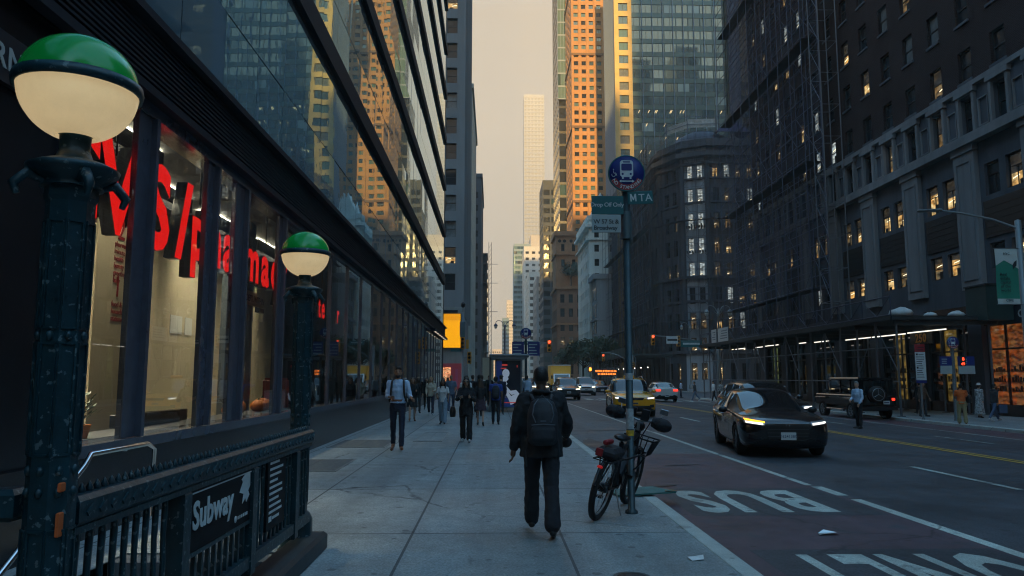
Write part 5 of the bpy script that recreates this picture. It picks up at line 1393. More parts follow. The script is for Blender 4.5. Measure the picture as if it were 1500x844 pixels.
# ---------------------------------------------------------------- bus stop pole by the kerb
m_pole = M('green steel pole', (.032, .055, .062), .45, .3, noise=(6, .3))
m_blue = M('sign blue', (.012, .022, .17), .45); m_sred = M('sign red', (.34, .02, .03), .5); m_teal = M('sign teal', (.010, .13, .14), .45)
m_sgrey = M('sign pale grey', (.40, .46, .46), .5); m_sblk = M('sign print', (.02, .025, .03), .5)
bp = thing('bus_stop_pole', 'tall green bus stop pole with a round blue bus sign beside the leaning bicycle', 'bus stop', (1.64, 9.1, ZS))
MB().lathe([(.075, 0), (.075, .03), (.044, .05), (.044, 4.25), (0, 4.26)], 14).build('pole', m_pole, bp)
def bus_round(parent, z, r, y=-.07, rz=0):
    d = link('round_sign', MB().lathe([(0, -.012), (r, -.012), (r, .012), (0, .012)], 36, axis='y').mesh('round_sign', [m_blue]), parent, (0, y, z))
    d.rotation_euler = (0, 0, rz)
    MB().lathe([(r * .955, -.013), (r * 1.0, -.016), (r * 1.02, -.012), (r * 1.02, .012), (r, .013)], 36, axis='y', caps=False).build('rim', m_teal, d)
    # red band: the lower circle segment
    a0 = -155; pts = [(r * .95 * math.cos(R(a0 + i * 130 / 20)), r * .95 * math.sin(R(a0 + i * 130 / 20))) for i in range(21)]
    q = r * .64
    pts2 = [(q * math.cos(R(-25 - i * 130 / 20)), q * math.sin(R(-25 - i * 130 / 20))) for i in range(21)]
    b = MB()
    for i in range(20): b.quad((pts[i][0], -.0135, pts[i][1]), (pts[i + 1][0], -.0135, pts[i + 1][1]), (pts2[19 - i][0], -.0135, pts2[19 - i][1]), (pts2[20 - i][0], -.0135, pts2[20 - i][1]))
    b.build('red_band', m_sred, d)
    word = 'NO STANDING'; verts, faces = MB(), None
    b = MB()
    for i, chh in enumerate(word):
        if chh == ' ': continue
        me = text_mesh(chh, r * .26, .001, [m_signwht], .012, 'CENTER')
        an = R(-148 + i * 116 / (len(word) - 1)); rr = r * .885
        rot = an + PI / 2
        vs_ = []
        for v in me.vertices:
            x, y_ = v.co.x, v.co.y
            vs_.append((rr * math.cos(an) + x * math.cos(rot) - y_ * math.sin(rot), -.0155 + v.co.z, rr * math.sin(an) + x * math.sin(rot) + y_ * math.cos(rot)))
        b.add(vs_, [tuple(p.vertices) for p in me.polygons])
    b.build('word', m_signwht, d)
    s_ = r
    ic = MB()
    def rr_(x0, x1, z0, z1, k): return [(x0 + k, z0), (x1 - k, z0), (x1, z0 + k), (x1, z1 - k), (x1 - k, z1), (x0 + k, z1), (x0, z1 - k), (x0, z0 + k)]
    ic.mat(0).prism([(a * s_, c * s_) for a, c in rr_(-.36, .36, -.22, .72, .1)], -.0165, -.013, plane='xz')
    ic.mat(1).prism([(a * s_, c * s_) for a, c in rr_(-.29, .29, .14, .53, .05)], -.0182, -.0166, plane='xz')
    ic.prism([(a * s_, c * s_) for a, c in rr_(-.2, .2, .59, .66, .02)], -.0182, -.0166, plane='xz')
    for x in (-.22, .22): ic.prism([(x * s_ + .06 * s_ * math.cos(R(40 * i)), -.05 * s_ + .06 * s_ * math.sin(R(40 * i))) for i in range(9)], -.0182, -.0166, plane='xz')
    ic.mat(0)
    for x in (-.26, .16): ic.prism([(x * s_, -.32 * s_), ((x + .1) * s_, -.32 * s_), ((x + .1) * s_, -.22 * s_), (x * s_, -.22 * s_)], -.0165, -.013, plane='xz')
    ic.prism([(-.42 * s_, -.45 * s_), (-.3 * s_, -.53 * s_), (-.3 * s_, -.48 * s_), (.3 * s_, -.48 * s_), (.3 * s_, -.53 * s_), (.42 * s_, -.45 * s_), (.3 * s_, -.37 * s_), (.3 * s_, -.42 * s_), (-.3 * s_, -.42 * s_), (-.3 * s_, -.37 * s_)], -.0165, -.0134, plane='xz')
    # wheelchair mark
    ic.tube([(-.72 * s_ + .1 * s_ * math.cos(R(30 * i)), -.015, -.10 * s_ + .1 * s_ * math.sin(R(30 * i))) for i in range(5, 15)], .012 * s_ * 1.4, 5)
    ic.tube([(-.72 * s_, -.015, .14 * s_), (-.72 * s_, -.015, .0), (-.6 * s_, -.015, .0), (-.55 * s_, -.015, -.14 * s_)], .014 * s_ * 1.5, 5); ic.ball((-.72 * s_, -.015, .2 * s_), .035 * s_, None, 8, 5)
    ic.build('bus_symbol', [m_signwht, m_blue], d)
    return d
bus_round(bp, 4.09, .225)
g = MB().box(-.22, .17, -.01, .01, -.115, .115, bev=.003).build('teal_panel', m_teal, bp, (-.215, -.062, 3.69))
put_text('word', 'Drop Off Only', .074, g, (-.03, -.0125, -.02), 0, [m_signwht], .001, .004, 'CENTER', .92)
g = MB().box(-.22, .135, -.01, .01, -.11, .11, bev=.003).build('grey_panel', m_sgrey, bp, (-.215, -.062, 3.46))
put_text('word', 'W 57 St &\nBroadway', .076, g, (-.2, -.0125, -.078), 0, [m_sblk], .001, .012, 'LEFT', .95)
g = MB().box(-.02, .30, -.01, .01, -.08, .08, bev=.003).build('mta_panel', m_teal, bp, (.03, -.062, 3.78)); g.rotation_euler = (0, R(-4), R(6))
put_text('word', 'TA', .13, g, (.115, -.0125, -.045), 0, [m_signwht], .001, .008, 'LEFT', 1.1)
MB().prism([(.01 + .085 * a, -.045 + .094 * c) for a, c in ((0, 0), (0, 1), (.2, 1), (.45, .42), (.7, 1), (.9, 1), (.9, 0), (.72, 0), (.72, .62), (.52, .16), (.38, .16), (.18, .62), (.18, 0))], -.0145, -.011, plane='xz').build('word', m_signwht, g)
MB().lathe([(.066, 3.28), (.066, 3.62)], 14).build('clamp', M('steel clamp', (.12, .16, .17), .5, .5), bp)
b = MB(); b.lathe([(.0455, .98), (.0455, 1.22)], 14); b.lathe([(.0455, 1.56), (.0455, 1.64)], 14); b.build('sticker', M('pole sticker', (.42, .45, .46), .6, noise=(18, .45)), bp)
MB().lathe([(.0458, .90), (.0458, .965)], 14).build('yellow_sticker', M('yellow sticker', (.62, .36, .03), .6, noise=(30, .4)), bp)

# ---------------------------------------------------------------- bicycle leaning on the pole
m_tyre = M('tyre rubber', (.012, .012, .013), .8); m_bframe = M('bike frame black', (.014, .015, .02), .4, .3); m_alu = M('bike aluminium', (.35, .37, .38), .35, .9)
bk_ = thing('bicycle', 'black electric bicycle with handlebar mitts and a red rear bag leaning on the pole', 'bicycle', (1.16, 8.70, ZS))
bk_.scale = (1.12, 1.10, 1.08)
bk_.rotation_euler = (R(0), R(15), R(-26))    # stands along +Y, leans to the right
def wheel_b(y):
    w = link('wheel', None, bk_, (0, y, .345))
    MB().tube([(0, .315 * math.cos(2 * PI * i / 28), .315 * math.sin(2 * PI * i / 28)) for i in range(28)], .034, 8, closed=True).build('tyre', m_tyre, w)
    b = MB(); b.tube([(0, .285 * math.cos(2 * PI * i / 28), .285 * math.sin(2 * PI * i / 28)) for i in range(28)], .011, 6, closed=True)
    for i in range(18):
        a = 2 * PI * i / 18; b.tube([(.02 * (-1) ** i, .03 * math.cos(a + .5), .03 * math.sin(a + .5)), (0, .28 * math.cos(a), .28 * math.sin(a))], .0022, 4)
    b.build('rim', m_alu, w); MB().lathe([(.045, -.05), (.05, -.03), (.05, .03), (.045, .05)], 12, axis='x').build('hub', m_bframe, w)
wheel_b(0); wheel_b(1.1)
w0, w1 = Vector((0, 0, .345)), Vector((0, 1.1, .345)); bbk = Vector((0, .44, .30)); st_ = Vector((0, .30, .80)); hd = Vector((0, .86, .86)); hd2 = Vector((0, .90, .70))
b = MB()
b.tube([bbk, hd2], .045, 8); b.tube([st_ + Vector((0, .02, -.10)), hd], .032, 8); b.tube([bbk, st_], .028, 8); b.tube([hd2 + Vector((0, .01, -.05)), hd + Vector((0, -.01, .05))], .036, 8)
for s_ in (-.06, .06): b.tube([bbk + Vector((s_ * .6, 0, 0)), w0 + Vector((s_, 0, 0))], .011, 6); b.tube([st_ + Vector((s_ * .4, .02, -.1)), w0 + Vector((s_, 0, 0))], .010, 6)
b.build('frame', m_bframe, bk_)
b = MB(); b.tube([hd2, Vector((0, .92, .68))], .03, 6)
for s_ in (-.055, .055): b.tube([Vector((s_, .915, .69)), w1 + Vector((s_, 0, 0))], .016, 6)
b.tube([(-.055, .915, .69), (.055, .915, .69)], .02, 6); b.build('fork', m_bframe, bk_)
MB().cbox((0, .62, .50), (.11, .40, .15), rot=Matrix.Rotation(R(38), 3, 'X'), bev=.02).build('battery', m_bframe, bk_)
b = MB(); b.tube([hd, (0, .80, 1.02)], .018, 6); b.tube([(-.29, .70, 1.06), (-.18, .76, 1.06), (0, .80, 1.02), (.18, .76, 1.06), (.29, .70, 1.06)], .013, 6); b.build('handlebar', m_alu, bk_)
for s_ in (-1, 1):
    b = MB(); b.ball((0, 0, 0), (.10, .10, .075), None, 10, 8); b.tube([(-s_ * .12, 0, 0), (-s_ * .03, 0, 0)], [.05, .08], 8)
    b.build('handlebar_mitt', M('mitt fabric', (.012, .013, .017), .8, bump=(20, .8, .02)), bk_, (s_ * .28, .73, 1.05))
for s_ in (-.2, .22): MB().tube([(s_, .74, 1.07), (s_ * 1.15, .78, 1.16)], .007, 5).cbox((s_ * 1.15, .78, 1.19), (.09, .012, .06), bev=.005).build('mirror', m_alu, bk_)
b = MB(); b.tube([(-.02, .78, 1.08), (.05, .8, 1.12), (.0, .84, 1.0), (-.05, .82, .9), (.02, .9, .75)], .008, 5); b.cbox((.06, .78, 1.10), (.09, .03, .13), bev=.006); b.cbox((-.08, .80, 1.12), (.06, .05, .08), bev=.01); b.tube([(-.2, .76, 1.06), (-.12, .9, 1.0), (0, .95, .85)], .007, 5); b.tube([(.2, .76, 1.06), (.1, .92, 1.02), (.02, .95, .8)], .007, 5); b.ball((0, .9, .95), (.06, .05, .06), None, 10, 6); b.build('cable', m_bframe, bk_)
b = MB(); b.ball((0, .27, .86), (.085, .15, .035), None, 12, 6); b.tube([st_, (0, .28, .85)], .014, 6); b.build('saddle', m_bframe, bk_)
b = MB()
for s_ in (-.09, .09): b.tube([(s_, -.28, .66), (s_, .18, .66)], .009, 5); b.tube([(s_, -.05, .66), (s_ * .7, 0, .36)], .008, 5)
for q in range(5): b.tube([(-.09, -.28 + q * .11, .66), (.09, -.28 + q * .11, .66)], .007, 5)
b.build('rear_rack', m_bframe, bk_)
b = MB(); b.box(-.10, .10, -.24, .12, .675, .79, bev=.04); b.build('rack_bag', M('rack bag black', (.014, .014, .018), .7, bump=(12, .7, .02)), bk_)
MB().box(-.09, -.02, -.256, -.236, .69, .77, bev=.006).box(-.05, .0, -.22, -.02, .81, .86, bev=.012).build('red_pouch', M('red bag fabric', (.28, .015, .02), .6), bk_)
MB().cbox((0, -.30, .60), (.05, .03, .03), bev=.008).build('rear_light', M('red lens', (.5, .02, .02), .3, emit=((1, .03, .02), .2)), bk_)
MB().tube([(0, -.36 + .0, .42), (0, -.30, .58), (0, -.16, .68), (0, .02, .71), (0, .17, .66)], .02, 5).build('mudguard', m_bframe, bk_)
b = MB(); b.lathe([(.0, -.02), (.075, -.02), (.075, .0), (0, 0)], 16, c=(-.07, .44, .30), axis='x'); b.tube([(-.09, .44, .30), (-.1, .38, .15)], .009, 5); b.tube([(.07, .44, .30), (.08, .50, .45)], .009, 5); b.cbox((-.13, .38, .15), (.08, .07, .02)); b.cbox((.11, .5, .45), (.08, .07, .02)); b.build('crank', m_bframe, bk_)
MB().tube([(.03, .38, .28), (.17, .33, .02)], .009, 5).build('kickstand', m_alu, bk_)
b = MB(); P4 = [(-.17, .98, .80), (.17, .98, .80), (.17, 1.30, .80), (-.17, 1.30, .80)]
b.tube(P4, .009, 5, closed=True); b.tube([(-.12, 1.0, .62), (.12, 1.0, .62), (.12, 1.22, .62), (-.12, 1.22, .62)], .008, 5, closed=True)
for q in range(6):
    t_ = q / 5
    b.tube([(-.17 + .34 * t_, .98, .8), (-.12 + .24 * t_, 1.0, .62)], .005, 4); b.tube([(-.17 + .34 * t_, 1.3, .8), (-.12 + .24 * t_, 1.22, .62)], .005, 4); b.tube([(-.12 + .24 * t_, 1.0, .62), (-.12 + .24 * t_, 1.22, .62)], .005, 4)
    b.tube([(-.17, .98 + .32 * t_, .8), (-.12, 1.0 + .22 * t_, .62)], .005, 4); b.tube([(.17, .98 + .32 * t_, .8), (.12, 1.0 + .22 * t_, .62)], .005, 4)
b.tube([(0, 1.0, .62), (0, .93, .55)], .009, 5); b.build('front_basket', m_bframe, bk_)
MB().tube([(.0, .52, .40), (.16, .5, .55), (.24, .42, .7), (.2, .36, .72), (.05, .4, .62), (.0, .3, .6)], .011, 6).build('chain_lock', m_bframe, bk_)
fl = thing('flattened_board', 'flattened green board lying over the kerb behind the bicycle', 'litter', (2.12, 10.55, ZS + .012))
MB().add([(-.45, -.28, .0), (.35, -.2, .03), (.42, .06, .0), (.1, .18, .05), (-.5, .12, .01), (-.45, -.28, .02), (.35, -.2, .05), (.42, .06, .02), (.1, .18, .07), (-.5, .12, .03)], [(4, 3, 2, 1, 0), (5, 6, 7, 8, 9), (0, 1, 6, 5), (1, 2, 7, 6), (2, 3, 8, 7), (3, 4, 9, 8), (4, 0, 5, 9)]).build('sheet', M('green board', (.03, .14, .13), .6, noise=(6, .3)), fl)
MB().quad((.2, -.21, .058), (.37, -.19, .058), (.43, .05, .03), (.26, .1, .05)).build('torn_edge', M('cardboard', (.30, .16, .07), .8), fl)

# ---------------------------------------------------------------- street lamps, signals, signs
m_lampgrey = M('lamp post grey', (.17, .19, .20), .5, .4)
m_opal = M('opal lamp glass', (.5, .52, .5), .25, noise=(5, .1))
def twin_lamp(label, x, y, h, mat):
    t = thing('twin_street_lamp', label, 'street lamp', (x, y, ZS), 0, 'twin headed street lamps')
    MB().lathe([(.26, 0), (.26, .5), (.17, .62), (.12, .9), (.10, 2.2), (.085, h - 1.1), (.12, h - 1.05), (.12, h - .75), (.06, h - .7), (.05, h - .35), (0, h - .3)], 12).build('post', mat, t)
    for s_ in (-1, 1):
        a = link('arm', None, t, (0, 0, h - 1.0))
        MB().tube([(0, 0, 0), (s_ * .15, 0, .45), (s_ * .42, 0, .85), (s_ * .8, 0, .98), (s_ * 1.08, 0, .78), (s_ * 1.12, 0, .55)], [.05, .045, .04, .04, .04, .04], 8).tube([(s_ * .1, 0, .1), (s_ * .35, 0, .35), (s_ * .25, 0, .6)], .025, 6).build('bracket', mat, a)
        MB().lathe([(.06, .58), (.16, .48), (.24, .34), (.25, .26), (.2, .24)], 14, c=(s_ * 1.12, 0, 0)).build('hood', mat, a)
        MB().lathe([(.2, .25), (.19, .12), (.12, -.02), (0, -.08)], 14, c=(s_ * 1.12, 0, 0)).build('lamp_glass', m_opal, a)
    return t
twin_lamp('grey twin headed street lamp above the near sidewalk shed', 21.6, 71.6, 8.5, m_lampgrey)
twin_lamp('dim twin headed street lamp before the polygonal corner tower', 27.2, 103.6, 9.2, m_lampgrey)
twin_lamp('dark twin headed street lamp against the sky beside the bus shelter', 1.45, 92.5, 8.6, m_pipe_d)
m_sigyel = M('signal yellow', (.60, .27, .03), .5); m_sigoff = M('signal lens off', (.03, .025, .02), .3)
m_sigred = emitter('signal red', (1.0, .05, .02), 6.0); m_sigor = emitter('signal orange', (1, .25, .03), 4.0)
def signal(parent, x, z, lit=0, y=0, n=3, rz=0):
    s_ = link('signal_head', MB().box(-.17, .17, -.12, .12, -.5, .5, bev=.03).mesh('signal_head', [m_sigyel]), parent, (x, y, z)); s_.rotation_euler = (0, 0, rz)
    for k in range(3):
        zz = .32 - .32 * k
        MB().lathe([(0, -.125), (.11, -.125), (.11, -.12)], 14, c=(0, 0, zz), axis='y').build('lens', m_sigred if (k == 0 and lit) else m_sigoff, s_)
        MB().add([(.13 * math.cos(R(a)), yy, zz + .13 * math.sin(R(a))) for yy in (-.12, -.32) for a in range(0, 181, 20)], [(i, i + 1, 11 + i, 10 + i) for i in range(9)]).build('visor', m_sigyel, s_)
    return s_
def mast(label, x, y, h, L, sgn, heads, signs=(), rise=.9):
    t = thing('traffic_signal', label, 'traffic light', (x, y, ZS))
    MB().lathe([(.2, 0), (.2, .35), (.11, .45), (.09, h + .3), (0, h + .32)], 12).build('post', m_lampgrey, t)
    MB().tube([(0, 0, h - 1.0), (sgn * .8, 0, h - .35), (sgn * 2.2, 0, h + rise * .55), (sgn * L * .7, 0, h + rise * .9), (sgn * L, 0, h + rise)], [.07, .065, .06, .05, .045], 8).build('mast_arm', m_lampgrey, t)
    for xx, zz, lit in heads: signal(t, sgn * xx, zz, lit)
    for kind, xx, zz, w, hh in signs:
        p = MB().box(-w / 2, w / 2, -.02, .02, -hh / 2, hh / 2).build(kind, {'white_sign': m_signwht, 'green_sign': m_teal}[kind], t, (sgn * xx, -.12, zz))
        if kind == 'white_sign': MB().box(-w * .42, w * .42, -.026, -.021, -hh * .12, hh * .12).build('arrow', m_sblk, p)
        else: MB().box(-w * .4, w * .4, -.026, -.021, -hh * .15, hh * .15).box(-w * .47, w * .47, -.024, -.021, hh * .38, hh * .42).build('print', m_signwht, p)
    return t
mast('traffic light on a long mast arm showing red before the corner tower', 21.2, 70.9, 4.6, 6.4, -1, [(6.1, 5.1, 1), (3.7, 5.0, 0)], [('white_sign', 4.3, 5.1, 1.1, .7), ('green_sign', 2.5, 4.75, 2.0, .62)])
mast('traffic light reaching out over the bus lane ahead of the walking man', 1.75, 63.0, 3.9, 3.2, 1, [(2.95, 4.2, 1)], [('green_sign', 1.4, 4.45, 1.2, .3)], .6)
mast('traffic light on the far right corner before the trees', 19.3, 104, 4.3, 4.4, -1, [(4.1, 4.3, 1), (.0, 3.2, 0)], [], .7)
kt = thing('corner_signal_post', 'cluttered signal post with a yellow head at the avenue corner left', 'traffic light', (-2.5, 62.6, ZS))
MB().lathe([(.2, 0), (.2, .3), (.1, .4), (.08, 7.0), (0, 7.02)], 12).build('post', m_lampgrey, kt); signal(kt, .55, 3.2, 0); signal(kt, .0, 4.4, 0, -.2)
MB().box(-1.0, -.1, -.03, .03, 3.7, 3.95).build('green_sign', m_teal, kt); MB().box(-.25, .2, -.2, .15, 4.9, 6.2, bev=.03).build('cabinet', M('cabinet teal grey', (.14, .19, .2), .5), kt)
MB().box(.25, .5, -.15, .1, 3.95, 4.7, bev=.03).build('pedestrian_head', m_sigyel, kt); MB().tube([(-.1, 0, 3.2), (.75, 0, 3.2)], .04, 6).build('bracket', m_lampgrey, kt); MB().ball((0, 0, 7.6), (.2, .2, .25), None, 10, 6).tube([(0, 0, 7), (0, 0, 7.5)], .03, 6).build('camera_dome', m_sblk, kt)
ph = thing('pedestrian_signal', 'pedestrian signal with an orange hand near the lit message board', 'signal', (12.6, 98, ZR - .07))
MB().lathe([(.1, 0), (.07, .2), (.06, 3.6)], 8).build('post', m_lampgrey, ph); MB().box(-.28, .28, -.12, .12, 2.5, 3.15, bev=.03).build('housing', m_sblk, ph)
MB().prism([(-.14, 2.6), (.12, 2.6), (.2, 2.8), (.14, 3.05), (-.12, 3.08), (-.16, 2.85)], -.13, -.122, plane='xz').build('hand', m_sigor, ph)
mbd = thing('message_board', 'black roadside message board with two rows of orange lights', 'message board', (14.9, 100, ZR - .15))
MB().box(-1.6, 1.6, -.1, .1, 2.0, 3.0, bev=.03).build('board', m_sblk, mbd)
b = MB()
for row, z in ((0, 2.68), (1, 2.3)):
    x = -1.35 + .3 * row
    while x < 1.35:
        w = .08 + .1 * random.random()
        for q in range(3): b.box(x, x + w, -.112, -.102, z - .1 + q * .09, z - .06 + q * .09 + .03 * random.random())
        x += w + .05 + .05 * random.random()
b.build('led_rows', emitter('led orange', (1, .22, .03), 3.2), mbd)
for s_ in (-1, 1): MB().tube([(s_, 0, 0), (s_, 0, 2.0)], .06, 6).build('leg', m_lampgrey, mbd)
# cobra lamp with the banner on the far right pavement
cl = thing('cobra_street_lamp', 'tall steel street lamp with a curved arm carrying a green banner at right', 'street lamp', (19.45, 27.0, ZF))
MB().lathe([(.2, 0), (.2, .6), (.12, .75), (.11, 7.65), (0, 7.7)], 12).build('post', m_lampgrey, cl)
MB().tube([(0, 0, 7.35), (-.8, .25, 7.75), (-1.7, .6, 8.05), (-2.4, .8, 8.2)], [.05, .045, .04, .035], 8).build('arm', m_lampgrey, cl)
MB().cbox((-2.75, .92, 8.22), (.85, .26, .09), bev=.03, rot=Matrix.Rotation(R(-12), 3, 'Z')).build('lamp_head', m_lampgrey, cl)
bn = thing('street_banner', 'green and white street banner with black lettering hung on the cobra lamp', 'banner', (18.83, 26.9, 4.3))
def ban(z): return .02 * math.sin(z * 3)
b = MB()
for k in range(10):
    z0, z1 = k * .205, (k + 1) * .205
    b.mat(0 if z1 < .32 or z0 > 1.5 else 1)
    b.quad((-.42, ban(z0), z0), (.42, ban(z0), z0), (.42, ban(z1), z1), (-.42, ban(z1), z1))
b.build('cloth', [M('banner white', (.50, .55, .53), .7), M('banner green', (.02, .22, .15), .7)], bn)
MB().prism([(-.42, 1.42), (-.1, 1.62), (.2, 1.45), (.42, 1.30), (.42, 1.64), (-.42, 1.64)], -.034, -.024, plane='xz').build('white_wave', MATS['banner white'], bn)
MB().prism([(.22, 1.30), (.34, 1.42), (.36, 1.62), (.27, 1.56), (.2, 1.44)], -.044, -.036, plane='xz').build('leaf_mark', m_sblk, bn)
put_text('word', 'NYC', .12, bn, (0, -.04, 1.82), 0, [m_sblk], .001, .02)
put_text('word', 'Real\nestate\ncapital\nof the\nworld', .155, bn, (-.3, -.04, .46), 0, [m_sblk], .001, .006, 'LEFT', 1, line=.95)
put_text('word', 'CBRE', .12, bn, (0, -.04, .1), 0, [m_sblk], .001, .02)
MB().tube([(-.45, 0, 0), (.5, 0, 0)], .018, 6).tube([(-.45, 0, 2.06), (.5, 0, 2.06)], .018, 6).build('rod', m_lampgrey, bn)
# bus stop signs across the street
rb = thing('schedule_pole', 'red and white schedule sign on a thin pole by the parked jeep', 'bus stop', (19.2, 33.6, ZF))
MB().lathe([(.08, 0), (.04, .1), (.04, 3.4)], 8).build('pole', m_lampgrey, rb)
MB().box(-.23, .23, -.07, -.045, 1.75, 3.0, bev=.005).build('white_panel', m_signwht, rb); MB().box(-.23, .23, -.07, -.045, 3.01, 3.35, bev=.005).build('red_panel', m_sred, rb); MB().box(-.23, .23, -.07, -.045, 1.62, 1.745).build('blue_panel', m_blue, rb)
b = MB()
for q in range(11):
    if q in (0, 6): b.box(-.19, -.11, -.076, -.0705, 2.86 - q * .1, 2.94 - q * .1)
    b.box(-.08 if q in (0, 6) else -.19, .05 + .12 * random.random(), -.076, -.0705, 2.87 - q * .1, 2.90 - q * .1)
b.box(-.15, .15, -.076, -.0705, 3.08, 3.12); b.box(-.1, .17, -.076, -.0705, 3.2, 3.24); b.build('print', m_sblk, rb)
rb2 = thing('bus_stop_pole', 'bus stop pole with a round sign and blue arrival panels behind the man in orange', 'bus stop', (20.1, 32.6, ZF))
MB().lathe([(.12, 0), (.09, .1), (.075, 3.2)], 10).build('pole', m_lampgrey, rb2); bus_round(rb2, 3.38, .27, -.09)
for x, w in ((-.38, .5), (.52, .72)):
    MB().box(-w / 2, w / 2, -.03, .03, 2.38, 2.78).build('blue_panel', M('panel blue', (.012, .03, .18), .45), rb2, (x, -.1, 0)); MB().box(-w / 2, w / 2, -.03, .03, 2.02, 2.375).build('grey_panel', m_sgrey, rb2, (x, -.1, 0))
    b = MB()
    for q in range(3): b.box(-w * .38, w * .3 * random.random(), -.036, -.031, 2.46 + q * .09, 2.50 + q * .09)
    b.build('print', m_sgrey, rb2, (x, -.1, 0))
MB().box(-.13, .13, -.038, -.0305, 2.36, 2.8).build('display', m_sblk, rb2, (.36, -.1, 0))
m_led = emitter('led red', (1, .06, .02), 3.0)
put_text('digits', '8', .2, rb2, (.38, -.142, 2.6), 0, [m_led], .001, .02); put_text('digits', '49', .17, rb2, (.36, -.142, 2.4), 0, [m_led], .001, .02)
fs = thing('bus_stop_pole', 'far bus stop pole with blue panels standing past the bus shelter', 'bus stop', (2.0, 46, ZS))
MB().lathe([(.12, 0), (.09, .1), (.075, 4.1)], 10).build('pole', m_pole, fs); bus_round(fs, 4.25, .34, -.09)
for x in (-.48, .48): 
    p = MB().box(-.36, .36, -.03, .03, 2.9, 3.75).build('blue_panel', MATS['panel blue'], fs, (x, -.1, 0)); b = MB()
    for q in range(4): b.box(-.3, .25 * random.random(), -.036, -.031, 3.0 + q * .18, 3.07 + q * .18)
    b.build('print', m_sgrey, p)
# bus shelter with the advertising case facing us
sh = thing('bus_shelter', 'steel and glass bus shelter with an advertising case on its near end', 'bus shelter', (.72, 35.2, ZS))
m_shel = M('shelter steel', (.16, .18, .19), .4, .6)
MB().box(-.9, .95, -.4, 6.2, 2.52, 2.66, bev=.03).build('roof', m_shel, sh)
MB().box(-.62, .62, -.12, .12, .18, 2.42, bev=.03).build('advert_case', m_shel, sh)
m_adb = M('advert dark', (.020, .026, .040), .25); m_adblue = M('advert blue', (.02, .04, .13), .3, emit=((.04, .09, .4), .10)); m_adw = M('advert white', (.55, .6, .66), .3, emit=((.7, .8, 1), .18)); m_adr = M('advert red', (.5, .03, .03), .3, emit=((1, .1, .08), .25))
MB().box(-.56, .56, -.126, -.121, .25, 2.35).build('advert', m_adb, sh)
MB().box(-.56, -.30, -.131, -.1265, .25, 2.35).prism([(-.3, .25), (.3, .25), (.05, .55), (-.3, .9)], -.131, -.1265, plane='xz').build('advert_blue', m_adblue, sh)
b = MB(); b.prism([(-.12 + .17 * math.cos(R(30 * i)), 1.78 + .2 * math.sin(R(30 * i))) for i in range(12)], -.137, -.132, plane='xz'); b.prism([(-.25, 1.62), (-.02, 1.6), (.02, 1.45), (-.1, 1.2), (.1, .98), (.35, 1.02), (.5, .85), (.46, .6), (.25, .4), (.1, .33), (.0, .6), (-.2, .95), (-.28, 1.3)], -.1362, -.1318, plane='xz'); b.build('advert_figure', m_adw, sh)
b = MB(); b.prism([(-.1, 1.4), (.1, 1.62), (.16, 1.4), (.02, 1.2)], -.14, -.1372, plane='xz'); b.prism([(.0, .92), (.12, .74), (.32, .84), (.14, .79)], -.14, -.1372, plane='xz'); b.build('advert_shade', m_adb, sh)
b = MB(); b.box(-.3, -.05, -.138, -.132, 2.12, 2.2); b.box(-.36, -.1, -.138, -.132, 1.98, 2.03); b.box(.38, .43, -.138, -.132, 2.05, 2.15); b.box(-.2, .35, -.1415, -.1372, .42, .46); b.build('advert_print', m_adr, sh)
m_shgl = clear_glass('shelter glass', (.75, .8, .82), 1.5)
MB().quad((-.85, .3, .25), (-.85, 6, .25), (-.85, 6, 2.4), (-.85, .3, 2.4)).build('back_pane', m_shgl, sh)
for y in (.3, 3.1, 5.9): MB().box(-.04, .04, -.04, .04, 0, 2.52).build('post', m_shel, sh, (-.85, y, 0))
MB().box(-.8, -.35, 1.0, 4.5, .42, .47).box(-.7, -.5, 1.2, 1.3, 0, .42).box(-.7, -.5, 4.2, 4.3, 0, .42).build('bench', m_shel, sh)
nb = thing('newspaper_box', 'pale newspaper box standing behind the bus shelter', 'news box', (1.55, 43.5, ZS))
MB().box(-.3, .3, -.25, .25, .25, 1.2, bev=.03).build('case', m_signwht, nb); MB().box(-.22, .22, -.256, -.251, .6, 1.1).build('window', m_sblk, nb); MB().box(-.2, .2, -.2, .2, 0, .25).build('base', m_shel, nb)

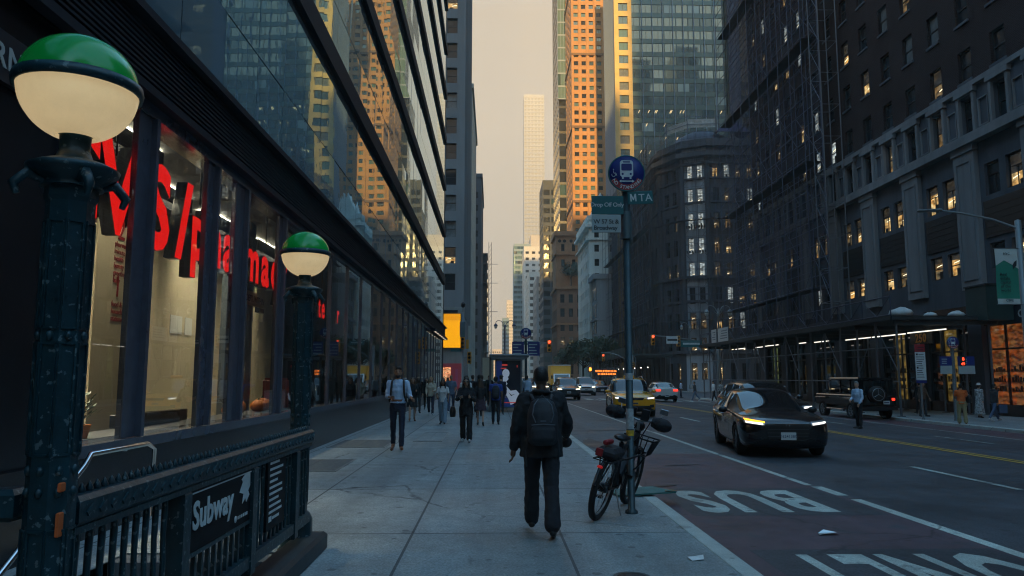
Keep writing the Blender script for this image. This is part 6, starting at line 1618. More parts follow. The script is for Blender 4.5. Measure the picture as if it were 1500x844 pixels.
# ---------------------------------------------------------------- trees
m_bark = M('bark', (.05, .04, .03), .9, noise=(4, .3))
m_leaf = M('street tree leaf', (.035, .055, .022), .6, noise=(.9, .45)); m_leaf2 = M('roof tree leaf', (.022, .055, .04), .6, noise=(.9, .4))
def tree(name, label, x, y, z, h, r, leaf, n=1500, group=None):
    t = thing(name, label, 'tree', (x, y, z), 0, group)
    b = MB(); th = h * .42
    b.tube([(0, 0, 0), (.03, .02, th * .5), (0, 0, th), (.05, .05, h * .8)], [h * .028, h * .022, h * .018, h * .006], 8)
    ends = []
    for k in range(9):
        a = k * 2.4; zz = th * (.75 + .5 * random.random()); e = Vector((r * .75 * math.cos(a), r * .75 * math.sin(a), zz + h * (.15 + .25 * random.random())))
        b.tube([(0, 0, zz), e * .5 + Vector((0, 0, zz * .5 + .1)), e], [h * .012, h * .008, h * .003], 5); ends.append(e)
    b.build('trunk', m_bark, t)
    c = MB(); cl = [(e, r * (.28 + .22 * random.random())) for e in ends] + [(Vector(((random.random() - .5) * r, (random.random() - .5) * r, h * (.62 + .3 * random.random()))), r * (.3 + .2 * random.random())) for _ in range(10)]
    for _ in range(n):
        e, q = random.choice(cl)
        d = Vector((random.gauss(0, 1), random.gauss(0, 1), random.gauss(0, .8))); d = d.normalized() * q * (random.random() ** .45)
        p = e + d; s_ = h * .034 * (.6 + .8 * random.random())
        u = Vector((random.random() - .5, random.random() - .5, random.random() - .5)).normalized(); w = u.orthogonal().normalized()
        c.add([p - u * s_, p + w * s_ * .5, p + u * s_, p - w * s_ * .5], [(0, 1, 2, 3)])
    c.build('crown', leaf, t)
tree('street_tree', 'leafy street tree nearest the dark netted scaffold, right kerb', 19.6, 138, ZF, 9.4, 3.4, m_leaf, 2600, 'street trees on the right')
tree('street_tree', 'tallest leafy street tree before the brown hall', 18.6, 156, ZF, 10.0, 3.8, m_leaf, 2600, 'street trees on the right')
tree('street_tree', 'smaller leafy street tree behind the yellow truck', 17.6, 176, ZF, 9.0, 3.4, m_leaf, 2200, 'street trees on the right')
tree('roof_tree', 'bushy dark tree growing on the brown hall setback', 20.6, 197.3, 25.1, 6.6, 2.6, m_leaf2, 1400)
# ---------------------------------------------------------------- vehicles
m_tyre_c = M('car tyre', (.010, .010, .011), .75); m_rimd = M('alloy rim', (.28, .29, .30), .3, .9); m_well = M('wheel well', (.004, .004, .005), .9)
m_cglass = M('car glass', (.006, .008, .010), .02, ior=1.75); m_trim = M('black trim', (.010, .010, .012), .45); m_chrome = M('chrome', (.55, .57, .6), .12, 1.0)
m_head = emitter('headlamp', (1.0, .95, .85), 2.2); m_headw = emitter('warm headlamp', (1.0, .80, .45), 9.0); m_amber = emitter('amber lamp', (1.0, .35, .02), 3.5); m_tail = emitter('tail lamp', (1.0, .04, .02), 2.2)
m_lens = M('lamp housing', (.30, .31, .33), .12, .4); m_redlens = M('red lens off', (.25, .008, .008), .2)
m_plate = M('number plate', (.55, .58, .58), .5); m_plate_y = M('orange number plate', (.7, .33, .03), .5); m_platetxt = M('plate print', (.05, .06, .12), .6)
def paint(name, col, metal=.3, rough=.22):
    m = M(name, col, rough, metal); m.node_tree.nodes['Principled BSDF'].inputs['Coat Weight'].default_value = .8; m.node_tree.nodes['Principled BSDF'].inputs['Coat Roughness'].default_value = .05
    return m
BODY, WSH, SIDE, REAR, TRIM, WELL = range(6)
def car_shape(st, wheels, wr, sub=2, half=None):
    """st: list of (y, zb, zs, w, zr, wr, flags): flags 'h' hood, 'w' screen to next, 'g' side glass to next, 'p' pillar, 'r' rear screen to next"""
    vs_, fs_, ms = [], [], []
    rings = []
    for (y, zb, zs, w, zr, wt, fl) in st:
        half_ = [(0, zb), (w * .78, zb), (w * .95, zb + .07), (w, zb + (zs - zb) * .42), (w * .985, zs - (zs - zb) * .16), (w * .945, zs)]
        if zr <= zs + .12: k = zr - zs; half_ += [(w * .86, zs + k * .45), (w * .68, zs + k * .75), (w * .40, zs + k * .95), (0, zr)]
        else: half_ += [(w * .91 * .5 + (w * .93) * .5, zs + .03), (wt, zr - .10), (wt * .80, zr - .02), (0, zr)]
        ring = half_ + [(-x, z) for x, z in half_[-2:0:-1]]
        rings.append(len(vs_)); vs_ += [(x, y, z) for x, z in ring]
    n = 18
    for i in range(len(st) - 1):
        fl = st[i][6]
        for j in range(n):
            j2 = (j + 1) % n
            k = j if j < 9 else 17 - j      # ring cell from the bottom centre
            m = BODY
            if k in (0,): m = TRIM
            if k == 1: m = TRIM
            if 'w' in fl and k >= 7: m = WSH
            if 'r' in fl and k >= 7: m = REAR
            if 'g' in fl and k == 6: m = SIDE
            if 'w' in fl and k == 6: m = TRIM
            if 'b' in fl and k == 6: m = TRIM
            fs_.append((rings[i] + j, rings[i] + j2, rings[i + 1] + j2, rings[i + 1] + j)); ms.append(m)
    fs_.append(tuple(range(n - 1, -1, -1))); ms.append(BODY)
    fs_.append(tuple(rings[-1] + j for j in range(n))); ms.append(BODY)
    me = bpy.data.meshes.new('body'); me.from_pydata(vs_, [], fs_)
    bm = bmesh.new(); bm.from_mesh(me); bmesh.ops.recalc_face_normals(bm, faces=bm.faces)
    cr = bm.edges.layers.float.new('crease_edge')
    for e in bm.edges:
        a, b_ = sorted(v.index for v in e.verts); i1, j1, i2, j2 = a // n, a % n, b_ // n, b_ % n
        if i1 == i2:                       # around the car
            fa, fb = st[i1][6], st[max(i1 - 1, 0)][6]
            k = min(min(j1, j2), 17 - max(j1, j2)) if abs(j1 - j2) == 1 else 0
            if (('w' in fa) != ('w' in fb) or ('r' in fa) != ('r' in fb)) and k >= 6: e[cr] = .75
            if (('g' in fa) != ('g' in fb)) and k == 6: e[cr] = .8
            if i1 in (0, len(st) - 1): e[cr] = .35
        elif j1 == j2:
            k = j1 if j1 <= 9 else 18 - j1
            if k == 5: e[cr] = .22
            if k in (6, 7): e[cr] = .42 if st[i1][4] > st[i1][2] + .12 else .25
            if k == 2: e[cr] = .4
            if k == 8 and 'h' in st[i1][6]: e[cr] = .25
    bm.to_mesh(me); bm.free()
    for k in range(6): me.materials.append(None)
    me.polygons.foreach_set('material_index', ms); me.polygons.foreach_set('use_smooth', [True] * len(fs_))
    o = bpy.data.objects.new('tmp', me); C.objects.link(o)
    me2 = mesh_from(o, [('SUBSURF', dict(levels=sub, render_levels=sub))])
    o2 = bpy.data.objects.new('tmp', me2); C.objects.link(o2)
    cut = MB()
    for y, z in wheels:
        for s_ in (-1, 1):
            cut.mat(WELL).lathe([(wr, s_ * .62), (wr, s_ * 1.3)], 24, c=(0, y, z), axis='x', m=WELL)
    cm = cut.fixed('cut', [None] * 6)
    co = bpy.data.objects.new('cut', cm); C.objects.link(co)
    me3 = mesh_from(o2, [('BOOLEAN', dict(operation='DIFFERENCE', object=co, solver='EXACT'))])
    bpy.data.objects.remove(co)
    return me3
def split_mesh(me, keep):
    """copy of the mesh with only faces for which keep(poly) holds"""
    m2 = me.copy(); bm = bmesh.new(); bm.from_mesh(m2); m2_p = me.polygons
    bm.faces.ensure_lookup_table()
    bmesh.ops.delete(bm, geom=[f for f in bm.faces if not keep(m2_p[f.index])], context='FACES')
    bm.to_mesh(m2); bm.free(); return m2
def patch(bvh, c4, axis, off, mat, name, parent, nu=8, nv=5, thick=.0):
    """a lamp, grille or plate laid onto the body: c4 = four corners in the plane across the axis ('-y' front, '+y' rear, '+x'/'-x' sides)"""
    b = MB(); g = []
    for j in range(nv + 1):
        for i in range(nu + 1):
            u, v = i / nu, j / nv
            a = [(1 - u) * (1 - v) * c4[0][k] + u * (1 - v) * c4[1][k] + u * v * c4[2][k] + (1 - u) * v * c4[3][k] for k in (0, 1)]
            if axis[1] == 'y':
                s_ = -1 if axis[0] == '-' else 1; org = Vector((a[0], s_ * 9, a[1])); d = Vector((0, -s_, 0))
            else:
                s_ = -1 if axis[0] == '-' else 1; org = Vector((s_ * 9, a[0], a[1])); d = Vector((-s_, 0, 0))
            h = bvh.ray_cast(org, d)
            g.append((h[0] - d * off) if h[0] is not None else None)
    vs_ = [p if p is not None else Vector((0, 0, 0)) for p in g]
    for j in range(nv):
        for i in range(nu):
            q = [j * (nu + 1) + i, j * (nu + 1) + i + 1, (j + 1) * (nu + 1) + i + 1, (j + 1) * (nu + 1) + i]
            if all(g[k] is not None for k in q): b.add([vs_[k] for k in q], [(0, 1, 2, 3)], 0, True)
    if not b.v: return None
    return b.build(name, mat, parent, fix=True)
def car_wheel(parent, x, y, r, w, rim=m_rimd, spokes=5):
    s_ = 1 if x > 0 else -1
    o = link('wheel', None, parent, (x, y, r))
    MB().lathe([(r * .66, -w / 2), (r * .93, -w / 2), (r, -w * .36), (r, w * .36), (r * .93, w / 2), (r * .66, w / 2), (r * .66, -w / 2)], 28, axis='x').build('tyre', m_tyre_c, o)
    b = MB(); f = s_ * w * .40
    b.lathe([(r * .67, -f * 1.0), (r * .67, f), (r * .60, f), (r * .58, f * .4)], 24, axis='x', caps=False); b.lathe([(0, f * .8), (r * .15, f * .85), (r * .17, f * .5)], 12, axis='x')
    for k in range(spokes):
        a = 2 * PI * k / spokes
        for da in (-.13, .13):
            b.tube([(f * .75, r * .12 * math.cos(a), r * .12 * math.sin(a)), (f * .95, r * .61 * math.cos(a + da), r * .61 * math.sin(a + da))], r * .05, 5)
    b.build('rim', rim, o)
    MB().lathe([(0, f * .2), (r * .62, f * .2)], 20, axis='x').build('brake_disc', m_well, o)
def make_car(name, label, cat, loc, rz, kind, col, front='on', detail=True, plate=m_plate, plate_s=None, group=None, z=None):
    zr = loc[2]
    t = thing(name, label, cat, loc, rz, group)
    K = kind
    me = car_shape(K['st'], K['wheels'], K['wr'] + .055, 2)
    mats = [col, m_cglass, m_cglass, m_cglass, m_trim, m_well]
    for i, m in enumerate(mats): me.materials[i] = m
    bvh = BVHTree.FromPolygons([v.co.copy() for v in me.vertices], [tuple(p.vertices) for p in me.polygons])
    link('body', split_mesh(me, lambda p: p.material_index in (BODY, TRIM, WELL)), t)
    link('windscreen', split_mesh(me, lambda p: p.material_index == WSH), t)
    link('rear_window', split_mesh(me, lambda p: p.material_index == REAR), t)
    for s_ in (-1, 1):
        wm = split_mesh(me, lambda p, s_=s_: p.material_index == SIDE and p.center.x * s_ > 0)
        wo = link('side_window', wm, t)
        if K.get('rim_m'):
            bm = bmesh.new(); bm.from_mesh(wm); left = {e for e in bm.edges if e.is_boundary}; b = MB()
            while left:
                e = left.pop(); loop = [e.verts[0], e.verts[1]]
                while True:
                    nx = [x for x in loop[-1].link_edges if x in left]
                    if not nx: break
                    left.discard(nx[0]); loop.append(nx[0].other_vert(loop[-1]))
                P = [v.co + Vector((s_ * .006, 0, 0)) for v in loop[:-1]]
                if len(P) > 6: b.tube(P[::2], .010, 5, closed=True)
            bm.free()
            if b.v: b.build('window_trim', K['rim_m'], wo)
    yf, yr = K['st'][0][0], K['st'][-1][0]
    for (y, zz) in K['wheels']:
        for s_ in (-1, 1): car_wheel(t, s_ * (K['w'] - .12), y, K['wr'], .22, K.get('rim', m_rimd), K.get('spokes', 5))
    if not detail: pass
    hl = K['head']            # (x0, x1, z0, z1) headlight box on the right-hand side
    for s_ in (-1, 1):
        x0, x1, z0, z1 = hl
        h = patch(bvh, [(s_ * x0, z0 + .02), (s_ * x1, z0 + .06), (s_ * x1, z1 + .03), (s_ * x0, z1)], '-y', .006, m_lens, 'headlight', t)
        if h:
            mm = {'on': m_head, 'warm': m_headw, 'off': m_lens}[front if not isinstance(front, dict) else front[s_]]
            patch(bvh, [(s_ * (x0 + .04), z0 + .045), (s_ * (x1 - .03), z0 + .08), (s_ * (x1 - .03), z1 - .01), (s_ * (x0 + .04), z1 - .03)] if not K.get('drl') else [(s_ * (x0 + .03), z0 + .03), (s_ * (x1 - .02), z0 + .075), (s_ * (x1 - .02), z1 - .0), (s_ * (x0 + .03), z0 + .075)], '-y', .011, mm, 'lamp', h)
    tl = K['tail']
    for s_ in (-1, 1):
        x0, x1, z0, z1 = tl
        patch(bvh, [(s_ * x0, z0), (s_ * x1, z0), (s_ * x1, z1), (s_ * x0, z1)], '+y', .008, m_tail if K.get('tail_on') else m_redlens, 'tail_light', t)
    gx, gz0, gz1 = K['grille']
    g = patch(bvh, [(-gx * .8, gz0), (gx * .8, gz0), (gx, gz1), (-gx, gz1)], '-y', .006, m_trim, 'grille', t)
    if g and detail:
        n = 4
        for q in range(n):
            zq = gz0 + (gz1 - gz0) * (q + .5) / n
            patch(bvh, [(-gx * .85, zq), (gx * .85, zq), (gx * .85, zq + .012), (-gx * .85, zq + .012)], '-y', .016, K.get('bar', m_trim), 'grille_bar', g, 8, 1)
    lx, lz0, lz1 = K['intake']
    patch(bvh, [(-lx * .85, lz0), (lx * .85, lz0), (lx, lz1), (-lx, lz1)], '-y', .005, m_trim, 'lower_intake', t)
    # plates
    pz = K['plate_z']
    for ax, sgn in (('-y', -1), ('+y', 1)):
        h = bvh.ray_cast(Vector((0, sgn * 9, pz)), Vector((0, -sgn, 0)))
        if h[0] is not None:
            p = MB().box(-.155, .155, -.008, .008, -.08, .08, bev=.003).build('number_plate', plate, t, (0, h[0].y + sgn * .02, pz), 0 if sgn < 0 else PI)
            if plate_s and sgn < 0: put_text('plate_print', plate_s, .085, p, (0, -.0095, -.03), 0, [m_platetxt], .001, .008, 'CENTER', 1.0)
            elif detail: MB().box(-.12, .12, -.0105, -.0085, -.025, .03).build('plate_print', m_platetxt, p)
    # mirrors, handles, sills
    mz, my = K['mirror']
    for s_ in (-1, 1):
        mo = MB(); mo.ball((0, 0, 0), (.11, .07, .075), None, 10, 8); mo.tube([(-s_ * .18, .02, -.05), (-s_ * .06, .01, -.02)], .025, 6)
        mo.build('mirror', K.get('mirror_m', col), t, (s_ * (K['w'] + .09), my, mz))
        for y in K['handles']:
            h = bvh.ray_cast(Vector((s_ * 9, y, K['handle_z'])), Vector((-s_, 0, 0)))
            if h[0] is not None: MB().box(-.018, .018, -.1, .1, -.014, .014, bev=.006).build('door_handle', K.get('handle_m', m_chrome), t, (h[0].x + s_ * .012, y, K['handle_z']))
        for y in K['seams']:
            patch(bvh, [(y, K['sill']), (y + .008, K['sill']), (y + .008, K['belt'] - .02), (y, K['belt'] - .02)], '+x' if s_ > 0 else '-x', .0015, m_well, 'door_seam', t, 1, 8)
    return t, bvh
def sedan_kind():
    #      y     zb   zs    w    zr    wr
    st = [(-2.47, .36, .66, .50, .73, .3, ''), (-2.43, .24, .72, .72, .79, .3, ''), (-2.30, .19, .76, .89, .86, .4, 'h'), (-1.95, .17, .82, .94, .935, .5, 'h'), (-1.4, .17, .865, .945, .99, .6, 'h'), (-.98, .17, .885, .945, 1.01, .62, 'h'), (-.92, .17, .885, .945, 1.01, .64, 'w'),
          (-.84, .17, .88, .945, 1.02, .72, 'w'), (-.10, .17, .905, .945, 1.385, .66, 'w'), (.02, .17, .91, .945, 1.415, .655, 'g'), (.30, .17, .915, .95, 1.45, .66, 'g'), (.56, .17, .92, .95, 1.46, .66, 'b'), (.64, .17, .92, .95, 1.46, .66, 'g'), (1.05, .17, .93, .95, 1.445, .65, 'g'), (1.42, .18, .94, .945, 1.40, .63, ''),
          (1.55, .19, .945, .94, 1.36, .62, 'r'), (2.05, .22, .96, .92, 1.10, .62, ''), (2.14, .24, .96, .91, 1.065, .6, ''), (2.40, .28, .95, .86, 1.04, .5, ''), (2.46, .36, .90, .76, .98, .4, ''), (2.47, .45, .82, .6, .90, .3, '')]
    return dict(st=st, wheels=[(-1.48, .335), (1.36, .335)], wr=.335, w=.94, head=(.48, .86, .67, .78), tail=(.45, .82, .78, .92), grille=(.50, .42, .72), intake=(.62, .22, .34), plate_z=.47, mirror=(.95, -.52), handles=(.40, 1.25), handle_z=.83, seams=(-.62, .56, 1.48), sill=.26, belt=.90, drl=True, spokes=7, mirror_m=m_trim)
def suv_kind(h=1.66, boxy=0):
    q = h - 1.66
    st = [(-2.31, .38, .74, .62, .82, .3, ''), (-2.29, .28, .79, .80, .87, .3, ''), (-2.18, .24, .84, .91, .94, .4, 'h'), (-1.75, .22, .92, .945, 1.04, .5, 'h'), (-1.25, .22, .97, .95, 1.085, .6, 'h'), (-1.04, .22, .99, .95, 1.10, .62, 'h'), (-.98, .22, .995, .95, 1.11, .62, 'w'),
          (-.90, .22, 1.0, .95, 1.15, .76, 'w'), (-.32, .22, 1.02, .95, 1.54 + q, .72, 'w'), (-.18, .22, 1.025, .95, 1.60 + q, .72, 'g'), (.12, .22, 1.03, .955, 1.65 + q, .73, 'g'), (.40, .22, 1.035, .955, 1.67 + q, .73, 'b'), (.48, .22, 1.035, .955, 1.67 + q, .73, 'g'), (1.02, .22, 1.045, .955, 1.66 + q, .72, 'g'), (1.32, .24, 1.05, .95, 1.645 + q, .72, 'b'), (1.40, .24, 1.05, .95, 1.64 + q, .71, 'g'), (1.80, .26, 1.07, .94, 1.60 + q, .70, ''),
          (1.94, .27, 1.07, .935, 1.57 + q, .69, 'r'), (2.22, .30, 1.08, .91, 1.21, .66, ''), (2.29, .36, 1.03, .84, 1.12, .5, ''), (2.31, .44, .96, .68, 1.04, .4, '')]
    return dict(st=st, wheels=[(-1.40, .36), (1.28, .36)], wr=.36, w=.95, head=(.50, .87, .74, .87), tail=(.55, .86, .86, 1.0), grille=(.46, .70, .82), intake=(.62, .34, .50), plate_z=.60, mirror=(1.09, -.62), handles=(.28, 1.12), handle_z=.92, seams=(-.72, .42, 1.32), sill=.34, belt=1.02, spokes=5)
p_black = paint('black car paint', (.006, .006, .008)); p_plum = paint('plum black car paint', (.012, .008, .010)); p_taxi = paint('taxi yellow paint', (.85, .37, .02), .0); p_white = paint('white car paint', (.62, .63, .62), .0); p_grey = paint('dark grey car paint', (.045, .05, .06)); p_silver = paint('silver car paint', (.38, .40, .40), .5)
def zroad(x): return ZR if x < 10.7 else ZR - .0354 * (x - 10.7)
# the black sedan nearest us, edging towards the kerb with its indicator lit
k1 = sedan_kind(); k1['rim_m'] = m_chrome; k1['bar'] = M('dark chrome', (.10, .105, .115), .3, .8)
sd, bv = make_car('parked_sedan' if False else 'sedan', 'glossy black sedan coming towards us in the second lane, amber indicator lit', 'car', (6.62, 18.55, ZR), R(-8), k1, p_plum, 'on', plate_s='T624138C')
patch(bv, [(-.47, .745), (-.84, .795), (-.84, .83), (-.47, .775)], '-y', .014, m_amber, 'indicator', sd, 8, 2)
patch(bv, [(-.42, .735), (.42, .735), (.44, .752), (-.44, .752)], '-y', .014, M('dark chrome', (.10, .105, .115), .3, .8), 'chrome_bar', sd, 10, 2)
for x in (-.035, .027): MB().box(x, x + .012, -2.475, -2.44, .655, .715).build('emblem_bar', m_chrome, sd)
MB().box(-.03, .03, -2.474, -2.44, .678, .69).build('emblem_bar', m_chrome, sd)
for s_ in (-1, 1):
    patch(bv, [(s_ * .55, .40), (s_ * .80, .42), (s_ * .80, .50), (s_ * .60, .47)], '-y', .006, m_trim, 'fog_lamp_recess', sd)
patch(bv, [(-.66, .235), (.66, .235), (.70, .25), (-.70, .25)], '-y', .012, MATS['dark chrome'], 'lower_trim', sd, 10, 1)
b = MB(); b.cbox((-.45, -.60, 1.05), (.10, .005, .05), rot=Matrix.Rotation(R(-60), 3, 'X')); b.build('screen_sticker', m_plate, sd)
k2 = suv_kind(1.60); k2['rim_m'] = m_chrome
cx_, bv2 = make_car('crossover', 'black crossover half hidden behind the black sedan', 'car', (8.85, 24.9, ZR), R(-2), k2, p_black, 'on')
k3 = suv_kind(1.70); k3['rim_m'] = m_chrome; k3['bar'] = m_trim; k3['grille'] = (.40, .74, .84); k3['handle_m'] = p_taxi; k3['drl'] = False
tx, bv3 = make_car('taxi', 'yellow taxi coming along the lane behind the bus stop pole', 'taxi', (6.28, 34.9, ZR), R(-4), k3, p_taxi, 'on', plate=m_plate_y)
for s_ in (-1, 1):
    MB().tube([(s_ * .60, -.05, 1.66), (s_ * .62, .1, 1.75), (s_ * .62, 1.5, 1.73), (s_ * .6, 1.65, 1.64)], .018, 6).build('roof_rail', m_chrome, tx)
    patch(bv3, [(s_ * .58, .40), (s_ * .82, .44), (s_ * .80, .56), (s_ * .62, .54)], '-y', .006, m_trim, 'fog_lamp_recess', tx)
MB().box(-.25, .25, .05, .2, 1.69, 1.80, bev=.02).build('roof_sign', p_taxi, tx)
patch(bv3, [(-.12, .80), (0, .74), (.0, .77), (-.12, .83)], '-y', .012, m_chrome, 'emblem', tx, 3, 2); patch(bv3, [(.12, .80), (0, .74), (.0, .77), (.12, .83)], '-y', .012, m_chrome, 'emblem', tx, 3, 2)
k4 = sedan_kind(); k4['tail_on'] = True
make_car('sedan', 'white sedan driving away in the middle of the street, tail lamps lit', 'car', (12.55, 57.0, zroad(12.5)), PI, k4, p_white, 'off')
k5 = suv_kind(1.72); make_car('suv', 'dark grey suv coming at us just past the walking man', 'car', (5.75, 59.6, ZR), 0, k5, p_grey, 'warm')
k6 = suv_kind(1.78); make_car('suv', 'white suv coming at us beside the dark grey suv', 'car', (8.9, 73.5, ZR), R(-3), k6, p_white, 'warm')
k7 = sedan_kind(); make_car('sedan', 'dark blue sedan partly hidden behind the white suv', 'car', (11.2, 80, zroad(11.2)), 0, k7, paint('navy car paint', (.012, .018, .04)), 'off')
k8 = sedan_kind(); make_car('sedan', 'pale sedan with glowing headlamps far up the bus lane', 'car', (5.0, 82, ZR), 0, k8, p_silver, 'warm')
for x, y, c_, nm, lab, f in ((8.2, 118, p_taxi, 'taxi', 'far yellow taxi queuing behind the box truck', 'on'), (5.2, 112, p_grey, 'suv', 'far dark suv with headlamps lit in the bus lane', 'warm'), (12.6, 100, p_black, 'suv', 'black suv driving away past the avenue', 'off'), (13.5, 122, p_white, 'suv', 'white suv driving away under the street trees', 'off'), (5.4, 140, p_white, 'suv', 'farthest white suv in the bus lane', 'on')):
    kk = suv_kind(1.7); kk['tail_on'] = f == 'off'
    make_car(nm, lab, 'taxi' if nm == 'taxi' else 'car', (x, y, zroad(x)), PI if f == 'off' else 0, kk, c_, f, False)
# yellow box truck
bt_ = thing('box_truck', 'white cabbed box truck with a yellow box over the cab', 'truck', (8.35, 92, ZR))
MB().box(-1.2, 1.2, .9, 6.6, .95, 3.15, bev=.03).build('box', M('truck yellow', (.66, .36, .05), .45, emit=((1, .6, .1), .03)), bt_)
MB().box(-1.22, 1.22, .85, 6.65, 3.152, 3.25, bev=.02).build('box_roof', m_plate, bt_)
MB().prism([(-.75, .5), (-.75, 1.15), (-.55, 1.3), (-.1, 2.15), (.85, 2.2), (.85, .5)], -1.0, 1.0, plane='yz').build('cab', p_white, bt_)
MB().quad((-.88, -.535, 1.36), (.88, -.535, 1.36), (.84, -.155, 2.05), (-.84, -.155, 2.05)).build('windscreen', m_cglass, bt_)
MB().box(-.9, .9, -.78, -.752, .62, .95).build('grille', m_trim, bt_); MB().box(-1.0, 1.0, -.84, -.74, .38, .58, bev=.02).build('bumper', m_trim, bt_)
for s_ in (-1, 1):
    MB().box(-.12, .12, -.03, 0, -.09, .09, bev=.01).build('headlight', m_head, bt_, (s_ * .74, -.755, .82)); car_wheel(bt_, s_ * .9, .1, .38, .24); car_wheel(bt_, s_ * .95, 4.6, .38, .3)
    MB().box(-.1, .1, -.05, .05, -.2, .2, bev=.02).build('mirror', m_trim, bt_, (s_ * 1.2, -.2, 1.75))
MB().box(-.5, .5, .3, 6.4, .6, .9).build('chassis', m_trim, bt_)
# boxy black jeep parked at the far kerb, rear towards us
jp = thing('jeep', 'boxy black jeep parked at the far kerb with its spare wheel to us', 'car', (17.85, 37.3, zroad(17.9)))
jp.rotation_euler = (0, 0, R(182))
b = MB(); b.box(-.90, .90, -2.1, 2.2, .62, 1.15, bev=.04); b.box(-.86, .86, -.75, 2.18, 1.152, 1.22); b.box(-.84, .84, -.68, 2.14, 1.82, 1.96, bev=.04)
for s_ in (-1, 1):
    for y0, y1 in ((-.72, -.60), (.32, .42), (1.28, 1.38), (2.04, 2.14)): b.box(s_ * .80 - .04, s_ * .80 + .04, y0, y1, 1.222, 1.818)
    b.box(s_ * .94 - .07, s_ * .94 + .07, -1.95, -.85, .93, 1.0, bev=.015); b.box(s_ * .94 - .07, s_ * .94 + .07, .95, 1.95, .93, 1.0, bev=.015)
b.build('body', p_black, jp)
MB().box(-.78, .78, 2.08, 2.1, 1.25, 1.8).build('rear_window', m_cglass, jp); MB().quad((-.76, -.66, 1.25), (.76, -.66, 1.25), (.74, -.62, 1.8), (-.74, -.62, 1.8)).build('windscreen', m_cglass, jp)
for s_ in (-1, 1):
    for y0, y1 in ((-.58, .30), (.44, 1.26), (1.4, 2.02)): MB().box(s_ * .80 - .01, s_ * .80 + .01, y0, y1, 1.24, 1.80).build('side_window', m_cglass, jp)
    for y in (-1.4, 1.45): car_wheel(jp, s_ * .80, y, .40, .26, m_rimd, 6)
    MB().box(-.07, .07, 0, .03, -.06, .06, bev=.01).build('tail_light', m_tail, jp, (s_ * .78, 2.2, .95)); MB().box(-.05, .05, -.12, .1, -.08, .08, bev=.02).build('mirror', m_trim, jp, (s_ * 1.02, -.7, 1.3))
    MB().box(s_ * .93 - .06, s_ * .93 + .06, -.8, .9, .42, .47, bev=.01).build('side_step', m_chrome, jp)
    MB().box(-.1, .1, -.03, 0, -.1, .1, bev=.02).build('headlight', m_lens, jp, (s_ * .7, -2.1, .95)); MB().box(s_ * .92 - .004, s_ * .92 + .004, -.6, 1.9, 1.0, 1.03).build('side_strip', m_chrome, jp)
    MB().box(s_ * .905 - .006, s_ * .905 + .006, .2, .4, 1.02, 1.05).build('door_handle', m_chrome, jp)
sw = link('spare_wheel', None, jp, (.05, 2.3, 1.18))
MB().lathe([(0, .14), (.30, .14), (.38, .10), (.40, .0), (.38, -.1), (0, -.1)], 28, axis='y').build('tyre', m_tyre_c, sw)
MB().lathe([(.27, .145), (.30, .15), (.30, .14)], 28, axis='y', caps=False).tube([(0, .15, 0), (0, .15, .24)], .012, 5).tube([(0, .15, 0), (.21, .15, -.12)], .012, 5).tube([(0, .15, 0), (-.21, .15, -.12)], .012, 5).build('cover', M('spare cover silver', (.3, .32, .34), .3, .7), sw)
p = MB().box(-.155, .155, 0, .012, -.08, .08).build('number_plate', m_plate, jp, (-.45, 2.2, .80)); MB().box(-.12, .12, .0125, .014, -.025, .03).build('plate_print', m_platetxt, p)
MB().box(-.92, .92, 2.12, 2.3, .45, .61, bev=.02).build('bumper', m_trim, jp); MB().box(-.6, .6, -1.9, 2.0, .4, .61).build('chassis', m_trim, jp)
# ---------------------------------------------------------------- people
def cloth(name, col, rough=.85, sc=9, amt=.12):
    return M('cloth ' + name, col, rough, noise=(sc, amt), bump=(11, .55, .018))
def skin_m(name, col): return M('skin ' + name, col, .5, noise=(14, .08))
sk_a, sk_b, sk_c, sk_d = skin_m('light', (.50, .28, .19)), skin_m('tan', (.36, .19, .115)), skin_m('brown', (.17, .085, .05)), skin_m('dark', (.075, .04, .026))
m_eye = M('eye dark', (.012, .010, .010), .3); m_lip = M('lip', (.26, .09, .075), .5)
def hair_m(name, col): return M('hair ' + name, col, .55, noise=(40, .35), bump=(60, .7, .01))
h_black, h_brown, h_blond, h_grey = hair_m('black', (.010, .008, .007)), hair_m('brown', (.055, .03, .017)), hair_m('blond', (.28, .17, .08)), hair_m('grey', (.25, .25, .25))
def cap_(mb, a, b, ra, rb, n=10):
    """limb: a tapered tube with round ends"""
    a, b = Vector(a), Vector(b); d = b - a; L = max(d.length, 1e-4); d = d / L
    P, rr = [], []
    for k in (0, 1, 2): t = math.sin(PI / 2 * k / 3 - PI / 2); P.append(a + d * ra * t); rr.append(max(.003, ra * math.cos(math.asin(max(-1, min(1, t))))))
    P.append(a); rr.append(ra); P.append(a + d * L * .5); rr.append((ra + rb) / 2); P.append(b); rr.append(rb)
    for k in (1, 2, 3): t = math.sin(PI / 2 * k / 3); P.append(b + d * rb * t); rr.append(max(.003, rb * math.cos(math.asin(min(1, t)))))
    mb.tube(P, rr, n)
def loft_(mb, rings, n=16):
    """stack of horizontal ellipses (centre, rx, ry)"""
    vs_, fs_ = [], []
    for c, rx, ry in rings:
        for j in range(n):
            a = 2 * PI * j / n; vs_.append((c[0] + rx * math.cos(a), c[1] + ry * math.sin(a), c[2]))
    for i in range(len(rings) - 1):
        for j in range(n): fs_.append((i * n + j, i * n + (j + 1) % n, (i + 1) * n + (j + 1) % n, (i + 1) * n + j))
    fs_.append(tuple(range(n - 1, -1, -1))); fs_.append(tuple(range((len(rings) - 1) * n, len(rings) * n)))
    mb.add(vs_, fs_)
FOLDS = bpy.data.textures.new('cloth folds', 'CLOUDS'); FOLDS.noise_scale = .085; FOLDS.noise_depth = 1
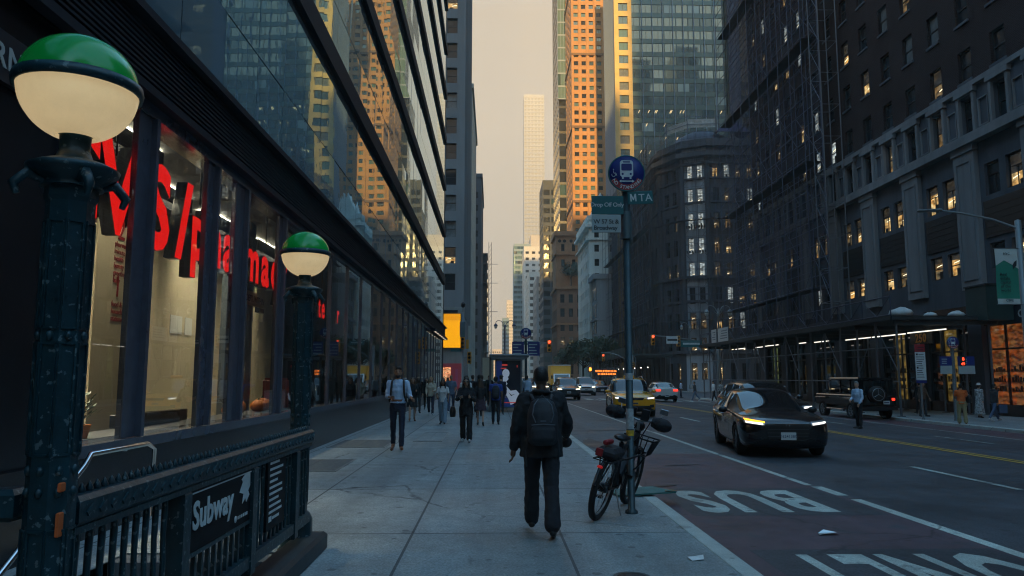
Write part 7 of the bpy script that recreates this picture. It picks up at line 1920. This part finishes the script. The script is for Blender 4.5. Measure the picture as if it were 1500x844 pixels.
def fuse(mb, vox, it=3, fac=.5, folds=0):
    me = mb.fixed('fuse', [None])
    o = bpy.data.objects.new('tmp', me); C.objects.link(o)
    mods = [('REMESH', dict(mode='VOXEL', voxel_size=vox, use_smooth_shade=True)), ('SMOOTH', dict(iterations=it, factor=fac))]
    if folds: mods.append(('DISPLACE', dict(texture=FOLDS, strength=folds, mid_level=.5, texture_coords='LOCAL')))
    m2 = mesh_from(o, mods)
    return m2
NPEOPLE = 0
def person(label, loc, rz, H=1.72, legs=((18, 4), (-18, 14)), arms=((12, 8, 18, 4), (-12, 8, 18, 4)), skin=sk_b, hair=h_black, style='short', top=None, bottom=None, shoe=None, fit=1.0, loose=1.0, bottoms='trousers', sleeve='long', topkind='shirt', female=False, vox=.016, lean=2, head_turn=0, beard=False, hem=.86, group=None, hat=None, sunglasses=False, leg_fit=1.0, spread=0.0):
    """faces -Y before rz; arms and legs: (left, right); leg = (forward swing, knee bend), arm = (forward swing, out, elbow bend, inward)"""
    t = thing('person', label, 'person', loc, rz, group)
    s = H / 1.75 * (.965 if vox > .0145 else 1.0)
    body = MB(); trou = MB(); shirt = MB()
    fw = 1.0 if not female else .90
    joints = {}
    low = 9
    for k, sd_ in ((0, 1), (1, -1)):
        th, ph_ = R(legs[k][0]), R(legs[k][1])
        hip = Vector((sd_ * .092 * (1.05 if female else 1), 0, .92)); knee = hip + .43 * Vector((sd_ * (.01 + spread), -math.sin(th), -math.cos(th))); ank = knee + .42 * Vector((sd_ * spread * .5, -math.sin(th - ph_), -math.cos(th - ph_)))
        pitch = (th - ph_) * .8 if th - ph_ < 0 else -(th - ph_) * -.5        # toes stay down behind, lift a little in front
        fd = Vector((sd_ * .12, -math.cos(pitch), math.sin(pitch))).normalized()
        heel, toe = ank + Vector((0, .035, -.06)), ank + Vector((0, 0, -.055)) + fd * .19
        joints[k] = (hip, knee, ank, heel, toe); low = min(low, heel.z - .03, toe.z - .026)
    dz = -low
    def up(v): return Vector((v[0], v[1], v[2] + dz))
    ln = math.sin(R(lean))
    def sp(x, y, z): return Vector((x, y - ln * (z - .95), z + dz))
    # skeleton under the clothes
    for k in (0, 1):
        hip, knee, ank, heel, toe = [up(v) for v in joints[k]]
        if bottoms == 'trousers': cap_(body, hip, knee, .06, .042); cap_(body, knee, ank, .040, .030)
        else:
            cap_(body, hip, knee, .075, .052); cap_(body, knee, ank, .050, .036)
            cap_(body, knee + Vector((0, .018, -.08)), knee + Vector((0, .012, -.2)), .045, .038)
        lf = leg_fit
        if bottoms == 'trousers':
            cap_(trou, hip, knee, .092 * fit * lf, .070 * fit * lf); cap_(trou, knee, ank + Vector((0, 0, .02)), .068 * fit * lf, .058 * fit * lf * (1.25 if lf > 1.1 else 1))
        elif bottoms == 'shorts': cap_(trou, hip, knee + Vector((0, 0, .05)), .095 * fit, .085 * fit)
    loft_(body, [(sp(0, 0, .86), .12, .09), (sp(0, 0, .98), .15, .105), (sp(0, 0, 1.08), .13, .095), (sp(0, -.01, 1.25), .155, .11), (sp(0, 0, 1.38), .165, .095), (sp(0, 0, 1.46), .07, .06)])
    hw = 1.08 if female else 1.0
    if bottoms in ('trousers', 'shorts'): loft_(trou, [(sp(0, 0, .80), .10 * fit, .085 * fit), (sp(0, .01, .88), .165 * fit * hw, .125 * fit), (sp(0, .01, .97), .168 * fit * hw, .125 * fit), (sp(0, 0, 1.05), .150 * fit, .11 * fit)])
    elif bottoms == 'skirt': loft_(trou, [(sp(0, 0, .56), .24 * fit, .19 * fit), (sp(0, 0, .75), .205 * fit, .16 * fit), (sp(0, .01, .92), .175 * fit, .135 * fit), (sp(0, 0, 1.06), .145 * fit, .11 * fit)])
    elif bottoms == 'long': loft_(trou, [(sp(0, 0, .16), .26 * fit, .22 * fit), (sp(0, 0, .55), .22 * fit, .18 * fit), (sp(0, .01, .92), .175 * fit, .135 * fit), (sp(0, 0, 1.06), .145 * fit, .11 * fit)])
    # torso garment
    lo = loose
    loft_(shirt, [(sp(0, .005, hem), .175 * lo * fw, .130 * lo), (sp(0, .005, 1.00), .170 * lo * fw * (.96 if female else 1), .128 * lo), (sp(0, 0, 1.12), .160 * lo * fw * (.94 if female else 1.02), .120 * lo), (sp(0, -.01, 1.26), .182 * lo * fw, .132 * lo), (sp(0, .0, 1.36), .190 * lo * fw, .122 * lo), (sp(0, 0, 1.44), .125 * fw, .090), (sp(0, .005, 1.485), .072, .068)])
    if female: [shirt.ball(sp(x, -.095 * lo, 1.27), (.075 * lo, .06 * lo, .07), None, 10, 8) for x in (-.075, .075)]
    sw_ = .185 * fw
    for k, sd_ in ((0, 1), (1, -1)):
        a, b_, e, c = [R(v) for v in arms[k]]
        sh = sp(sd_ * sw_, .005, 1.405)
        d1 = Vector((sd_ * math.sin(b_), -math.sin(a) * math.cos(b_), -math.cos(a) * math.cos(b_)))
        el = sh + d1 * .285
        d2 = Vector((-sd_ * math.sin(c) + sd_ * math.sin(b_) * .4, -math.sin(a + e), -math.cos(a + e))).normalized()
        wr = el + d2 * .25
        cap_(body, sh, el, .046 * fw, .038 * fw); cap_(body, el, wr, .038 * fw, .026 * fw)
        shirt_r = .058 * lo * fw
        cap_(shirt, sh + Vector((-sd_ * .03, 0, .0)), sh + d1 * .03, .066 * lo, shirt_r * 1.08)
        if sleeve == 'long': cap_(shirt, sh, el, shirt_r * 1.05, shirt_r * .92); cap_(shirt, el, wr - d2 * .015, shirt_r * .90, shirt_r * .72)
        elif sleeve == 'rolled': cap_(shirt, sh, el, shirt_r * 1.05, shirt_r * .9); cap_(shirt, el, el + d2 * .10, shirt_r * .86, shirt_r * .80)
        else: cap_(shirt, sh, sh + d1 * .17, shirt_r * 1.08, shirt_r * 1.08)
        # hand: palm, four curled fingers and a thumb
        side = d2.cross(Vector((sd_, 0, 0))); side = side.normalized() if side.length > .2 else Vector((0, -1, 0))
        inn = side.cross(d2).normalized()
        pm = wr + d2 * .05
        cap_(body, wr, pm + d2 * .02, .028, .030); cap_(body, pm + side * .018, pm + d2 * .035 + side * .022, .018, .016); cap_(body, pm - side * .018, pm + d2 * .035 - side * .022, .018, .016)
        joints['h%d' % k] = (wr, d2, side, inn, pm)
    nb, hc = sp(0, .01, 1.46), sp(0, -.02, 1.635)
    cap_(body, nb, hc + Vector((0, .015, -.05)), .058 * fw, .052 * fw)
    hb = len(body.v)
    body.ball(hc, (.074, .092, .112), None, 16, 12); body.ball(hc + Vector((0, -.022, -.062)), (.056, .062, .058), None, 12, 8)
    cap_(body, hc + Vector((0, -.092, .012)), hc + Vector((0, -.108, -.022)), .010, .015, 8)
    for x in (-1, 1): body.ball(hc + Vector((x * .076, .012, -.008)), (.012, .022, .032), None, 8, 6)
    ht = Matrix.Translation(hc) @ Matrix.Rotation(R(head_turn), 4, 'Z') @ Matrix.Translation(-hc)
    body.xf(ht, hb)
    me = fuse(body, vox * .8, 2, .45); me.materials.clear()
    for m in (skin, m_eye, m_lip): me.materials.append(m)
    # fingers, eyes and mouth joined on as part of the same skin
    ex = MB()
    for k in (0, 1):
        wr, d2, side, inn, pm = joints['h%d' % k]
        for q, (ln_, off) in enumerate(((.062, .030), (.070, .010), (.066, -.010), (.052, -.029))):
            r0 = pm + d2 * .045 + side * off; r1 = r0 + d2 * ln_ * .5 + inn * .008 * (1 if k == 0 else -1); r2 = r1 + (d2 * .75 + inn * (.65 if k == 0 else -.65)).normalized() * ln_ * .55
            ex.tube([r0 - d2 * .02, r0, r1, r2], [.009, .0095, .009, .006], 6)
        r0 = wr + d2 * .03 + side * .026; ex.tube([r0 - d2 * .01, r0 + (d2 * .6 + side * .8) * .03, r0 + (d2 * .85 + side * .55) * .062], [.012, .0115, .008], 6)
    eb = len(ex.v); ex.cm = 1
    for x in (-.031, .031): ex.ball(hc + Vector((x, -.079, .010)), (.013, .010, .007), 1, 8, 6); ex.ball(hc + Vector((x, -.083, .033)), (.019, .008, .0045), 1, 8, 5)
    if sunglasses:
        for x in (-.034, .034): ex.ball(hc + Vector((x, -.086, .010)), (.029, .010, .021), 1, 10, 6)
        ex.tube([hc + Vector((-.08, .01, .012)), hc + Vector((-.06, -.08, .015)), hc + Vector((.06, -.08, .015)), hc + Vector((.08, .01, .012))], .005, 5, 1)
    ex.ball(hc + Vector((0, -.081, -.062)), (.022, .009, .007), 2, 8, 5)
    ex.xf(ht, eb)
    bm = bmesh.new(); bm.from_mesh(me)
    em = ex.fixed('x', [skin, m_eye, m_lip]); bm.from_mesh(em); bm.to_mesh(me); bm.free(); bpy.data.meshes.remove(em)
    SC = Matrix.Diagonal((s, s, s, 1))
    me.transform(SC); me.polygons.foreach_set('use_smooth', [True] * len(me.polygons)); link('body', me, t)
    def garment(mb, mat, name, v=vox, it=3):
        g = fuse(mb, v, it, .5, (.020 if name == 'trousers' else .032) if vox < .0145 else .022); g.materials.clear(); g.materials.append(mat); g.transform(SC); return link(name, g, t)
    if bottoms != 'none' and trou.v: garment(trou, bottom, {'trousers': 'trousers', 'shorts': 'shorts', 'skirt': 'skirt', 'long': 'skirt'}[bottoms])
    if topkind in ('jacket', 'hoodie'):
        n0 = sp(0, .035, 1.475)
        shirt.tube([n0 + Vector((.085 * math.cos(2 * PI * i / 14), .075 * math.sin(2 * PI * i / 14) - .01, .012 * math.sin(2 * PI * i / 14))) for i in range(14)], .026, 8, closed=True)
        if topkind == 'hoodie': shirt.ball(sp(0, .095, 1.42), (.11, .055, .07), None, 10, 8)
    garment(shirt, top, {'shirt': 'shirt', 'jacket': 'jacket', 'hoodie': 'jacket', 'tee': 't_shirt', 'dress': 'dress'}[topkind])
    # hair
    hm = MB()
    if style in ('short', 'fade'):
        hm.ball(hc + Vector((0, .016, .028)), (.083, .094, .100), None, 16, 10)
        if style == 'short': hm.ball(hc + Vector((0, .035, -.02)), (.080, .072, .075), None, 14, 8)
        hm.ball(hc + Vector((0, -.045, .088)), (.062, .05, .035), None, 10, 6)
    elif style == 'long':
        hm.ball(hc + Vector((0, .018, .026)), (.088, .098, .106), None, 16, 10)
        loft_(hm, [(hc + Vector((0, .085, -.36)), .085, .03), (hc + Vector((0, .075, -.2)), .115, .055), (hc + Vector((0, .045, -.08)), .105, .075), (hc + Vector((0, .03, .02)), .09, .08)])
        for x in (-1, 1): cap_(hm, hc + Vector((x * .078, -.02, .02)), hc + Vector((x * .098, -.03, -.22)), .026, .032)
    elif style == 'bun': hm.ball(hc + Vector((0, .018, .026)), (.085, .096, .104), None, 16, 10); hm.ball(hc + Vector((0, .11, .05)), .045, None, 10, 8)
    if style != 'bald':
        # keep the face clear
        hm.xf(ht)
        g = fuse(hm, vox * .8, 2); g.materials.clear(); g.materials.append(hair)
        face = [ht @ (hc + Vector((0, -.10, -.035)))]
        bm = bmesh.new(); bm.from_mesh(g)
        inv = ht.inverted()
        def infront(v):
            q = (inv @ v) - hc
            return q.y < -.030 and q.z < .048 and abs(q.x) < .075
        bmesh.ops.delete(bm, geom=[f for f in bm.faces if infront(f.calc_center_median())], context='FACES'); bm.to_mesh(g); bm.free()
        g.transform(SC); link('hair', g, t)
    if beard:
        bb_ = MB(); bb_.ball(hc + Vector((0, -.030, -.078)), (.058, .062, .046), None, 12, 8); g = fuse(bb_, .012, 1); g.materials.clear(); g.materials.append(hair); g.transform(SC); link('beard', g, t)
    if hat is not None:
        MB().lathe([(.16, .0), (.165, .008), (.095, .02), (.088, .09), (.07, .115), (0, .12)], 20).xf(Matrix.Translation(hc + Vector((0, 0, .055)))).xf(SC).build('hat', hat, t)
    for k in (0, 1):
        hip, knee, ank, heel, toe = [up(v) for v in joints[k]]
        sh = MB(); mid = (heel + toe) * .5
        cap_(sh, heel + Vector((0, 0, .012)), toe + Vector((0, 0, .002)), .040, .034); cap_(sh, ank + Vector((0, 0, -.01)), heel + (toe - heel) * .45, .042, .036)
        g = fuse(sh, max(.011, vox * .8), 2); g.materials.clear(); g.materials.append(shoe); 
        for v in g.vertices: v.co.z = max(v.co.z, .0)
        g.transform(SC); so = link('shoe', g, t)
        if shoe is MATS.get('white trainer') and vox < .015:
            b = MB(); d = (toe - heel); d.z *= 1; cap_(b, heel + Vector((0, .012, -.016)), toe + Vector((0, -.012, -.014)), .043, .037)
            g = fuse(b, .012, 2); g.materials.clear(); g.materials.append(MATS.get('sole pale', shoe)); 
            for v in g.vertices: v.co.z = min(max(v.co.z, 0.0), max(heel.z, toe.z) - .012)
            g.transform(SC); link('sole', g, so)
    return t, joints, sp, s, hc
M('sole pale', (.30, .31, .32), .7)
c_black = cloth('black', (.011, .012, .015)); c_jean = cloth('black denim', (.014, .015, .020)); c_navy = cloth('navy', (.014, .020, .042)); c_lblue = cloth('pale blue', (.42, .55, .72)); c_white = cloth('white', (.60, .60, .60)); c_cream = cloth('cream', (.48, .42, .33))
c_ljean = cloth('light denim', (.22, .30, .38)); c_mjean = cloth('mid denim', (.06, .10, .18)); c_royal = cloth('royal blue', (.03, .07, .30)); c_greyb = cloth('grey blue', (.11, .15, .22)); c_orange = cloth('orange', (.62, .12, .02)); c_khaki = cloth('khaki', (.30, .25, .13)); c_char = cloth('charcoal', (.035, .037, .042)); c_plum = cloth('plum print', (.05, .03, .045), sc=40, amt=.7)
c_patt = cloth('black white print', (.30, .30, .30), sc=16, amt=.95); c_grey = cloth('grey', (.14, .15, .16)); c_shirt_d = cloth('dark green', (.03, .05, .04)); c_red = cloth('maroon', (.12, .02, .025))
l_brown = M('brown leather', (.20, .065, .022), .4); l_black = M('black leather', (.012, .012, .013), .45); l_white = M('white trainer', (.55, .55, .55), .6)
# the walking man with the backpack
pa, J, sp, s, hc = person('man in a dark jacket and jeans walking away from us with a black backpack', (.50, 7.85, ZS), PI, 1.67, legs=((19, 5), (-13, 9)), arms=((-8, 17, 14, 0), (10, 20, 48, 6)), skin=sk_d, hair=h_black, style='fade', top=c_black, bottom=c_jean, shoe=l_black, loose=1.32, fit=1.06, leg_fit=1.12, vox=.0115, topkind='jacket', hem=.80, lean=3, head_turn=-6)
def at_p(loc, rz, v, s): return Matrix.Translation(loc) @ Matrix.Rotation(rz, 4, 'Z') @ (Vector(v) * s)
c_pack = cloth('backpack nylon', (.016, .018, .024), .7); m_seam = M('backpack seam', (.10, .11, .125), .6); m_strap = cloth('strap web', (.02, .022, .028), .7)
def backpack(label, loc, rz, s, scale=1.0, vox=.013, mat=None, back=.165, straps=True, z0=.98):
    t = thing('backpack', label, 'backpack', loc, rz)
    mat = mat or c_pack
    q = scale
    def F(b, name, m, par=t, v=vox):
        g = fuse(b, v, 3); g.materials.clear(); g.materials.append(m); g.transform(Matrix.Diagonal((s, s, s, 1))); return link(name, g, par)
    b = MB(); y = back
    loft_(b, [((0, y + .035, z0 - .02), .11 * q, .05 * q), ((0, y + .045, z0 + .02), .150 * q, .085 * q), ((0, y + .05, z0 + .18), .158 * q, .095 * q), ((0, y + .035, z0 + .33), .150 * q, .082 * q), ((0, y + .01, z0 + .43), .115 * q, .055 * q), ((0, y, z0 + .465), .06 * q, .03 * q)])
    F(b, 'main_bag', mat)
    b = MB(); loft_(b, [((0, y + .105 * q, z0 + .01), .10 * q, .03 * q), ((0, y + .125 * q, z0 + .05), .125 * q, .045 * q), ((0, y + .12 * q, z0 + .15), .122 * q, .042 * q), ((0, y + .10 * q, z0 + .20), .10 * q, .03 * q)])
    pk = F(b, 'front_pocket', mat)
    if straps:
        S = Matrix.Diagonal((s, s, s, 1))
        MB().tube([(-.115 * q, y + .145 * q, z0 + .195), (0, y + .158 * q, z0 + .205), (.115 * q, y + .145 * q, z0 + .195)], .006, 5).xf(S).build('zip', m_seam, pk)
        for x in (-1, 1):
            MB().tube([(x * .075 * q, y + .125 * q, z0 + .22), (x * .105 * q, y + .11 * q, z0 + .30), (x * .085 * q, y + .07 * q, z0 + .40), (x * .04 * q, y + .03, z0 + .455)], .007, 5).xf(S).build('piping', m_seam, t)
            MB().tube([(x * .09, y, z0 + .44), (x * .11, .06, 1.475), (x * .13, -.07, 1.44), (x * .125, -.165, 1.32), (x * .14, -.15, 1.15), (x * .165, -.02, 1.02), (x * .14, y, z0 + .05)], .018, 6).xf(S).build('shoulder_strap', m_strap, t)
            MB().tube([(x * .15 * q, y + .03, z0 + .06), (x * .165 * q, y + .02, z0 - .1), (x * .16 * q, y + .02, z0 - .2 - .04 * x)], .008, 5).xf(S).build('loose_strap', m_strap, t)
        MB().tube([(-.03, y + .01, z0 + .46), (0, y, z0 + .50), (.03, y + .01, z0 + .46)], .008, 5).xf(S).build('handle', m_strap, t)
        MB().box(-.03, .03, y + .152 * q, y + .156 * q, z0 + .23, z0 + .245).xf(S).build('tag', m_seam, t)
    return t
backpack('black backpack with grey seams worn by the man walking away', (.50, 7.85, ZS), PI, s, 1.06, .0115)
# what he carries in the right hand
wr, d2, side, inn, pm = J['h1']
cp = at_p((.50, 7.85, ZS), PI, pm + d2 * .06, s)
b = MB(); b.ball((0, 0, -.03), (.07, .10, .06), None, 12, 8); b.ball((.02, .05, -.04), (.05, .06, .045), None, 10, 6)
pch = thing('pouch', 'small dark pouch held in the right hand of the man walking away', 'pouch', cp)
b.build('bag', c_black, pch); MB().tube([(0, 0, .02), (.02, 0, .06), (-.03, .02, .05)], .008, 5).build('loop', m_strap, pch)
# the man in the blue shirt
p2 = (-2.08, 16.75, ZS)
pb_, J, sp, s, hc = person('bearded man in a pale blue shirt and navy trousers striding towards us', p2, R(4), 1.79, legs=((13, 4), (-11, 12)), arms=((14, 14, 62, -8), (8, 8, 78, 28)), skin=sk_b, hair=h_black, style='short', top=c_lblue, bottom=c_navy, shoe=l_brown, vox=.0125, beard=True, sleeve='rolled', loose=1.02, leg_fit=.94, hem=.98)
t = thing('backpack', 'dark backpack straps worn by the bearded man in the blue shirt', 'backpack', p2, R(4))
for x in (-1, 1): MB().tube([(x * .11, .13, 1.47), (x * .115, .03, 1.52), (x * .125, -.11, 1.46), (x * .135, -.155, 1.30), (x * .15, -.13, 1.16), (x * .18, -.02, 1.06), (x * .16, .13, 1.02)], .022, 8).xf(Matrix.Diagonal((s, s, s, 1))).build('shoulder_strap', m_strap, t)
b = MB(); loft_(b, [((0, .20, 1.0), .13, .06), ((0, .21, 1.2), .15, .08), ((0, .18, 1.45), .11, .05)]); g = fuse(b, .016, 3); g.materials.clear(); g.materials.append(c_pack); g.transform(Matrix.Diagonal((s, s, s, 1))); link('main_bag', g, t)
MB().lathe([(.171, 1.045), (.174, 1.05), (.174, 1.085), (.171, 1.09)], 20, caps=False).xf(Matrix.Diagonal((s, s * .75, s, 1))).build('belt', l_brown, pb_)
wr, d2, side, inn, pm = J['h1']
tag(MB().box(-.035, .035, -.075, .075, -.006, .006, bev=.003).build('phone', l_black, None, at_p(p2, R(4), pm + d2 * .05 + Vector((0, 0, .03)), s)), 'black phone held by the bearded man in the blue shirt', 'phone')
W_ = ((16, 4), (-16, 12)); W2 = ((-14, 10), (15, 4)); W3 = ((6, 2), (-6, 4)); A_ = ((14, 8, 16, 4), (-12, 8, 16, 4)); A2 = ((-12, 9, 12, 4), (14, 9, 20, 4)); HOLD = ((18, 10, 80, 30), (18, 10, 85, 32))
p7 = (-.66, 18.95, ZS)
pc, J, sp, s, hc = person('woman in a loose black suit and sunglasses looking at the phone in her hands', p7, R(-3), 1.55, legs=((10, 3), (-9, 8)), arms=((20, 14, 86, 30), (24, 16, 80, 34)), skin=sk_b, hair=h_black, style='long', top=c_black, bottom=c_black, shoe=l_white, female=True, loose=1.28, leg_fit=1.2, vox=.014, topkind='jacket', hem=.72, sunglasses=True)
wr, d2, side, inn, pm = J['h1']
tag(MB().box(-.035, .035, -.07, .07, -.006, .006, bev=.003).build('phone', m_chrome, None, at_p(p7, R(-3), pm + d2 * .04 + Vector((0, -.01, .03)), s)), 'bright phone held up by the woman in the loose black suit', 'phone')
hb_ = thing('shoulder_bag', 'black shoulder bag hanging beside the woman in the loose black suit', 'bag', (p7[0] - .33, p7[1] - .02, ZS + .62))
b = MB(); loft_(b, [((0, 0, 0), .07, .13), ((0, 0, .14), .08, .15), ((0, 0, .26), .05, .12)]); g = fuse(b, .02, 2); g.materials.clear(); g.materials.append(l_black); link('bag', g, hb_); MB().tube([(0, -.1, .24), (.06, -.05, .6), (.1, 0, .68), (.06, .05, .6), (0, .1, .24)], .01, 5).build('strap', l_black, hb_)
V = .019
person('woman in a short black dress with bare legs walking beside the glass wall', (-2.95, 28.0, ZS), R(8), 1.63, W2, ((10, 10, 95, 20), (5, 8, 20, 4)), sk_a, h_brown, 'long', c_black, c_black, l_brown, bottoms='skirt', topkind='dress', female=True, vox=V)
person('fair haired woman in a cream jumper and dark jeans', (-2.6, 32.0, ZS), 0, 1.66, W_, ((14, 10, 70, 25), (10, 8, 40, 10)), sk_a, h_blond, 'long', c_cream, c_navy, l_white, female=True, vox=V, loose=1.1)
person('young woman in a white top, black jacket and pale wide jeans', (-1.70, 26.0, ZS), R(-4), 1.56, W_, ((5, 14, 40, 5), (10, 14, 60, 20)), sk_c, h_black, 'long', c_white, c_ljean, l_black, female=True, vox=V, leg_fit=1.2, sleeve='short', topkind='tee')
person('bald man in a grey blue t-shirt and jeans behind the young woman', (-1.85, 33.8, ZS), 0, 1.74, W2, A_, sk_b, h_black, 'bald', c_greyb, c_mjean, l_white, sleeve='short', topkind='tee', vox=V)
person('woman with long brown hair in a dark print skirt walking away', (-.41, 25.3, ZS), PI, 1.58, W_, A2, sk_a, h_brown, 'long', c_black, c_plum, l_black, bottoms='skirt', female=True, vox=V)
p9 = (.10, 26.0, ZS)
pd, J, sp, s, hc = person('man in a royal blue t-shirt walking away wearing a dark backpack', p9, PI, 1.66, W3, A_, sk_c, h_black, 'short', c_royal, c_jean, l_black, sleeve='short', topkind='tee', vox=V)
backpack('dark backpack worn by the man in the royal blue t-shirt', p9, PI, s, .95, .02, straps=False)
person('man in a white shirt half hidden behind the woman in the loose black suit', (-1.05, 29.5, ZS), PI, 1.70, W_, A_, sk_b, h_black, 'short', c_white, c_navy, l_black, vox=V)
crowd = [('person in a black coat far down the pavement near the shop wall', -3.3, 38, 0, c_black, c_jean, 'long', 1), ('man in a charcoal jacket walking away beside the woman in the print skirt', -.9, 34, PI, c_char, c_jean, 'short', 0), ('woman in a maroon top amid the distant group', -1.35, 39, 0, c_red, c_jean, 'long', 1),
         ('man in a dark green shirt walking away in the distant group', -.55, 38, PI, c_shirt_d, c_char, 'short', 0), ('tall man in black at the middle of the distant group', -.2, 42, 0, c_black, c_jean, 'short', 0), ('woman in grey far along the pavement by the wall', -2.6, 44, 0, c_grey, c_navy, 'long', 1),
         ('man in a pale blue t-shirt walking past the bus shelter', 1.72, 38.5, R(200), c_lblue, c_navy, 'short', 0), ('man in black near the corner signal post', -1.7, 50, PI, c_black, c_char, 'short', 0), ('woman in cream near the avenue crossing', -1.0, 53, 0, c_cream, c_jean, 'long', 1), ('man in navy waiting at the avenue kerb', -.3, 56, PI, c_navy, c_char, 'short', 0),
         ('man in black close behind the man in the royal blue t-shirt', -.55, 30.5, PI, c_black, c_jean, 'short', 0), ('woman in black with dark hair left of the woman in white top', -3.35, 34, 0, c_black, c_char, 'long', 1), ('man in navy walking away right of the woman in the print skirt', .35, 33, PI, c_navy, c_jean, 'short', 0), ('tall man in grey coming out of the distant group', -1.5, 44, 0, c_grey, c_jean, 'short', 0), ('woman in charcoal at the right of the distant group', .25, 47, 0, c_char, c_jean, 'long', 1), ('man in white behind the distant group', -.7, 47, 0, c_white, c_navy, 'short', 0), ('woman in black farthest along the glass wall', -3.3, 51, 0, c_black, c_jean, 'long', 1),
         ('person in charcoal crossing the avenue on the left', -2.2, 68, 0, c_char, c_jean, 'short', 0), ('woman in white crossing the avenue towards us', -1.2, 72, 0, c_white, c_mjean, 'long', 1), ('man in grey crossing the avenue behind the woman in white', -.4, 76, PI, c_grey, c_jean, 'short', 0)]
for i, (lab, x, y, rz, tp, bt__, st__, fem) in enumerate(crowd):
    person(lab, (x, y, ZS if y < 60 else ZR + .002), rz + R(random.uniform(-12, 12)), 1.62 if fem else 1.74, (W_, W2, W3)[i % 3], (A_, A2)[i % 2], (sk_a, sk_b, sk_c, sk_d)[i % 4], (h_black, h_brown)[i % 2], st__, tp, bt__, l_black, female=bool(fem), vox=.024)
# people on the right
person('grey haired man in a pale blue shirt standing in the road by the yellow line', (12.9, 26.6, zr(12.9)), R(-68), 1.68, ((3, 1), (-3, 2)), ((4, 10, 30, 10), (8, 8, 60, 30)), sk_a, h_grey, 'short', c_lblue, c_jean, l_black, vox=.016, sleeve='long', hem=.96, head_turn=14, spread=.03)
po = (18.98, 30.4, ZF)
person('man in an orange t-shirt and khaki trousers standing at the far kerb', po, R(150), 1.66, ((3, 1), (-3, 2)), ((10, 12, 60, 25), (5, 10, 25, 5)), sk_b, h_black, 'short', c_orange, c_khaki, l_brown, vox=.017, sleeve='short', topkind='tee', leg_fit=1.2, spread=.04)
sbg = thing('shoulder_bag', 'black bag slung at the side of the man in orange', 'bag', (po[0] + .26, po[1] - .05, ZF + .85))
b = MB(); loft_(b, [((0, 0, 0), .10, .16), ((0, 0, .18), .11, .18), ((0, 0, .32), .07, .14)]); g = fuse(b, .02, 2); g.materials.clear(); g.materials.append(l_black); link('bag', g, sbg); MB().tube([(0, -.12, .3), (-.12, -.1, .55), (-.2, 0, .62), (-.1, .1, .5), (0, .12, .3)], .014, 5).build('strap', l_black, sbg)
person('woman in a white hat and long black and white print dress by the shop', (22.7, 35.0, ZF), R(120), 1.60, W3, A_, sk_a, h_brown, 'short', c_patt, c_patt, l_black, bottoms='long', topkind='dress', female=True, vox=.017, hat=M('hat white', (.5, .5, .48), .8), loose=1.15)
pj = (21.6, 32.3, ZF)
person('man in a dark jacket and blue jeans walking off at the far right', pj, R(100), 1.66, ((20, 6), (-20, 14)), A_, sk_b, h_black, 'short', c_char, c_mjean, l_white, vox=.017, topkind='jacket', loose=1.1)
tb = thing('carrier_bag', 'blue carrier bag carried by the man in blue jeans at right', 'bag', (pj[0] + .28, pj[1] - .1, ZF + .35))
MB().prism([(-.16, 0), (.16, 0), (.18, .36), (-.18, .36)], -.06, .06, plane='xz').build('bag', c_mjean, tb); MB().tube([(-.1, 0, .35), (-.05, 0, .5), (.05, 0, .5), (.1, 0, .35)], .008, 5).build('strap', l_black, tb)
person('person in brown standing under the sidewalk shed beside the man in orange', (20.6, 36.0, ZF), R(20), 1.68, W3, A_, sk_b, h_brown, 'short', cloth('dull brown', (.10, .06, .04)), c_char, l_black, vox=.02)
person('person in black walking under the shed behind the bus stop signs', (21.9, 38.5, ZF), PI, 1.70, W_, A_, sk_b, h_black, 'short', c_black, c_jean, l_black, vox=.02)
person('pedestrian in a white top crossing by the far shed corner', (17.55, 60.0, zr(17.5)), R(-80), 1.72, W_, A_, sk_b, h_black, 'short', c_white, c_jean, l_white, vox=.022)
person('pedestrian in dark clothes leaning into a long stride at the far crossing', (16.2, 60.6, zr(16.2)), R(-85), 1.66, ((26, 8), (-26, 16)), A_, sk_b, h_black, 'short', c_char, c_greyb, l_white, vox=.022)
person('pedestrian in a black and white jacket close to the one in the white top', (17.95, 59.6, zr(17.9)), R(20), 1.72, W2, A_, sk_c, h_black, 'short', c_patt, c_jean, l_black, vox=.022)
person('worker in a pale blue shirt beyond the white sedan', (18.4, 74, zr(18.4)), R(90), 1.72, W3, A_, sk_c, h_black, 'short', c_lblue, c_navy, l_black, vox=.024)
